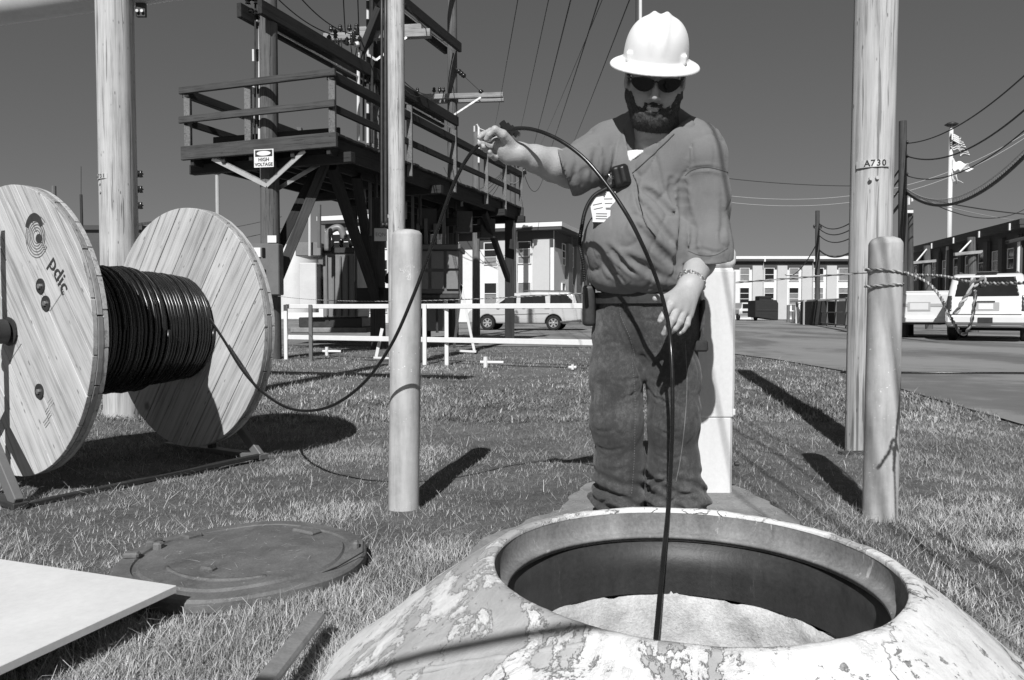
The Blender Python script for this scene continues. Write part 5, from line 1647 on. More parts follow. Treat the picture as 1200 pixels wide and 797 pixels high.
# deck planks (one mesh shared)
np_ = 42; me_pl = None
for i in range(np_):
    v = (i + .5) * LV / np_
    j = random.uniform(-.03, .03)
    if me_pl is None:
        o = tb('deck_plank', Q(-.08, v, DZ + .19), Q(WU + .08, v, DZ + .19), LV / np_ - .012, .045, 'deck_wood', bevel=.004); me_pl = o.data; R0 = o.matrix_basis.copy()
    else:
        o = bpy.data.objects.new('deck_plank', me_pl); C.objects.link(o); o.parent = plat
        o.matrix_local = Matrix.Translation(Q(-.08 + j, v, DZ + .19 + random.uniform(-.006, .006)) - world_loc(plat)) @ R0.to_3x3().to_4x4()
# beams under the deck, rim boards
for u in (0.08, 0.78, 1.30, 1.62, 2.2, WU - .08): tb('joist', Q(u, -.05, DZ + .02), Q(u, LV + .05, DZ + .02), .075, .30, 'deck_wood')
for v in (-.02, LV + .02): tb('rim_beam', Q(-.10, v - .05, DZ + .09), Q(WU + .12, v - .05, DZ + .09), .07, .24, 'rail_wood')
for v in (0.25, 3.7, 7.5, 9.0): tb('cross_beam', Q(-.2, v, DZ - .14), Q(WU + .2, v, DZ - .14), .14, .17, 'deck_wood')
# rails and posts
for v, us in ((-.04, (0, 1.66, WU)),):
    for u in us: tb('rail_post', Q(u, v, DZ - .02), Q(u, v, DZ + 1.16), .11, .10, 'post_wood')
for v in (2.6, 4.7, 6.6, 7.9, LV): tb('rail_post', Q(-.02, v, DZ - .05), Q(-.02, v, DZ + 1.32), .11, .11, 'post_wood')
for v in (3.2, 6.3, LV): tb('rail_post', Q(WU, v, DZ - .02), Q(WU, v, DZ + 1.28), .11, .11, 'post_wood')
tb('hand_rail', Q(-.1, -.10, DZ + 1.16), Q(WU + .12, -.10, DZ + 1.17), .06, .12, 'rail_wood')
tb('middle_rail', Q(-.1, -.12, DZ + .66), Q(WU + .12, -.12, DZ + .66), .05, .12, 'rail_wood')
for u in (0.0, WU):
    tb('hand_rail', Q(u, -.1, DZ + 1.12), Q(u, LV + .1, DZ + 1.12), .14, .14, 'deck_wood')
    tb('middle_rail', Q(u, -.1, DZ + .62), Q(u, LV + .1, DZ + .62), .06, .12, 'deck_wood')
tb('toe_board', Q(0.05, .25, DZ + .30), Q(WU - .3, .25, DZ + .34), .05, .14, 'deck_wood')
# knee braces and support frame
tb('knee_brace', Q(.95, .9, DZ - .1), Q(1.62, .35, 1.5), .16, .16, 'deck_wood')
tb('knee_brace', Q(.72, .8, DZ - .1), Q(1.46, .20, 1.0), .17, .17, 'rail_wood')
tb('knee_brace', Q(.70, 1.0, DZ - .1), Q(1.38, 3.7, 1.1), .17, .17, 'deck_wood')
tb('knee_brace', Q(.75, 1.9, DZ - .1), Q(1.48, 3.75, 1.4), .17, .17, 'deck_wood')
tb('knee_brace', Q(.9, 6.0, DZ - .1), Q(1.38, 4.2, 1.1), .15, .15, 'deck_wood')
tb('knee_brace', Q(1.2, 6.6, DZ - .1), Q(1.45, 4.3, 1.5), .15, .15, 'deck_wood')
for u, v in ((.15, 8.75), (2.7, 8.75)): tb('leg', Q(u, v, -.05), Q(u, v, DZ - .2), .26, .26, 'deck_wood')
tb('cross_beam', Q(1.15, 3.75, 1.15), Q(1.85, 3.75, 1.15), .22, .36, 'deck_wood')
# extra bracing, girts and hangers under the deck
for (p_, q_, w_) in (((.15, 8.75, 1.6), (.15, 6.9, 3.3), .12), 
                     ((.2, 5.4, 2.9), (2.7, 5.4, 2.9), .14), ((.2, 6.9, 2.9), (2.7, 6.9, 2.9), .14)):
    tb('girt', Q(*p_), Q(*q_), w_, w_ * 1.3, 'deck_wood')
for k in range(9):
    u_, v_ = .5 + (k % 3) * .5, 2.2 + k * .62; zb_ = DZ - .5 - (k * 37 % 5) * .32
    mb = MB(); mb.cyl(Q(u_, v_, zb_), Q(u_, v_, DZ - .05), .035, n=8); mb.build('hanging_conduit', M[('steel_dark', 'steel_mid', 'galv')[k % 3]], plat)
for k, (u_, v_) in enumerate(((.3, 5.9), (.9, 5.2), (.3, 7.4))):
    mb = MB(); mb.box(Q(u_, v_, DZ - .55), (.4, .3, .5), rz=.35); mb.build('junction_box', M['steel_dark'], plat, bevel=.01)
# overhead double beams carried by the three poles
for du in (1.28, 1.70):
    tb('overhead_beam', Q(du, -.2, 5.85), Q(du, 7.8, 5.85), .09, .24, 'deck_wood')
    tb('overhead_beam', Q(du, 3.2, 7.85), Q(du, 8.0, 7.85), .09, .24, 'deck_wood')
tb('overhead_beam', Q(1.28, 3.2, 9.9), Q(1.28, 8.2, 9.9), .09, .24, 'deck_wood')
tb('bus_bar', Q(1.50, 0, 5.72), Q(1.50, 7.8, 5.72), .03, .03, 'bright_bar')
tb('bus_bar', Q(1.40, 3.4, 7.72), Q(1.40, 7.8, 7.72), .03, .03, 'bright_bar')
# bright galvanised V braces under the front of the deck
pj = V((-4.17, 13.02, 0))
jz = 2.95
for u in (.55, 2.45):
    a = Q(u, -.02, DZ - .03); b = V((pj.x, pj.y - .17, jz))
    tb('steel_brace', a, b, .012, .07, 'bright_bar', up=(0, 0, 1), bevel=0); tb('steel_brace', a + V((0, .02, .05)), b + V((0, .02, .05)), .012, .03, 'galv', bevel=0)
a = Q(.35, .5, DZ - .03); tb('steel_brace', a, V((pj.x + .12, pj.y + .1, jz)), .012, .07, 'galv', bevel=0)
tb('steel_brace', a, a + V((-.18, -.02, -.03)), .012, .07, 'bright_bar', bevel=0)

# poles of the platform
def upole(base, h, r0, r1, label, mat='pole_dark', seed=1, group='dark poles of the timber platform'):
    return pole('utility_pole', label, 'utility pole', base + V((0, 0, -.1)), base + V((0, 0, h)), r0, r1, M[mat], 18, seed, group, .004, root=True)
P1 = V((pj.x, pj.y, 0)); P2 = Q(1.49, 3.95, 0); P3 = Q(1.49, 7.95, 0)
u1 = upole(P1, 8.8, .165, .150, 'dark utility pole carrying the high voltage sign and meter box', 'pole_grey', 2)
u2 = upole(P2, 10.5, .17, .145, 'dark utility pole crowded with conduits in the middle of the platform', 'pole_dark', 3)
u3 = upole(P3, 12.0, .15, .12, 'tall utility pole with single crossarm at the far end of the platform', 'pole_grey', 4)
# signs on the poles
def sign(c, w, h, nm, label, lines, parent_dir=(1, 0, 0), oval=True):
    t = thing('warning_sign', label, 'sign', c)
    rt = Vector(parent_dir).normalized(); nr = rt.cross(V((0, 0, 1)))
    mb = MB(); q = [c + rt * (w / 2 * a) + V((0, 0, h / 2 * b)) for a, b in ((-1, -1), (1, -1), (1, 1), (-1, 1))]
    mb.prism(q, -nr * .006); mb.build('sign_plate', M['paper'], t)
    f = c + nr * .0015
    if oval:
        mb = MB(); q = [f + rt * (w * .44 * a) + V((0, 0, h * (.27 + .18 * b))) for a, b in ((-1, -1), (1, -1), (1, 1), (-1, 1))]; mb.add(q, [(0, 1, 2, 3)]); mb.build('header_panel', M['print'], t)
        f2 = c + nr * .0035; mb = MB(); q = [f2 + rt * (w * .36 * math.cos(a)) + V((0, 0, h * (.27 + .13 * math.sin(a)))) for a in [i * math.pi / 12 for i in range(24)]]
        mb.add(q, [tuple(range(24))]); mb.build('header_oval', M['paper'], t)
    for s, dz, sz in lines: letters(s, c + nr * .003 + V((0, 0, dz)), sz, rt, (0, 0, 1), M['print'], t, .001, bold=.002)
    return t
c = P(310, 186, 12.70); sign(V((c.x, 12.66 + .0, c.z)), .36, .30, 's', 'white HIGH VOLTAGE sign on the front edge of the platform', [('HIGH', -.025, .082), ('VOLTAGE', -.105, .074)], (.94, -.34 * 0.6, 0))
c = P(446, 275, 15.4); sign(c, .26, .26, 's', 'small grey numbered plate on the dark middle post', [('EQN', 0.0, .10)], (1, 0, 0), oval=False).children[0].data.materials[0] = M['steel_pale']
c = P(535, 232, 19.0); sign(c, .34, .42, 's', 'small white notice hanging under the far end of the platform deck', [('HIGH', 0.02, .10), ('VOLTS', -.08, .09)], (1, -.1, 0))
# meter and switch boxes on pole 1
t = thing('meter_box', 'dark electrical meter and switch cabinet fixed to the pole beside the reel', 'electrical box', P1 + V((-.15, -.30, 1.2)))
c = P(312, 316, 12.7); mb = MB(); mb.box((c.x, 12.72, c.z), (.50, .26, .86)); mb.build('cabinet', M['steel_mid'], t, bevel=.015)
for x, y, w, h, mt in ((300, 296, .16, .16, 'paper'), (309, 296, .05, .16, 'lens'), (300, 322, .10, .20, 'lens'), (309, 322, .07, .18, 'black'), (303, 334, .07, .10, 'paper'), (301, 308, .12, .03, 'lens')):
    q = P(x, y, 12.58); mb = MB(); mb.box((q.x, 12.58, q.z), (w, .03, h)); mb.build('dial' if w > .15 else 'switch_panel', M[mt], t, bevel=.006)
q = P(318, 280, 12.8); mb = MB(); mb.box((q.x, 12.83, q.z), (.15, .01, .12)); mb.build('pale_label', M['paper'], t)
# conduits beside pole 1
for x, r, mt in ((298.5, .018, 'steel_dark'), (304, .026, 'white_metal')):
    t = thing('conduit', 'thin %s conduit running up beside the high voltage pole' % ('white' if mt == 'white_metal' else 'dark'), 'conduit', P(x, 190, 12.95))
    mb = MB(); a = P(x, 190, 12.95); b = P(x + 1, -30, 12.95); mb.cyl(a, b, r, n=8); mb.build('pipe', M[mt], t)
    for k in range(5 if mt == 'white_metal' else 3):
        z = a.z + .6 + k * .55; mb = MB(); mb.cyl((a.x, a.y, z), (a.x, a.y, z + .2), r + .004, n=8); mb.build('band', M['lens' if mt == 'white_metal' else 'white_metal'], t)
tbk = thing('ceramic_insulator', 'spiky insulator cluster at the top of the high voltage pole', 'insulator', P(296, 5, 12.9))
for k in range(6):
    mb = MB(); c = P(296, 8, 12.9) + V((random.uniform(-.1, .1), random.uniform(-.05, .05), random.uniform(-.15, .15))); mb.lathe([(0, -.04), (.05, -.03), (.03, 0), (.05, .02), (0, .05)], c, 8); mb.build('disc', M['porcelain'], tbk)
# crossarms with insulators and braces
def crossarm(c, d, L, label, ins, braces=True, mat='arm_wood', w=.11, h=.13, jz=-.55):
    t = thing('crossarm', label, 'crossarm', c)
    d = Vector(d).normalized()
    a, b = c - d * L * .5, c + d * L * .5
    o = tb('arm', a, b, w, h, mat, t)
    for s in ins:
        p = c + d * s + V((0, 0, h / 2)); mb = MB(); mb.lathe([(.015, 0), (.015, .06), (.05, .07), (.055, .10), (.03, .12), (.045, .14), (.03, .18), (0, .19)], p, 10); mb.build('insulator', M['porcelain'], t, smooth=True)
    if braces:
        for s in (-1, 1): tb('brace', c + d * s * L * .28 + V((0, -.07, -h / 2)), c + V((0, -.14, jz)), .012, .045, 'bright_bar', t, bevel=0)
    return t
n_ = P3.y - .17
crossarm(P(526, 113, n_) + V((.1, 0, 0)), (1, -.10, 0), 2.7, 'pale wooden crossarm with steel V braces on the far platform pole', (-1.2, -.95, -.5, -.35, -.25))
crossarm(P(528, 118, n_ + .34) + V((.1, 0, 0)), (1, -.10, 0), 2.7, 'second weathered crossarm behind the braced crossarm of the far platform pole', (), False)
crossarm(P(442, 42, 16.0), (1, -.12, 0), 2.3, 'short thick crossarm on the middle platform pole near the top', (-1.0, -.8, -.6, -.45), True, 'arm_wood', .16, .16)
crossarm(P(455, 34, 16.6), (1, -.12, 0), 1.5, 'stubby timber crossarm just above the thick crossarm', (), False)
t = thing('insulator_string', 'black insulator string between the far pole and the crossarm end', 'insulator', P(534, 80, n_))
mb = MB(); mb.tube([P(534, 80, n_), P(567, 111, n_ - .1)], .012, 6); mb.build('rod', M['wire'], t)
for f_ in (.12, .2, .28, .9):
    c = P(534, 80, n_).lerp(P(567, 111, n_ - .1), f_); mb = MB(); mb.lathe([(0, -.07), (.06, -.04), (.07, 0), (.06, .04), (0, .07)], c, 10); mb.build('disc', M['porcelain'], t, smooth=True)
# switchgear clutter on the middle pole: bushings, risers, conduits
gear = thing('switchgear', 'tangle of insulators, leads and risers on the middle platform pole', 'switchgear', P(430, 60, 16.2))
rg_ = random.Random(11)
for k in range(14):
    x = 385 + rg_.uniform(0, 42); y = 40 + rg_.uniform(-6, 16)
    c = P(x, y, 16 + rg_.uniform(-.5, .5)); mb = MB(); mb.lathe([(0, -.1), (.05, -.08), (.03, -.05), (.055, -.03), (.03, 0), (.055, .03), (.02, .08), (0, .1)], c, 8); mb.build('bushing', M['porcelain'], gear, smooth=True)
for k in range(10):
    a = P(388 + rg_.uniform(0, 40), 45, 16); b = P(405 + rg_.uniform(0, 30), 80 + rg_.uniform(-15, 20), 16); mb = MB(); mb.tube(sag(a, b, rg_.uniform(.1, .35), 8), .012, 5); mb.build('lead', M['wire'], gear)
mb = MB(); mb.box(P(417, 52, 15.8), (.16, .12, .09)); mb.build('arrester', M['white_metal'], gear, bevel=.02)
for x, y0, y1, r, mt in ((420, 55, 165, .035, 'white_metal'), (426, 60, 165, .022, 'black'), (431, -20, 168, .028, 'white_metal'), (436, -20, 168, .03, 'steel_dark')):
    mb = MB(); mb.cyl(P(x, y0, 15.9), P(x, y1, 15.9), r, n=8); mb.build('riser', M[mt], gear)
for k in range(7):
    mb = MB(); z = P(431, 10 + k * 22, 15.87); mb.cyl(z, z + V((0, 0, .16)), .034, n=8); mb.build('riser_band', M['lens'], gear)
tb('timber', P(437, -10, 16.3), P(452, 190, 16.6), .2, .2, 'deck_wood', gear); tb('timber', P(445, 10, 15.7), P(425, 60, 15.9), .15, .15, 'deck_wood', gear)
tb('timber', P(452, 60, 16.5), P(440, 175, 16.4), .12, .22, 'post_wood', gear)

# thick pale pole with black riser conduits, just right of the platform front
pf = V((P(465, 300, 11.3).x, 11.3, 0))
t = pole('utility_pole', 'slender pale cracked pole with black conduits rising behind the left bollard', 'utility pole', pf + V((0, 0, -.1)), pf + V((.01, 0, 6.5)), .128, .124, M['pole_light'], 20, 12, root=True)
for x, r, bend in ((452, .030, True), (447.5, .022, True)):
    a = P(x, -30, 11.3); b = P(x, 238, 11.3); c1 = P(x + 2, 262, 11.3); c2 = P(x + 9, 268, 11.4)
    mb = MB(); mb.tube(spline([a, b, c1, c2], 5), r, 8); mb.build('riser_conduit', M['steel_dark'], t, smooth=True)

# transformer with radiator pipe under the platform
t = thing('transformer', 'large grey oil transformer tank with curved pipe standing under the platform', 'transformer', P(385, 388, 19.5))
def bx(name, x0, x1, y0, y1, D, dep, mt, parent, bev=.02):
    a = P(x0, y0, D); b = P(x1, y1, D); mb = MB(); mb.box(((a.x + b.x) / 2, D + dep / 2, (a.z + b.z) / 2), (abs(b.x - a.x), dep, abs(a.z - b.z))); return mb.build(name, M[mt], parent, bevel=bev)
bx('tank', 378, 419, 296, 372, 19.0, 1.6, 'trans', t); bx('tank_lid', 375, 422, 290, 297, 18.95, 1.7, 'steel_dark', t)
bx('pale_cabinet', 350, 371, 308, 358, 18.6, 1.4, 'trans_pale', t); bx('cabinet_top', 346, 376, 284, 300, 18.7, 1.3, 'trans', t)
bx('tank_base', 350, 424, 372, 384, 19.1, 1.7, 'steel_dark', t); bx('plinth', 340, 430, 384, 390, 19.0, 2.0, 'slab', t)
mb = MB(); mb.tube(spline([P(384, 294, 18.9), P(384, 276, 18.9), P(391, 268, 18.9), P(399, 268, 18.9), P(404, 280, 18.9)], 6), .09, 10); mb.build('oil_pipe', M['trans'], t, smooth=True)
for k in range(5):
    x = 383 + k * 8; mb = MB(); mb.box(P(x, 335, 18.97), (.04, .06, 1.5)); mb.build('radiator_fin', M['steel_mid'], t)
mb = MB(); mb.cyl(P(363, 235, 18.6), P(363, 300, 18.6), .035, n=8); mb.build('conduit', M['trans_pale'], t)
mb = MB(); mb.cyl(P(374, 240, 18.2), P(374, 290, 18.2), .05, n=8); mb.build('conduit', M['steel_mid'], t)
for x in (386, 397, 408): mb = MB(); mb.lathe([(.03, 0), (.07, .05), (.04, .1), (.07, .15), (.04, .2), (.03, .35)], P(x + 3, 290, 19.4), 8); mb.build('bushing', M['porcelain'], t, smooth=True)
# rounded white tank beside it
t = thing('storage_tank', 'pale rounded steel tank half hidden behind the high voltage pole', 'tank', P(338, 385, 21))
mb = MB(); c = P(341, 320, 21); mb.lathe([(0, .85), (.35, .82), (.55, .7), (.62, .5), (.62, -1.1), (0, -1.1)], V((c.x, 21.5, c.z)), 24); mb.build('tank_shell', M['trans_pale'], t, auto=.8)
# louvered switch cabinets further right
t = thing('switch_cabinet', 'dark panelled metal switch cabinet on legs under the far half of the platform', 'electrical cabinet', P(515, 385, 17.2))
bx('cabinet_body', 486, 538, 292, 345, 17.2, 1.3, 'steel_mid', t)
for (x0, x1) in ((487, 502), (505, 520), (523, 537)):
    for (y0, y1) in ((294, 315), (318, 339)): bx('door_panel', x0, x1, y0, y1, 17.14, .05, 'trans', t, .01)
bx('cabinet_roof', 484, 540, 286, 292, 17.0, 1.6, 'steel_mid', t); bx('lower_box', 495, 520, 350, 388, 17.5, .9, 'trans', t); bx('lower_rail', 486, 538, 345, 350, 17.1, 1.3, 'steel_dark', t)
for x in (489, 512, 535): bx('leg', x - 1.5, x + 1.5, 345, 390, 17.2, .1, 'steel_dark', t, 0)
for x, y in ((499, 256), (510, 262), (520, 250), (490, 262)): bx('riser', x - 2, x + 2, y, 288, 17.3, .1, 'steel_mid', t, 0)
for x0, y0, x1, y1 in ((432, 232, 446, 262),): 
    tt = thing('control_box', 'small dark control box with curved conduit below the deck', 'electrical box', P(410, 250, 16.2))
    bx('box', 404, 416, 240, 263, 16.2, .3, 'steel_dark', tt); mb = MB(); mb.tube(spline([P(411, 263, 16.2), P(411, 274, 16.2), P(416, 282, 16.2), P(416, 330, 16.2)], 5), .022, 6); mb.build('conduit', M['steel_mid'], tt, smooth=True)
# pale A frame trestle and stepladder
t = thing('trestle', 'white A frame trestle leaning by the switch cabinet', 'trestle', P(543, 410, 14.8))
for a, b in (((540, 334), (556, 412)), ((541, 334), (532, 408))): tb('leg', P(*a, 14.6), P(*b, 14.6), .035, .05, 'white_metal', t, bevel=0)
tb('foot', P(534, 411, 14.5), P(558, 412, 14.5), .04, .04, 'white_metal', t, bevel=0)
t = thing('trestle', 'white A frame trestle standing partly hidden behind the left bollard', 'trestle', P(495, 430, 12.5))
for a, b in (((498, 362), (486, 428)), ((448, 385), (441, 418)), ((498, 362), (492, 428))): tb('leg', P(*a, 12.2), P(*b, 12.2), .04, .05, 'white_metal', t, bevel=0)
tb('foot', P(438, 419, 12.2), P(500, 421, 12.1), .03, .03, 'white_metal', t, bevel=0)

# low white pipe railing
ra = V((P(336, 420, 13).x, 13.0, 0)); rb_ = V((1.55, 10.05, 0)); rd_ = (rb_ - ra).normalized(); RLn = (rb_ - ra).length
t = thing('pipe_railing', 'low white two rail railing running from the platform to behind the man', 'railing', (ra + rb_) / 2)
tb('top_rail', ra + V((0, 0, .90)), rb_ + V((0, 0, .885)), .045, .075, 'white_paint', t, bevel=.006)
tb('lower_rail', ra + V((0, 0, .37)), rb_ + V((0, 0, .385)), .045, .08, 'white_paint', t, bevel=.006)
for x, mt in ((336, 'white_paint'), (365, 'steel_mid'), (498, 'white_paint'), (523, 'white_paint')):
    k = (x - 600) / 880.; s_ = (ra.x - k * ra.y) / (k * rd_.y - rd_.x); c = ra + rd_ * s_ + V((0, -.05 if x != 523 else .06, 0)); tb('post', c + V((0, 0, -.1)), c + V((0, 0, .93)), .06, .06, mt, t, bevel=.006)
c = ra + rd_ * (RLn - .02); tb('post', c + V((0, .05, -.1)), c + V((0, .05, .93)), .06, .06, 'white_paint', t, bevel=.006)
# white pipe stubs on the lawn
for (x, y), lb in (((569, 427), 'white plastic pipe tee lying on the lawn below the minivan'), ((383, 413), 'small white pipe tee on the lawn under the railing')):
    c = PZ(x, y + 3); t = thing('pipe_tee', lb, 'pipe fitting', c); z = .07
    mb = MB(); mb.cyl(c + V((-.08, 0, z)), c + V((.26, .02, z - .005)), .022, n=10); mb.build('pipe_run', M['white_paint'], t)
    mb = MB(); mb.cyl(c + V((0, 0, -.03)), c + V((0, 0, z + .08)), .032, n=10); mb.build('pipe_riser', M['white_paint'], t)
c = PZ(671, 433); t = thing('pipe_fitting', 'tiny white pipe fitting in the grass close to the man', 'pipe fitting', c)
mb = MB(); mb.cyl(c + V((-.06, 0, .03)), c + V((.05, .02, .03)), .02, n=8); mb.build('pipe_run', M['white_paint'], t)
mb = MB(); mb.cyl(c, c + V((0, 0, .07)), .02, n=8); mb.build('pipe_riser', M['white_paint'], t)

# white vented steel pedestal behind the man
cb = V((P(836, 583, 3.28).x, 3.36, 0))
t = thing('cable_pedestal', 'tall white vented steel cable pedestal directly behind the man', 'pedestal', cb)
W2 = .168; D2 = .17
x1 = P(859, 583, 3.28).x; x0 = x1 - .30; xc = (x0 + x1) / 2
mb = MB(); mb.box((xc, 3.38, .145), (.30, .18, .40)); mb.build('lower_housing', M['pedestal'], t, bevel=.012)
mb = MB(); mb.box((xc + .003, 3.38, .66), (.306, .19, .66)); mb.build('upper_housing', M['pedestal'], t, bevel=.012)
mb = MB(); mb.box((xc + .003, 3.38, .945), (.300, .186, .10)); mb.build('housing_neck', M['pedestal'], t, bevel=.012)
v, f = surface_nets(lambda p: s_box(p, (xc + .006, 3.38, 1.04), (.155, .10, .05), rnd=.035), (xc - .19, 3.24, .96), (xc + .20, 3.52, 1.12), .010)
mesh_np('cap', v, f, M['pedestal'], t)
for z0 in (.76, .30):
    for k in range(4):
        mb = MB(); mb.box((xc - .085, 3.2835, z0 + .035 * k), (.05, .004, .006)); mb.build('vent_slot', M['steel_dark'], t)
mb = MB(); mb.box((x1 - .004, 3.3, .36), (.03, .02, .03)); mb.build('latch', M['pedestal'], t, bevel=.004)
mb = MB(); mb.cyl((x1 + .012, 3.30, .13), (x1 + .03, 3.30, .13), .01, n=8); mb.build('bolt', M['steel_dark'], t)
# ------------------------------------------------------------------ buildings
def window_unit(parent, c, rt, w, h, rows, tones, depth=.12):
    """window opening: frame with panes; c centre on the wall face, rt wall direction, outward normal = rt x up"""
    rt = Vector(rt).normalized(); nr = rt.cross(V((0, 0, 1)))
    mb = MB(); fw = .07
    for s in (-1, 1): mb.box(c + rt * s * (w / 2 - fw / 2), (fw, depth, h), M=Matrix((rt, nr, V((0, 0, 1)))).transposed())
    for k in range(rows + 1):
        z = -h / 2 + h * k / rows; mb.box(c + V((0, 0, z)), (w - .002, depth * .9, fw * .8), M=Matrix((rt, nr, V((0, 0, 1)))).transposed())
    fr = mb.build('window', M['fascia'], parent)
    for k in range(rows):
        z = -h / 2 + h * (k + .5) / rows
        mb = MB(); mb.box(c - nr * .02 + V((0, 0, z)), (w - .03, .03, h / rows - .03), M=Matrix((rt, nr, V((0, 0, 1)))).transposed())
        mb.build('pane', M[tones[k % len(tones)]], fr)
    return fr
def facade(parent, p0, rt, L, H, bays, piers, wmat, wins, eave=1.2, fas=.35, soff='soffit', base=.9):
    """p0: left foot, rt: direction; bays: list of (offset centre); wins: (z, h, rows)"""
    rt = Vector(rt).normalized(); nr = rt.cross(V((0, 0, 1))); Mx = Matrix((rt, nr, V((0, 0, 1)))).transposed()
    return rt, nr, Mx
rw = random.Random(4)
TN = ['glass_dark', 'glass_mid', 'glass_mid', 'glass_dark']
def block(label, corner, rt, L, W, H, bay, pier_w, win_w, rows_z, mats, first=1.2, vis=('front',), eave=.9, gable_step=None, name='building', top_dark=.9):
    rt = Vector(rt).normalized(); nr = rt.cross(V((0, 0, 1)))           # nr points to the viewer for the front
    ctr = Vector(corner) + rt * L / 2 - nr * W / 2
    t = thing(name, label, 'building', (ctr.x, ctr.y, 0))
    Mx = Matrix((rt, nr, V((0, 0, 1)))).transposed()
    mb = MB(); mb.box(V((ctr.x, ctr.y, H / 2)), (L, W, H), M=Mx); mb.build('wall', M[mats['wall']], t)
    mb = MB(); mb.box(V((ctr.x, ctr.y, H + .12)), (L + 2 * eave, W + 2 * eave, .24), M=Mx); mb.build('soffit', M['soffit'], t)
    mb = MB(); mb.box(V((ctr.x, ctr.y, H + .24 + .17)), (L + 2 * eave + .1, W + 2 * eave + .1, .34), M=Mx); mb.build('fascia', M[mats.get('fascia', 'fascia')], t)
    mb = MB(); mb.box(V((ctr.x, ctr.y, H + .62)), (L + 2 * eave - .3, W + 2 * eave - .3, .08), M=Mx); mb.build('roof', M['roof_dark'], t)
    def face(o, d, n, ln, wm):
        D_ = Matrix((d, n, V((0, 0, 1)))).transposed()
        # dark band under the eaves
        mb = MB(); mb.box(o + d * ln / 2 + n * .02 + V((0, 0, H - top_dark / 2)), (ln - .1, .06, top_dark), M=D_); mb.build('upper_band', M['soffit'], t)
        nb = int((ln - first) / bay) + 1
        for k in range(nb):
            x = first + k * bay
            if x + bay * .5 > ln + .6: break
            for z, h, rows in rows_z:
                tn = [rw.choice(TN) for _ in range(rows)]
                window_unit(t, o + d * x + n * .06 + V((0, 0, z)), d, win_w, h, rows, tn)
            px = x + bay / 2
            if px < ln - .2:
                mb = MB(); mb.box(o + d * px + n * .16 + V((0, 0, (H - top_dark * .55) / 2)), (pier_w, .32, H - top_dark * .55), M=D_); mb.build('pier', M[wm], t, bevel=.01)
            if k % 2 == 0:
                mb = MB(); mb.cyl(o + d * (px + pier_w * .5 + .15) + n * .2, o + d * (px + pier_w * .5 + .15) + n * .2 + V((0, 0, H)), .05, n=6); mb.build('downpipe', M[wm], t)
                mb = MB(); mb.box(o + d * (px + pier_w * .5 + .15) + n * (eave + .08) + V((0, 0, H + .2)), (.16, .14, .5), M=D_); mb.build('gutter_outlet', M['fascia'], t)
    if 'front' in vis: face(Vector(corner), rt, nr, L, mats['pier'])
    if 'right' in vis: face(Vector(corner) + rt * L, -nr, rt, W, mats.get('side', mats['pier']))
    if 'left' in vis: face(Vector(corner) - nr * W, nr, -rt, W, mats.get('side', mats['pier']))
    return t
# far white block behind the road (right of the man)
c0 = V((24.0, 86, 0))
block('long two storey white building with flat roof closing the end of the road', c0, (1, 0.0, 0), 40, 12, 6.6, 2.82, 1.12, 1.15,
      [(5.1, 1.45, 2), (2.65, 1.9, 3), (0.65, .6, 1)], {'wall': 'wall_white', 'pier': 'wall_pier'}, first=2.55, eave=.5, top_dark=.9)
# white block behind the minivan: front face and receding side with shade put into its colour
r1 = V((.95, -.31, 0)).normalized(); c1 = V((3.35, 60, 0)) - r1 * 8.2
t = block('two storey white office block with side toned dark as shade behind the minivan', c1, r1, 8.2, 46, 7.3, 2.9, 1.4, 1.15,
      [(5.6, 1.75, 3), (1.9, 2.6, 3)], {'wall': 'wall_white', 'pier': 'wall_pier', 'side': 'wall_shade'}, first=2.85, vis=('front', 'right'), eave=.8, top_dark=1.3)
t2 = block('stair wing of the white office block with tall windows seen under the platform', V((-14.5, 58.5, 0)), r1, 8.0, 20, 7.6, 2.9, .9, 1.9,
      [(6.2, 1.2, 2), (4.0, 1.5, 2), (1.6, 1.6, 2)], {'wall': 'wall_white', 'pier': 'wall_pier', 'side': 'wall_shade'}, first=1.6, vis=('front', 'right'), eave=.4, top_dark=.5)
# dark brick block receding on the far right
dv = V((-(44.2 - 38.5), 84 - 54, 0)).normalized()
rt = -V((-.135, -.99, 0)); 
pA_ = V((37.6, 55, 0)); pB_ = V((42.5, 80, 0)); dd = (pA_ - pB_).normalized()
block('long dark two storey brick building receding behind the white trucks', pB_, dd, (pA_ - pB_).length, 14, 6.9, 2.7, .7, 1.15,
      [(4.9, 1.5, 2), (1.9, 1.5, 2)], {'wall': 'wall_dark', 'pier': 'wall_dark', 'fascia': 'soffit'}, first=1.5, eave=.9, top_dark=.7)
# its white gable end at the frame edge
t = thing('building', 'white end wing with pale fascia at the right frame edge', 'building', (45, 52, 0))
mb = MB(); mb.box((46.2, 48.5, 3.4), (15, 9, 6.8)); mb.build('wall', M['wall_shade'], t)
mb = MB(); mb.box((46.2, 48.3, 7.15), (16.4, 10.2, .6)); mb.build('fascia', M['fascia'], t)
mb = MB(); mb.box((46.2, 48.3, 7.5), (16, 9.8, .1)); mb.build('roof', M['roof_dark'], t)
for x in (39.6, 41.4):
    window_unit(t, V((x, 43.96, 4.9)), (1, 0, 0), 1.2, 1.5, 2, TN)
    window_unit(t, V((x, 43.96, 1.9)), (1, 0, 0), 1.2, 1.5, 2, TN)
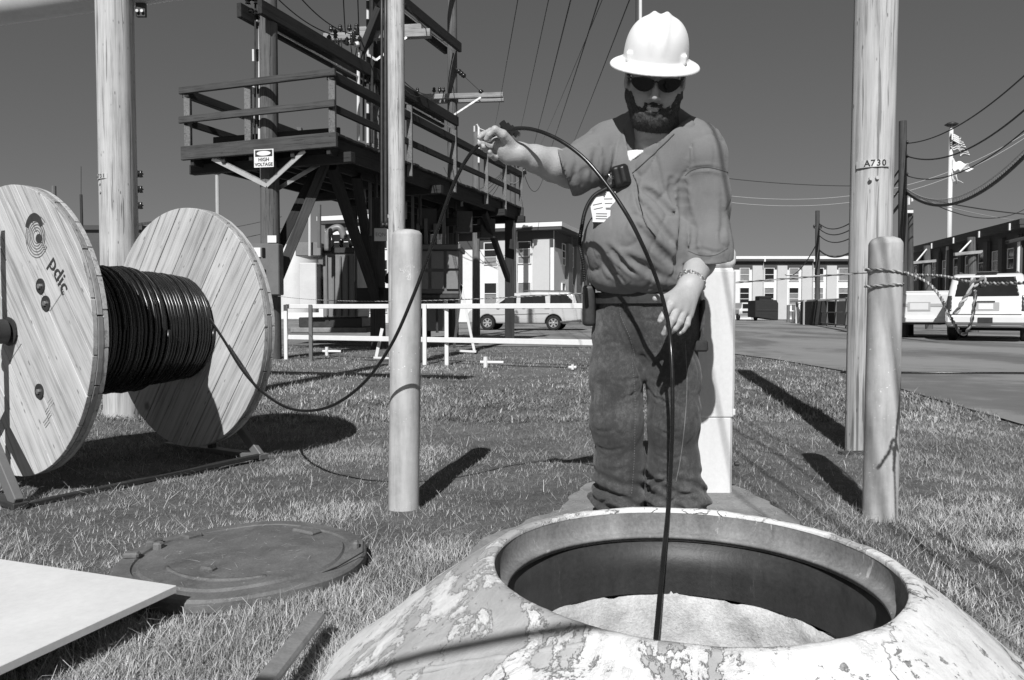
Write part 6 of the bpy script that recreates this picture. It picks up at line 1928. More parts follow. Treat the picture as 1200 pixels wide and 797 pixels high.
# low white building behind
t = thing('building', 'distant white flat building with roof vent behind the dark pole at right', 'building', (57, 104, 0))
mb = MB(); mb.box((57, 104, 4.3), (14, 8, 8.6)); mb.build('wall', M['wall_white'], t)
mb = MB(); mb.box((57, 104, 8.8), (15, 9, .45)); mb.build('fascia', M['fascia'], t)
mb = MB(); mb.box((60, 103, 9.8), (3.6, 3, 1.2)); mb.build('roof_vent', M['fascia'], t)
for k in range(5): window_unit(t, V((51.5 + k * 2.8, 99.94, 6.2)), (1, 0, 0), 1.3, 1.8, 2, TN)
# dark low building far left behind the reel
t = thing('building', 'dark low building with flat parapet behind the cable reel', 'building', (-46, 70, 0))
mb = MB(); mb.box((-46, 72, 4.1), (26, 10, 8.2)); mb.build('wall', M['wall_dark'], t)
mb = MB(); mb.box((-46, 72, 8.3), (26.6, 10.6, .4)); mb.build('roof', M['soffit'], t)
for k in range(7): window_unit(t, V((-56 + k * 3.4, 66.94, 5.6)), (1, 0, 0), 1.5, 1.6, 2, ['glass_dark', 'glass_mid'])
t = thing('building', 'pale low buildings glimpsed far off under the platform', 'building', (-20, 95, 0))
mb = MB(); mb.box((-26, 96, 3.0), (26, 8, 6.0)); mb.build('wall', M['wall_white'], t)
mb = MB(); mb.box((-26, 96, 6.15), (27, 9, .3)); mb.build('roof', M['soffit'], t)
for k in range(8): window_unit(t, V((-37 + k * 3.1, 91.94, 3.9)), (1, 0, 0), 1.4, 1.8, 2, ['glass_dark', 'glass_mid'])
# dumpster, parked truck and yard fence at the far end of the road
t = thing('dumpster', 'big black dumpster in front of the far white building', 'dumpster', (24, 73, 0))
a = P(885, 352, 70); b = P(912, 376, 70); mb = MB()
w_ = b.x - a.x
mb.prism([V((a.x, 70, .35)), V((b.x, 70, .05)), V((b.x, 70, 1.65)), V((b.x - .2, 70, 1.95)), V((a.x, 70, 1.9))], (0, 2.2, 0)); mb.build('bin', M['dumpster'], t, bevel=.05)
mb = MB(); mb.box((a.x + w_ * .5, 71, 2.1), (w_ * .55, 1.2, .45)); mb.build('lid', M['dumpster'], t, bevel=.05)
mb = MB(); mb.box((a.x + w_ * .5, 69.97, 1.0), (w_ * .9, .06, .1)); mb.build('rib', M['steel_dark'], t)
t = thing('parked_truck', 'small white pickup truck parked far off beside the dumpster', 'truck', (P(878, 370, 74).x, 74, 0))
cx = P(877, 370, 74).x
mb = MB(); mb.prism([V((cx - .9, 74, .5)), V((cx + .9, 74, .5)), V((cx + .9, 74, 1.1)), V((cx + .7, 74, 1.15)), V((cx + .62, 74, 1.75)), V((cx - .62, 74, 1.75)), V((cx - .7, 74, 1.15)), V((cx - .9, 74, 1.1))], (0, 4.5, 0)); mb.build('body', M['suv_paint'], t, bevel=.06)
mb = MB(); mb.box((cx, 73.97, 1.42), (1.15, .06, .42)); mb.build('windscreen', M['glass_dark'], t)
mb = MB(); mb.box((cx, 73.96, .82), (1.2, .06, .22)); mb.build('grille', M['steel_dark'], t)
mb = MB(); mb.box((cx, 73.94, .55), (1.8, .12, .16)); mb.build('bumper', M['galv'], t)
for s in (-1, 1):
    mb = MB(); mb.cyl((cx + s * .75, 74.5, .34), (cx + s * .98, 74.5, .34), .34, n=14); mb.build('wheel', M['rubber'], t)
    mb = MB(); mb.box((cx + s * .74, 73.95, .82), (.22, .05, .18)); mb.build('headlight', M['lamp_clear'], t)
# yard fence with rail and clutter
t = thing('yard_fence', 'low dark post and rail fence along the yard at the end of the road', 'fence', (30, 45, 0))
f0 = P(935, 373, 62); f0.z = 0; f1 = P(1006, 382, 34); f1.z = 0
for k in range(9):
    c = f0.lerp(f1, k / 8); mb = MB(); mb.cyl(c, c + V((0, 0, 1.55)), .05, n=6); mb.build('fence_post', M['steel_mid'], t)
for z in (1.5, .8, .15):
    mb = MB(); mb.cyl(f0 + V((0, 0, z)), f1 + V((0, 0, z)), .03, n=6); mb.build('fence_rail', M['galv' if z > 1 else 'steel_mid'], t)
t = thing('shed_roof', 'flat pale canopy over dark machinery inside the yard', 'canopy', P(985, 360, 44))
a = P(965, 353, 50); b = P(1010, 351, 42); mb = MB(); mb.prism([a, b, b + V((0, 6, 0)), a + V((0, 6, 0))], (0, 0, .12)); mb.build('canopy_sheet', M['fascia'], t)
for q in (a + V((.3, .3, 0)), b + V((-.3, .3, 0)), a + V((.3, 5.5, 0)), b + V((-.3, 5.5, 0))): mb = MB(); mb.cyl((q.x, q.y, 0), (q.x, q.y, q.z + .05), .07, n=6); mb.build('canopy_post', M['steel_dark'], t)
mb = MB(); q = P(990, 372, 46); mb.box((q.x, 48, .75), (3.2, 2, 1.5)); mb.build('machine_body', M['dumpster'], t, bevel=.05)
ry = random.Random(3)
for k, lb in enumerate(('tangled grey pipes and valves beside the yard fence', 'upright white gas bottles at the yard fence', 'pale crate stack at the yard fence corner')):
    c = P(936 + 12 * k, 371, 60 - 6 * k); c.z = 0
    t = thing(('pipe_valves', 'gas_bottles', 'crate_stack')[k], lb, ('valves', 'gas bottles', 'crates')[k], c)
    for j in range(4):
        mb = MB(); o = c + V((j * .45 - .8, ry.uniform(0, .5), 0)); mb.cyl(o, o + V((0, 0, ry.uniform(1.0, 1.7))), .13, n=8); mb.build(('valve_pipe', 'bottle', 'crate')[k], M[('steel_mid', 'white_metal', 'steel_pale')[k]], t, auto=.8)
        if k == 0: mb = MB(); mb.cyl(o + V((0, 0, .9)), o + V((.5, 0, .9)), .06, n=6); mb.build('cross_pipe', M['white_metal'], t)

# ------------------------------------------------------------------ vehicles (implicit body shells)
def ext(p2, poly):
    """signed distance in 2D to polygon; p2 (...,2)"""
    d = None; n = len(poly); s = np.ones(p2.shape[:-1], np.float32)
    best = np.full(p2.shape[:-1], 1e9, np.float32); inside = np.zeros(p2.shape[:-1], bool)
    for i in range(n):
        a = np.array(poly[i], np.float32); b = np.array(poly[(i + 1) % n], np.float32); e = b - a; w = p2 - a
        h = np.clip((w @ e) / np.dot(e, e), 0, 1); best = np.minimum(best, np.linalg.norm(w - h[..., None] * e, axis=-1))
        c = ((a[1] > p2[..., 1]) != (b[1] > p2[..., 1])) & (p2[..., 0] < (e[0]) * (p2[..., 1] - a[1]) / (e[1] + 1e-9) + a[0]); inside ^= c
    return np.where(inside, -best, best)
def car(name, label, cat, loc, rz, prof, half_w, tuck, arches, wins, rear, paint, wheel_r, res=.035, extra=None, track=None):
    """prof: side outline (x back(+), z); front at -x. half_w(z) via tuck"""
    t = thing(name, label, cat, (0, 0, 0))
    xs = [q[0] for q in prof]; zs = [q[1] for q in prof]
    def hw(z): return half_w - tuck * np.clip((z - .95) / (max(zs) - .95), 0, 1) ** 1.1 - .05 * np.clip((.55 - z) / .3, 0, 1)
    def body(p, grow=0.0):
        d = ext(p[..., [0, 2]], prof); s = np.abs(p[..., 1]) - hw(p[..., 2])
        s = s + .10 * (np.clip((np.abs(p[..., 0] - (min(xs) + max(xs)) / 2) - (max(xs) - min(xs)) / 2 + .45) / .45, 0, 1)) ** 2
        d = smax(d, s, .10)
        return d - grow
    def full(p):
        d = body(p)
        for ax_ in arches:
            r = np.hypot(p[..., 0] - ax_, p[..., 2] - wheel_r) - (wheel_r + .06)
            d = np.maximum(d, -np.maximum(r, .12 - np.abs(p[..., 1])))
        return d
    lo = (min(xs) - .1, -half_w - .1, .05); hi = (max(xs) + .1, half_w + .1, max(zs) + .1)
    v, f = surface_nets(full, lo, hi, res); b = mesh_np('body', v, f, M[paint], t)
    for nm, fn, mt in wins:
        two = fn.__code__.co_argcount == 2
        for sg in ((-1, 1) if two else (0,)):
            def g(p, fn=fn): return np.maximum(body(p, .010), fn(p, sg) if two else fn(p))
            l2, h2 = list(lo), list(hi)
            if sg > 0: l2[1] = .3
            if sg < 0: h2[1] = -.3
            v, f = surface_nets(g, l2, h2, res * .8); mesh_np(nm, v, f, M[mt], t)
    tr = track or half_w - .12
    for ax_ in arches:
        for s in (-1, 1):
            c = V((ax_, s * tr, wheel_r)); R = Matrix.Rotation(math.pi / 2, 3, 'X')
            if s < 0: R = Matrix.Rotation(math.pi / 2, 3, 'X')
            mb = MB(); w = .11
            mb.lathe([(wheel_r * .62, -w), (wheel_r * .9, -w), (wheel_r, -w * .7), (wheel_r, w * .7), (wheel_r * .9, w), (wheel_r * .62, w)], c, 28, R, close=True)
            wh = mb.build('wheel', M['rubber'], t, auto=.7)
            o = -s
            mb = MB(); mb.lathe([(0, .05 * o + 0), (wheel_r * .62, .05 * o), (wheel_r * .62, .04 * o), (0, .04 * o)], c, 24, R); mb.build('wheel_back', M['steel_dark'], wh)
            mb = MB()
            mb.lathe([(wheel_r * .56, w * .95 * o), (wheel_r * .63, w * .95 * o), (wheel_r * .63, w * .5 * o), (wheel_r * .56, w * .5 * o)], c, 24, R, close=True)
            for k in range(6):
                a = k * math.pi / 3; e = V((math.cos(a), 0, math.sin(a))); mb.beam(c + V((0, s * w * .7, 0)), c + V((0, s * w * .85, 0)) + e * wheel_r * .58, wheel_r * .2, .03, up=(0, 1, 0))
            mb.lathe([(0, w * .98 * o), (wheel_r * .16, w * .9 * o), (wheel_r * .16, w * .5 * o)], c, 12, R)
            mb.build('rim', M['alloy'], wh)
    if extra: extra(t)
    t.location = loc; t.rotation_euler = (0, 0, rz)
    return t
def quad_win(poly):
    return lambda p: ext(p[..., [0, 2]], poly)
# minivan: front towards -x
vp = [(-2.55, .30), (-2.60, .62), (-2.45, .88), (-1.55, 1.06), (-.72, 1.56), (-.45, 1.66), (.6, 1.72), (2.0, 1.70), (2.28, 1.60), (2.52, 1.02), (2.62, .92), (2.62, .42), (2.5, .28)]
side = lambda y0: (lambda p: y0 - np.abs(p[..., 1]))
def w_side(poly, s=None): return (lambda p, sg: np.maximum(ext(p[..., [0, 2]], poly), .45 - sg * p[..., 1]))
vw = [('side_window', w_side([(-1.30, 1.06), (-.68, 1.50), (-.28, 1.54), (-.28, 1.03)]), 'glass_dark'), ('side_window', w_side([(-.12, 1.03), (-.12, 1.55), (1.0, 1.58), (1.05, 1.03)]), 'glass_dark'),
      ('side_window', w_side([(1.22, 1.08), (1.22, 1.58), (1.98, 1.56), (2.22, 1.32), (2.20, 1.08)]), 'glass_dark'),
      ('windscreen', lambda p: np.maximum(np.maximum(ext(p[..., [0, 2]], [(-1.7, 1.0), (-.75, 1.6), (-.95, 1.62), (-1.8, 1.1)]), np.abs(p[..., 1]) - .72), -1), 'glass_dark'),
      ('rear_window', lambda p: np.maximum(ext(p[..., [0, 2]], [(2.30, 1.08), (2.12, 1.56), (2.8, 1.6), (2.8, 1.08)]), np.abs(p[..., 1]) - .68), 'glass_dark'),
      ('side_moulding', w_side([(-1.5, .66), (-1.5, .70), (1.2, .76), (1.2, .72)]), 'trim'),
      ('tail_light', lambda p, sg: np.maximum(ext(p[..., [0, 2]], [(2.46, .95), (2.30, 1.55), (2.40, 1.58), (2.75, .95)]), .70 - sg * p[..., 1]), 'lamp_red'),
      ('lower_trim', w_side([(1.2, .30), (1.2, .36), (2.6, .50), (2.6, .36)]), 'trim')]
def van_extra(t):
    for s in (-1, 1):
        mb = MB(); mb.box((-1.12, s * 1.0, 1.08), (.16, .16, .12)); mb.build('mirror', M['black'], t, bevel=.03)
        mb = MB(); mb.beam((.0, s * .60, 1.77), (1.9, s * .60, 1.75), .04, .04); mb.build('roof_rail', M['trim'], t)
        for x in (.05, 1.05, 1.16): mb = MB(); mb.box((x if x < 1 else x, s * .955, .98), (.12, .02, .03)); mb.build('door_handle', M['trim'], t)
        mb = MB(); mb.box((-2.46, s * .62, .74), (.16, .34, .14)); mb.build('headlight', M['lamp_clear'], t, bevel=.02)
    for x in (.1, .28): mb = MB(); mb.box((1.0 + x, .3, 1.76), (.07, .07, .08)); mb.build('roof_fitting', M['steel_dark'], t)
vl = P(624, 387, 33.5)
car('minivan', 'silver minivan facing left, parked on the road behind the white railing', 'minivan', (vl.x - .25, 34.3, 0), math.radians(-12), vp, .93, .13, (-1.62, 1.38), vw, None, 'van_paint', .33, .03, van_extra)
# white SUV seen from behind (rear towards the camera): rear is +x, turned so that +x points at us
sp = [(-2.5, .40), (-2.5, .95), (-2.35, 1.12), (-1.35, 1.22), (-.75, 1.78), (-.4, 1.86), (2.15, 1.86), (2.32, 1.80), (2.48, 1.12), (2.52, .98), (2.60, .62), (2.55, .42), (2.3, .38)]
sw = [('rear_window', lambda p: np.maximum(ext(p[..., [0, 2]], [(2.2, 1.22), (2.1, 1.76), (2.8, 1.76), (2.8, 1.22)]), np.abs(p[..., 1]) - (.76 - .18 * (p[..., 2] - 1.2))), 'glass_dark'),
      ('side_window', w_side([(1.15, 1.22), (1.15, 1.70), (2.08, 1.70), (2.22, 1.26)]), 'glass_dark'), ('side_window', w_side([(.25, 1.22), (.25, 1.70), (1.02, 1.70), (1.02, 1.22)]), 'glass_dark'),
      ('side_window', w_side([(-.95, 1.22), (-.6, 1.70), (.1, 1.70), (.1, 1.22)]), 'glass_dark'),
      ('tail_light', lambda p, sg: np.maximum(ext(p[..., [0, 2]], [(2.30, .82), (2.30, 1.26), (2.8, 1.26), (2.8, .82)]), .80 - sg * p[..., 1]), 'lamp_red')]
def suv_extra(t):
    mb = MB(); mb.box((2.56, 0, .60), (.16, 1.86, .24)); mb.build('bumper', M['suv_paint'], t, bevel=.05)
    mb = MB(); mb.box((2.655, 0, .58), (.03, .34, .16)); mb.build('tow_hitch', M['steel_dark'], t)
    mb = MB(); mb.box((2.548, 0, .95), (.02, .62, .24)); mb.build('plate_recess', M['steel_pale'], t, bevel=.006)
    mb = MB(); mb.box((2.562, 0, .96), (.012, .34, .16)); mb.build('number_plate', M['paper'], t)
    mb = MB(); mb.box((2.565, 0, 1.09), (.03, .42, .035)); mb.build('tailgate_handle', M['steel_dark'], t)
    mb = MB(); mb.box((2.575, 0, .74), (.02, 1.62, .02)); mb.build('tailgate_gap', M['steel_dark'], t)
    mb = MB(); mb.box((2.28, 0, 1.90), (.18, .5, .03)); mb.build('spoiler', M['trim'], t, bevel=.01)
    mb = MB(); mb.box((2.40, .12, 1.30), (.02, .5, .02)); mb.build('wiper', M['black'], t)
    for s in (-1, 1):
        mb = MB(); mb.beam((.0, s * .66, 1.90), (2.0, s * .66, 1.90), .04, .04); mb.build('roof_rail', M['trim'], t)
        mb = MB(); mb.box((-1.1, s * 1.06, 1.25), (.12, .2, .2)); mb.build('mirror', M['black'], t, bevel=.03)
    mb = MB(); mb.cyl((1.3, -.9, .34), (1.3, .9, .34), .06, n=8); mb.build('axle', M['steel_dark'], t)
so = P(1154, 404, 20.3); hs = V((math.sin(math.radians(36)), math.cos(math.radians(36)), 0))
so = so + hs * 2.6
car('suv', 'white SUV seen from behind, parked at the right edge beyond the rope', 'SUV', (so.x, so.y, 0), math.radians(-126), sp, .985, .17, (-1.6, 1.45), sw, None, 'suv_paint', .38, .035, suv_extra)
# low white utility trailer beside it, tail towards us
so = P(1072, 400, 23.2) + hs * 1.7; so.z = 0
t = thing('utility_trailer', 'low white box trailer between the roped bollard and the SUV', 'trailer', (0, 0, 0))
mb = MB(); mb.box((0, 0, .98), (3.4, 1.95, .86)); mb.build('body', M['suv_paint'], t, bevel=.07)
mb = MB(); mb.box((1.705, 0, 1.02), (.02, 1.5, .10)); mb.build('tail_panel', M['steel_pale'], t, bevel=.005)
mb = MB(); mb.box((1.712, .1, .98), (.02, .62, .28)); mb.build('plate_recess', M['steel_pale'], t, bevel=.006)
mb = MB(); mb.box((1.722, .1, .98), (.012, .5, .20)); mb.build('plate_panel', M['suv_paint'], t, bevel=.004)
mb = MB(); mb.box((1.74, 0, .56), (.14, 1.9, .16)); mb.build('bumper', M['suv_paint'], t, bevel=.03)
mb = MB(); mb.box((0, 0, 1.43), (3.3, 1.85, .05)); mb.build('lid', M['suv_paint'], t, bevel=.015)
for s in (-1, 1):
    mb = MB(); mb.box((1.712, s * .86, .92), (.02, .12, .2)); mb.build('tail_light', M['lamp_red'], t)
    for x in (.6, -.4): mb = MB(); mb.cyl((x, s * .78, .36), (x, s * .98, .36), .36, n=20); mb.build('wheel', M['rubber'], t, auto=.7)
mb = MB(); mb.box((0, 0, .5), (3.3, 1.3, .16)); mb.build('chassis', M['steel_dark'], t)
t.location = (so.x, so.y, 0); t.rotation_euler = (0, 0, math.radians(-126))
# ------------------------------------------------------------------ distant poles, flagpole, overhead wires
def far_pole(x, ytop, D, r, label, mat='pole_dark', x_base=None, name='utility_pole'):
    a = P(x, ytop, D); b = V((P(x_base or x, 380, D).x, D, 0))
    return pole(name, label, 'utility pole', b + V((0, 0, -.1)), a, r * 1.1, r * .85, M[mat], 12, int(x), None, .003, root=True)
def small_ins(t, pts, s=.07):
    for c in pts:
        mb = MB(); mb.lathe([(0, -s * 1.2), (s * .8, -s), (s * .5, -s * .3), (s, 0), (s * .4, s * .5), (s * .6, s), (0, s * 1.2)], c, 8); mb.build('insulator', M['porcelain'], t, smooth=True)
def arm(t, a, b, w, mat='pole_dark'): mb = MB(); mb.beam(a, b, w, w); return mb.build('crossarm', M[mat], t)
# right side
D1_ = 24.0
t = far_pole(1058, 142, D1_, .135, 'dark utility pole standing right behind the A730 pole'); PR = t
for y in (167, 183, 204, 225, 226): small_ins(t, [P(1063, y, D1_ - .1)], .05)
t = far_pole(1067, 245, 26, .10, 'thinner dark pole stub with pale bracket beside the taller dark pole')
mb = MB(); mb.tube([P(1065, 240, 26), P(1065, 232, 26), P(1068, 230, 26), P(1069, 236, 26)], .04, 6); mb.build('bracket', M['white_metal'], t)
mb = MB(); mb.box(P(1066, 248, 25.85), (.2, .1, .1)); mb.build('clamp', M['white_metal'], t)
t = far_pole(958, 247, 50, .16, 'dark utility pole in front of the far white building')
arm(t, P(954, 267, 50), P(963, 267, 50), .1)
small_ins(t, [P(954, 265, 50), P(962, 265, 50)], .09)
# leaning posts by the dark building
for (x0, y0, x1, y1, D, lb) in ((1138, 278, 1142, 325, 30, 'weathered pole with small crossarm above the SUV'), (1086, 288, 1089, 335, 36, 'short weathered pole with braces left of the SUV')):
    t = thing('utility_pole', lb, 'utility pole', V((P(x1, 380, D).x, D, 0)))
    mb = MB(); mb.add(*pole_mesh(V((P(x1, 380, D).x, D, -.1)), P(x0, y0, D), .17, .15, 12, 3)); mb.build('pole_shaft', M['pole_grey'], t, auto=.9)
    c = P(x0 - 2, y0 + 20, D - .2); arm(t, c - V((.6, 0, 0)), c + V((.5, 0, .1)), .12, 'arm_wood')
    mb = MB(); mb.tube([c - V((.5, 0, .05)), P(x0, y0 + 4, D - .2)], .04, 5); mb.build('stay', M['wire_pale'], t)
# street lamp at the right edge
t = thing('light_bracket', 'dark cowled light on a pale post at the right frame edge', 'lamp post', V((P(1194, 380, 34).x, 34, 0)))
mb = MB(); c = P(1194, 280, 34); mb.cyl((c.x, 34, -.1), c, .06, n=8); mb.build('post', M['white_metal'], t)
mb = MB(); mb.beam(P(1180, 284, 33.8), P(1202, 279, 33.8), .3, .16); mb.build('lamp_cowl', M['steel_dark'], t, bevel=.03)
# flagpole and flags
DF = 70.0
fp = V((P(1110, 380, DF).x, DF, 0)); top = P(1110, 146, DF)
t = thing('flagpole', 'tall white flagpole with ball top rising behind the dark building', 'flagpole', fp)
mb = MB(); mb.cyl(fp, V((fp.x, DF, top.z)), .26, .17, 12); mb.build('mast', M['white_metal'], t, smooth=True)
mb = MB(); mb.lathe([(0, -.2), (.35, -.15), (.6, 0), (.35, .16), (0, .25)], V((fp.x, DF, top.z)), 12); mb.build('finial', M['steel_dark'], t, smooth=True)
def flag(name, label, outline, D, mat, stripes=False):
    """outline: function (u,v)->pixel; cloth grid with waves in depth"""
    t = thing(name, label, 'flag', outline(0, 0))
    nu, nv = 26, 14; vs = []
    for i in range(nu + 1):
        for j in range(nv + 1):
            c = outline(i / nu, j / nv); vs.append(c + V((0, .55 * math.sin(i / nu * 9 + j / nv * 1.3) * (i / nu) ** .6, .1 * math.sin(i * .9))))
    mats = {}
    for i in range(nu):
        for j in range(nv):
            if stripes:
                u = (i + .5) / nu; v = (j + .5) / nv
                k = 'canton' if (u < .42 and v < .54) else ('dark_stripe' if int(v * 13) % 2 == 0 else 'white_stripe')
            else: k = 'flag_cloth'
            q = (i * (nv + 1) + j, (i + 1) * (nv + 1) + j, (i + 1) * (nv + 1) + j + 1, i * (nv + 1) + j + 1)
            mats.setdefault(k, []).append(q)
    for k, fs in mats.items():
        mb = MB(); mb.v = list(vs); mb.f = fs
        o = mb.build(k, M[{'canton': 'print', 'dark_stripe': 'steel_mid', 'white_stripe': 'fabric_white', 'flag_cloth': 'fabric_white'}[k]], t, smooth=True)
        bm = bmesh.new(); bm.from_mesh(o.data); bmesh.ops.delete(bm, geom=[v for v in bm.verts if not v.link_faces], context='VERTS'); bmesh.ops.solidify(bm, geom=bm.faces, thickness=.02); bm.to_mesh(o.data); bm.free()
    if stripes:
        mb = MB()
        for i in range(5):
            for j in range(4):
                c = outline(.04 + .38 * (i + .5) / 5, .02 + .5 * (j + .5) / 4) + V((0, -.35, 0)); mb.box(c, (.12, .03, .12))
        mb.build('star', M['fabric_white'], t)
    return t
def bil(a, b, c, d, D):
    def f(u, v):
        x = (a[0] * (1 - u) + b[0] * u) * (1 - v) + (d[0] * (1 - u) + c[0] * u) * v
        y = (a[1] * (1 - u) + b[1] * u) * (1 - v) + (d[1] * (1 - u) + c[1] * u) * v
        return P(x, y + 3 * u * u * (1 - u) * 3, D)
    return f
flag('national_flag', 'striped flag with starred canton flying at the top of the flagpole', bil((1114, 157), (1130, 163), (1134, 183), (1114, 174), DF - .3), DF, None, True)
flag('white_flag', 'plain pale flag streaming out below the striped flag', bil((1116, 186), (1143, 196), (1131, 201), (1116, 199), DF - .3), DF, None)
flag('white_flag', 'small tattered pale flag hanging lowest on the flagpole', bil((1115, 202), (1120, 207), (1126, 214), (1116, 211), DF - .3), DF, None)
# left background
t = far_pole(157, 200, 40, .20, 'dark pole with three side insulators behind the A731 pole', x_base=155)
for y in (204, 222, 241): small_ins(t, [P(161, y, 39.8), P(165, y, 39.8)], .16); mb = MB(); mb.cyl(P(157, y, 39.8), P(167, y, 39.8), .04, n=6); mb.build('insulator_pin', M['wire'], t)
arm(t, P(153, 264, 40), P(177, 261, 40), .12)
t = thing('lamp_post', 'thin pale mast standing between the reel and the platform', 'mast', V((P(254.5, 380, 55).x, 55, 0)))
mb = MB(); a = P(254.5, 204, 55); mb.cyl((a.x, 55, -.1), a, .17, .14, 10); mb.build('mast', M['steel_pale'], t); mb = MB(); mb.cyl(a, a + V((0, 0, .3)), .24, n=10); mb.build('cap', M['steel_mid'], t)
t = thing('lamp_post', 'stubby grey post top showing above the left reel flange', 'post', V((P(63, 380, 40).x, 40, 0)))
mb = MB(); a = P(63, 218, 40); mb.cyl((a.x, 40, -.1), a, .12, n=10); mb.build('mast', M['steel_mid'], t)
t = thing('antenna', 'needle thin antenna mast beside the A731 pole', 'antenna', V((P(95, 380, 45).x, 45, 0)))
mb = MB(); a = P(95, 195, 45); mb.cyl((a.x, 45, -.1), P(95, 228, 45), .08, n=8); mb.cyl(P(95, 228, 45), a, .02, n=6); mb.build('mast', M['steel_dark'], t)
# pole line running away behind the raised hand
t = far_pole(601, 190, 55, .24, 'utility pole with double crossarms far behind the raised hand', 'pole_grey')
arm(t, P(586, 203, 55), P(617, 203, 55), .16); arm(t, P(590, 191, 55), P(612, 193, 55), .12)
small_ins(t, [P(x, y, 54.8) for x, y in ((589, 192), (592, 190), (596, 194), (604, 190), (608, 193), (594, 200), (614, 201), (600, 188))], .2)
mb = MB(); mb.tube(sag(P(590, 203, 54.8), P(601, 215, 54.8), .2, 6), .05, 5); mb.tube(sag(P(614, 203, 54.8), P(601, 215, 54.8), .2, 6), .05, 5); mb.build('brace', M['steel_mid'], t)
t = thing('insulator_cluster', 'black insulator bracket seen just above the raised hand', 'insulators', P(594, 150, 30))
t0 = P(596, 152, 30); mb = MB(); mb.cyl(V((P(604, 380, 30).x, 30, -.1)), P(598, 160, 30), .001, .001, 6)
for k in range(3):
    a = P(588 + 5 * k, 143 + 3 * k, 30); mb = MB(); mb.tube([a, P(597 + 5 * k, 156 + 1.5 * k, 30)], .13, 8); mb.build('insulator_stack', M['porcelain'], t)
mb = MB(); mb.beam(P(586, 150, 30.2), P(610, 158, 30.2), .1, .12); mb.build('bracket_arm', M['steel_dark'], t)
t = far_pole(558, 155, 26, .13, 'dark pole with pale cap bracket at the far end of the platform rails', 'post_wood')
mb = MB(); mb.tube([P(556, 155, 26), P(556, 148, 26), P(559, 146, 26), P(561, 150, 26)], .04, 6); mb.build('bracket', M['wire_pale'], t)
mb = MB(); mb.box(P(561, 170, 25.8), (.06, .1, 1.2)); mb.build('riser', M['white_metal'], t)
t = far_pole(748, -30, 14, .06, 'slim dark pole with pale riser rising behind the hard hat', 'pole_dark')
mb = MB(); mb.cyl(V((P(750.5, 380, 13.9).x, 13.9, 1)), P(750.5, -30, 13.9), .03, n=8); mb.build('riser', M['white_metal'], t)
# overhead wires fanning out over the camera
nw = 0
def wire(label, a, b, s, r, mat='wire', n=24):
    mb = MB(); pts = sag(a, b, s, n); mb.tube(pts, r, 5)
    return tag(mb.build('overhead_wire', M[mat], smooth=True, origin=tuple(a)), label, 'wire', None)
fan = [((578, 150), (607, -10), .006, 'leftmost thin wire of the fan above the raised hand'), ((606, 160), (643, -10), .006, 'second thin wire of the fan above the raised hand'),
       ((622, 175), (669, -10), .009, 'third and darkest wire of the fan above the raised hand'), ((640, 182), (702, -10), .009, 'fourth wire of the fan, heading up left of the hard hat'),
       ((632, 165), (706, -10), .005, 'faint wire crossing the fourth wire of the fan'), ((664, 178), (738, -10), .008, 'rightmost wire of the fan next to the hard hat')]
for (a, b, r, lb) in fan:
    A0 = P(a[0], a[1] + 8, 45); B0 = P(b[0], b[1], 9.0); ext_ = B0 + (B0 - A0) * .35
    wire(lb, A0, ext_, .12, r)
# wires at right
R_ = D1_ - .15
for (y, bx_, by, rr, s, lb) in ((168, 1215, 75, .018, .35, 'top wire sweeping up to the right from the dark pole'), (183, 1215, 116, .022, .5, 'second wire sweeping up right across the flagpole'),
                        (206, 1215, 140, .016, .5, 'third wire sweeping up right over the flags'), (226, 1215, 168, .042, .75, 'thick sagging cable bundle below the flags')):
    wire(lb, P(1063, y, R_), P(bx_, by, 15.0), s, rr)
mb = MB(); base = sag(P(1063, 221, R_), P(1215, 160, 15.0), .72, 80)
low = sag(P(1063, 226, R_), P(1215, 168, 15.0), .75, 80)
for i in range(0, 80): mb.tube([base[i], low[i], base[i].lerp(base[i + 1], .5)], .006, 4)
mb.tube(base, .008, 4)
tag(mb.build('lashing_wire', M['wire_pale'], origin=tuple(base[0])), 'pale zigzag lashing wire along the thick cable bundle', 'wire')
wire('wire running down right from the dark pole above the roof', P(1063, 228, R_), P(1215, 252, 30), .1, .022)
wire('thin slack wire under the thick cable bundle', P(1063, 222, R_), P(1215, 236, 40), .9, .018)
wire('faint pale wire falling to the dark roof', P(1063, 230, R_), P(1190, 258, 50), .1, .02, 'wire_pale')
for i, (y0, y1, r) in enumerate(((262, 244, .03), (268, 255, .03), (276, 268, .03), (293, 285, .05))):
    wire(('topmost', 'second', 'third', 'thick lowest')[i] + ' wire from the far pole to the dark pole behind the A730 pole', P(960, y0, 50), P(1056, y1 - 48, 24.1), 1.0, r)
wire('service wire dropping from the far pole to the white building', P(957, 286, 50), P(920, 322, 80), .8, .04)
wire('pale horizontal wire crossing the whole sky at shoulder height', P(-30, 168, 90) if False else P(560, 150, 70), P(1230, 137, 120), 9.5, .045, 'wire_pale', 40)
wire('second pale horizontal wire just below the first', P(560, 154, 70), P(1230, 141, 120), 9.9, .045, 'wire_pale', 40)
wire('thin wire level with the shirt sleeve left of the A730 pole', P(820, 205, 60), P(1000, 218, 60), .2, .03)
wire('dark wire behind the high voltage pole, upper', P(180, 276, 60), P(330, 254, 60), .3, .025)
wire('dark wire behind the high voltage pole, lower', P(200, 288, 60), P(330, 268, 60), .3, .025)
for i, (a, b) in enumerate((((322, -5), (395, 42)), ((350, -5), (412, 40)), ((402, -10), (405, 40)), ((419, -10), (421, 42)))):
    wire(('left long', 'second long', 'near vertical left', 'near vertical right')[i] + ' lead dropping onto the switchgear', P(*a, 14.0), P(*b, 15.9), .12, .012)
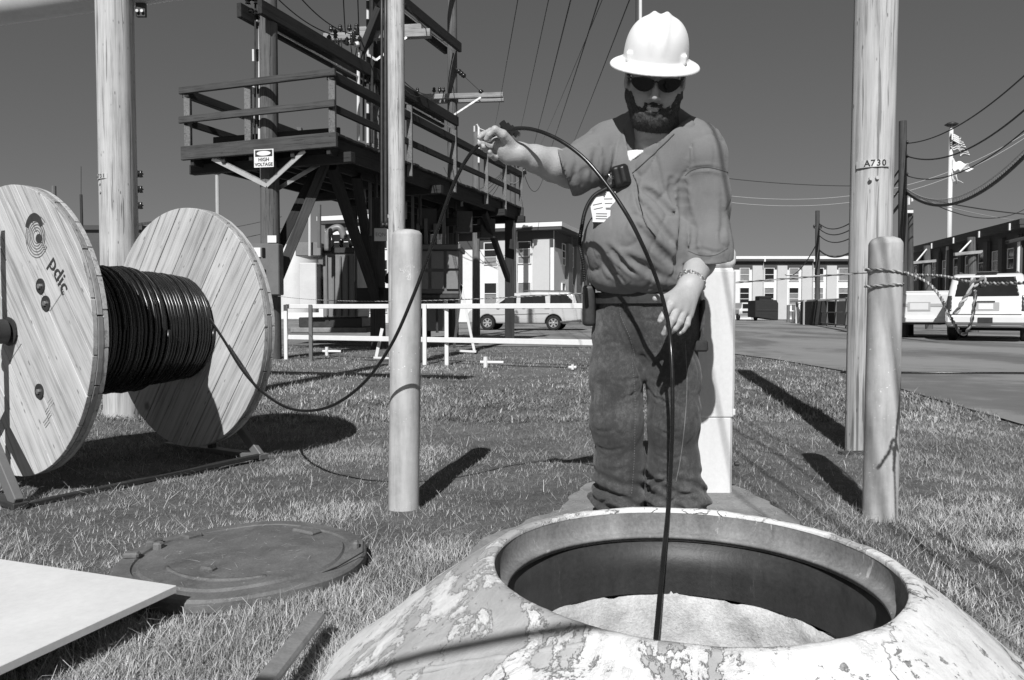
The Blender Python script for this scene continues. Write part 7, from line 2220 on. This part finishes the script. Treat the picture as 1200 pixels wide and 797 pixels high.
for i, (a, b, D) in enumerate((((470, 92), (505, 110), 19.9), ((470, 100), (497, 112), 19.9), ((475, 5), (520, 48), 19.5))):
    wire(('upper short', 'lower short', 'steep')[i] + ' wire running into the far platform crossarm', P(*a, 13.0), P(*b, D), .1, .010)
for i in range(4):
    wire(('first', 'second', 'third', 'fourth')[i] + ' slack loop of wire left of the distant double crossarm pole', P(500 + 10 * i, 214 - 9 * i, 58), P(588 + i, 203, 54.8), 1.2 + .5 * i, .022)
wire('slack loop of wire right of the distant double crossarm pole', P(614, 203, 54.8), P(640, 196, 60), 1.6, .022)

# ------------------------------------------------------------------ checked rope
def twist_rope(name, label, pts, r, parent=None):
    """two-ply rope: two strands twisted round each other"""
    sp = spline(pts, 10); L = 0; out = [[], []]; prev = sp[0]
    fine = []
    for a, b in zip(sp, sp[1:]):
        n = max(1, min(14, int((b - a).length / .0035))) if (b - a).length < .06 else (6 if (b - a).length < .25 else 12)
        for k in range(n): fine.append(a.lerp(b, k / n))
    fine.append(sp[-1])
    t = thing(name, label, 'rope', pts[0])
    s = 0
    for i, c in enumerate(fine):
        tg = (fine[min(i + 1, len(fine) - 1)] - fine[max(i - 1, 0)]).normalized()
        b1 = tg.cross(V((0, 0, 1))); b1 = b1.normalized() if b1.length > .1 else V((1, 0, 0)); b2 = tg.cross(b1)
        if i: s += (c - fine[i - 1]).length
        a = s / (.022 if (i and (c - fine[i - 1]).length < .008) else .06) * math.pi
        for j in (0, 1): out[j].append(c + (b1 * math.cos(a + j * math.pi) + b2 * math.sin(a + j * math.pi)) * r * .5)
    for j, mt in ((0, 'rope_pale'), (1, 'rope_dark')):
        mb = MB(); mb.tube(out[j], r * .62, 6); mb.build('strand', M[mt], t, smooth=True)
    return t
M['rope_pale'] = simple('pale_rope_strand', 0.50, 0.9, var=0.15, scale=120); M['rope_dark'] = simple('dark_rope_strand', 0.16, 0.9, var=0.2, scale=120)
cR_ = V((BR.x, BR.y + .06, 0)); rR = .0665
z1 = .945
def ring(z, a0=0, a1=2 * math.pi, n=16, tilt=0): return [V((cR_.x + rR * math.cos(a), cR_.y + rR * math.sin(a), z + tilt * math.cos(a))) for a in [a0 + (a1 - a0) * k / n for k in range(n + 1)]]
far_end = P(325, 347, 12.7)
twist_rope('rope', 'checked rope stretched from the platform pole behind the man to the right bollard', [far_end] + sag(far_end, cR_ + V((-rR, 0, .955)), .10, 10)[1:] , .0042)
twist_rope('rope_wrap', 'upper turn of checked rope round the right bollard', ring(.958, tilt=-.010), .0046)
twist_rope('rope_wrap', 'lower turn of checked rope round the right bollard', ring(.905, tilt=.004), .0046)
kn = V((1.345, 2.17, .885)); post2 = V((.95, -.35, .9))
twist_rope('rope', 'checked rope pulled from the right bollard toward the right frame edge', [cR_ + V((rR, -.02, .945)), cR_.lerp(kn, .5) + V((.02, 0, .46 + 0.0)) if False else cR_ + V((.02, -.35, .925)), kn, kn + V((-.06, -.38, -.01)), kn + V((-.22, -1.3, 0)), post2], .0046)
lp = [cR_ + V((rR, -.03, .955)), P(1085, 330, 2.68), P(1100, 345, 2.55), P(1112, 368, 2.4), P(1124, 388, 2.30), P(1131, 391, 2.24), P(1138, 378, 2.2), P(1142, 355, 2.18), P(1143, 340, 2.17)]
twist_rope('rope', 'slack loop of checked rope hanging down from the knot beside the bollard', lp, .0050)
twist_rope('rope', 'pale knot and loose tail of rope on the right hand rope', [kn + V((-.012, 0, -.012)), kn + V((0, -.02, .014)), kn + V((.014, 0, -.01)), kn + V((0, .02, .004)), kn + V((-.016, 0, .010)), P(1136, 342, 2.17), P(1129, 352, 2.17), P(1122, 364, 2.18), P(1118, 368, 2.18)], .0060)
pole_b = bollard(V((post2.x, post2.y, 0)), 1.08, .063, .004, 'pale bollard outside the frame that the right hand rope runs to')
# thin black line laid across the road
mb = MB(); a = PZ(985, 436.5, .02); b = PZ(1400, 438.5, .02); mb.tube([a, a.lerp(b, .5) + V((0, .05, 0)), b], .014, 6)
tag(mb.build('road_line', M['black_cable'], smooth=True, origin=tuple(a)), 'thin black line running straight across the road', 'cable')
# long thin pole added unseen behind the camera to cast a shadow across the cone
g1 = V((-.28, -.60, 1.83)); g2 = V((-.67, -.36, 1.62)); gd = (g2 - g1) / .21
mb = MB(); mb.tube([g1 - gd * .12, g2, g1 + gd * 1.83], .011, 8)
tag(mb.build('shadow_pole', M['steel_dark'], smooth=True, origin=tuple(g1 + gd * 1.83)), 'long thin dark pole added outside the frame to cast the shadow across the cone', 'pole')
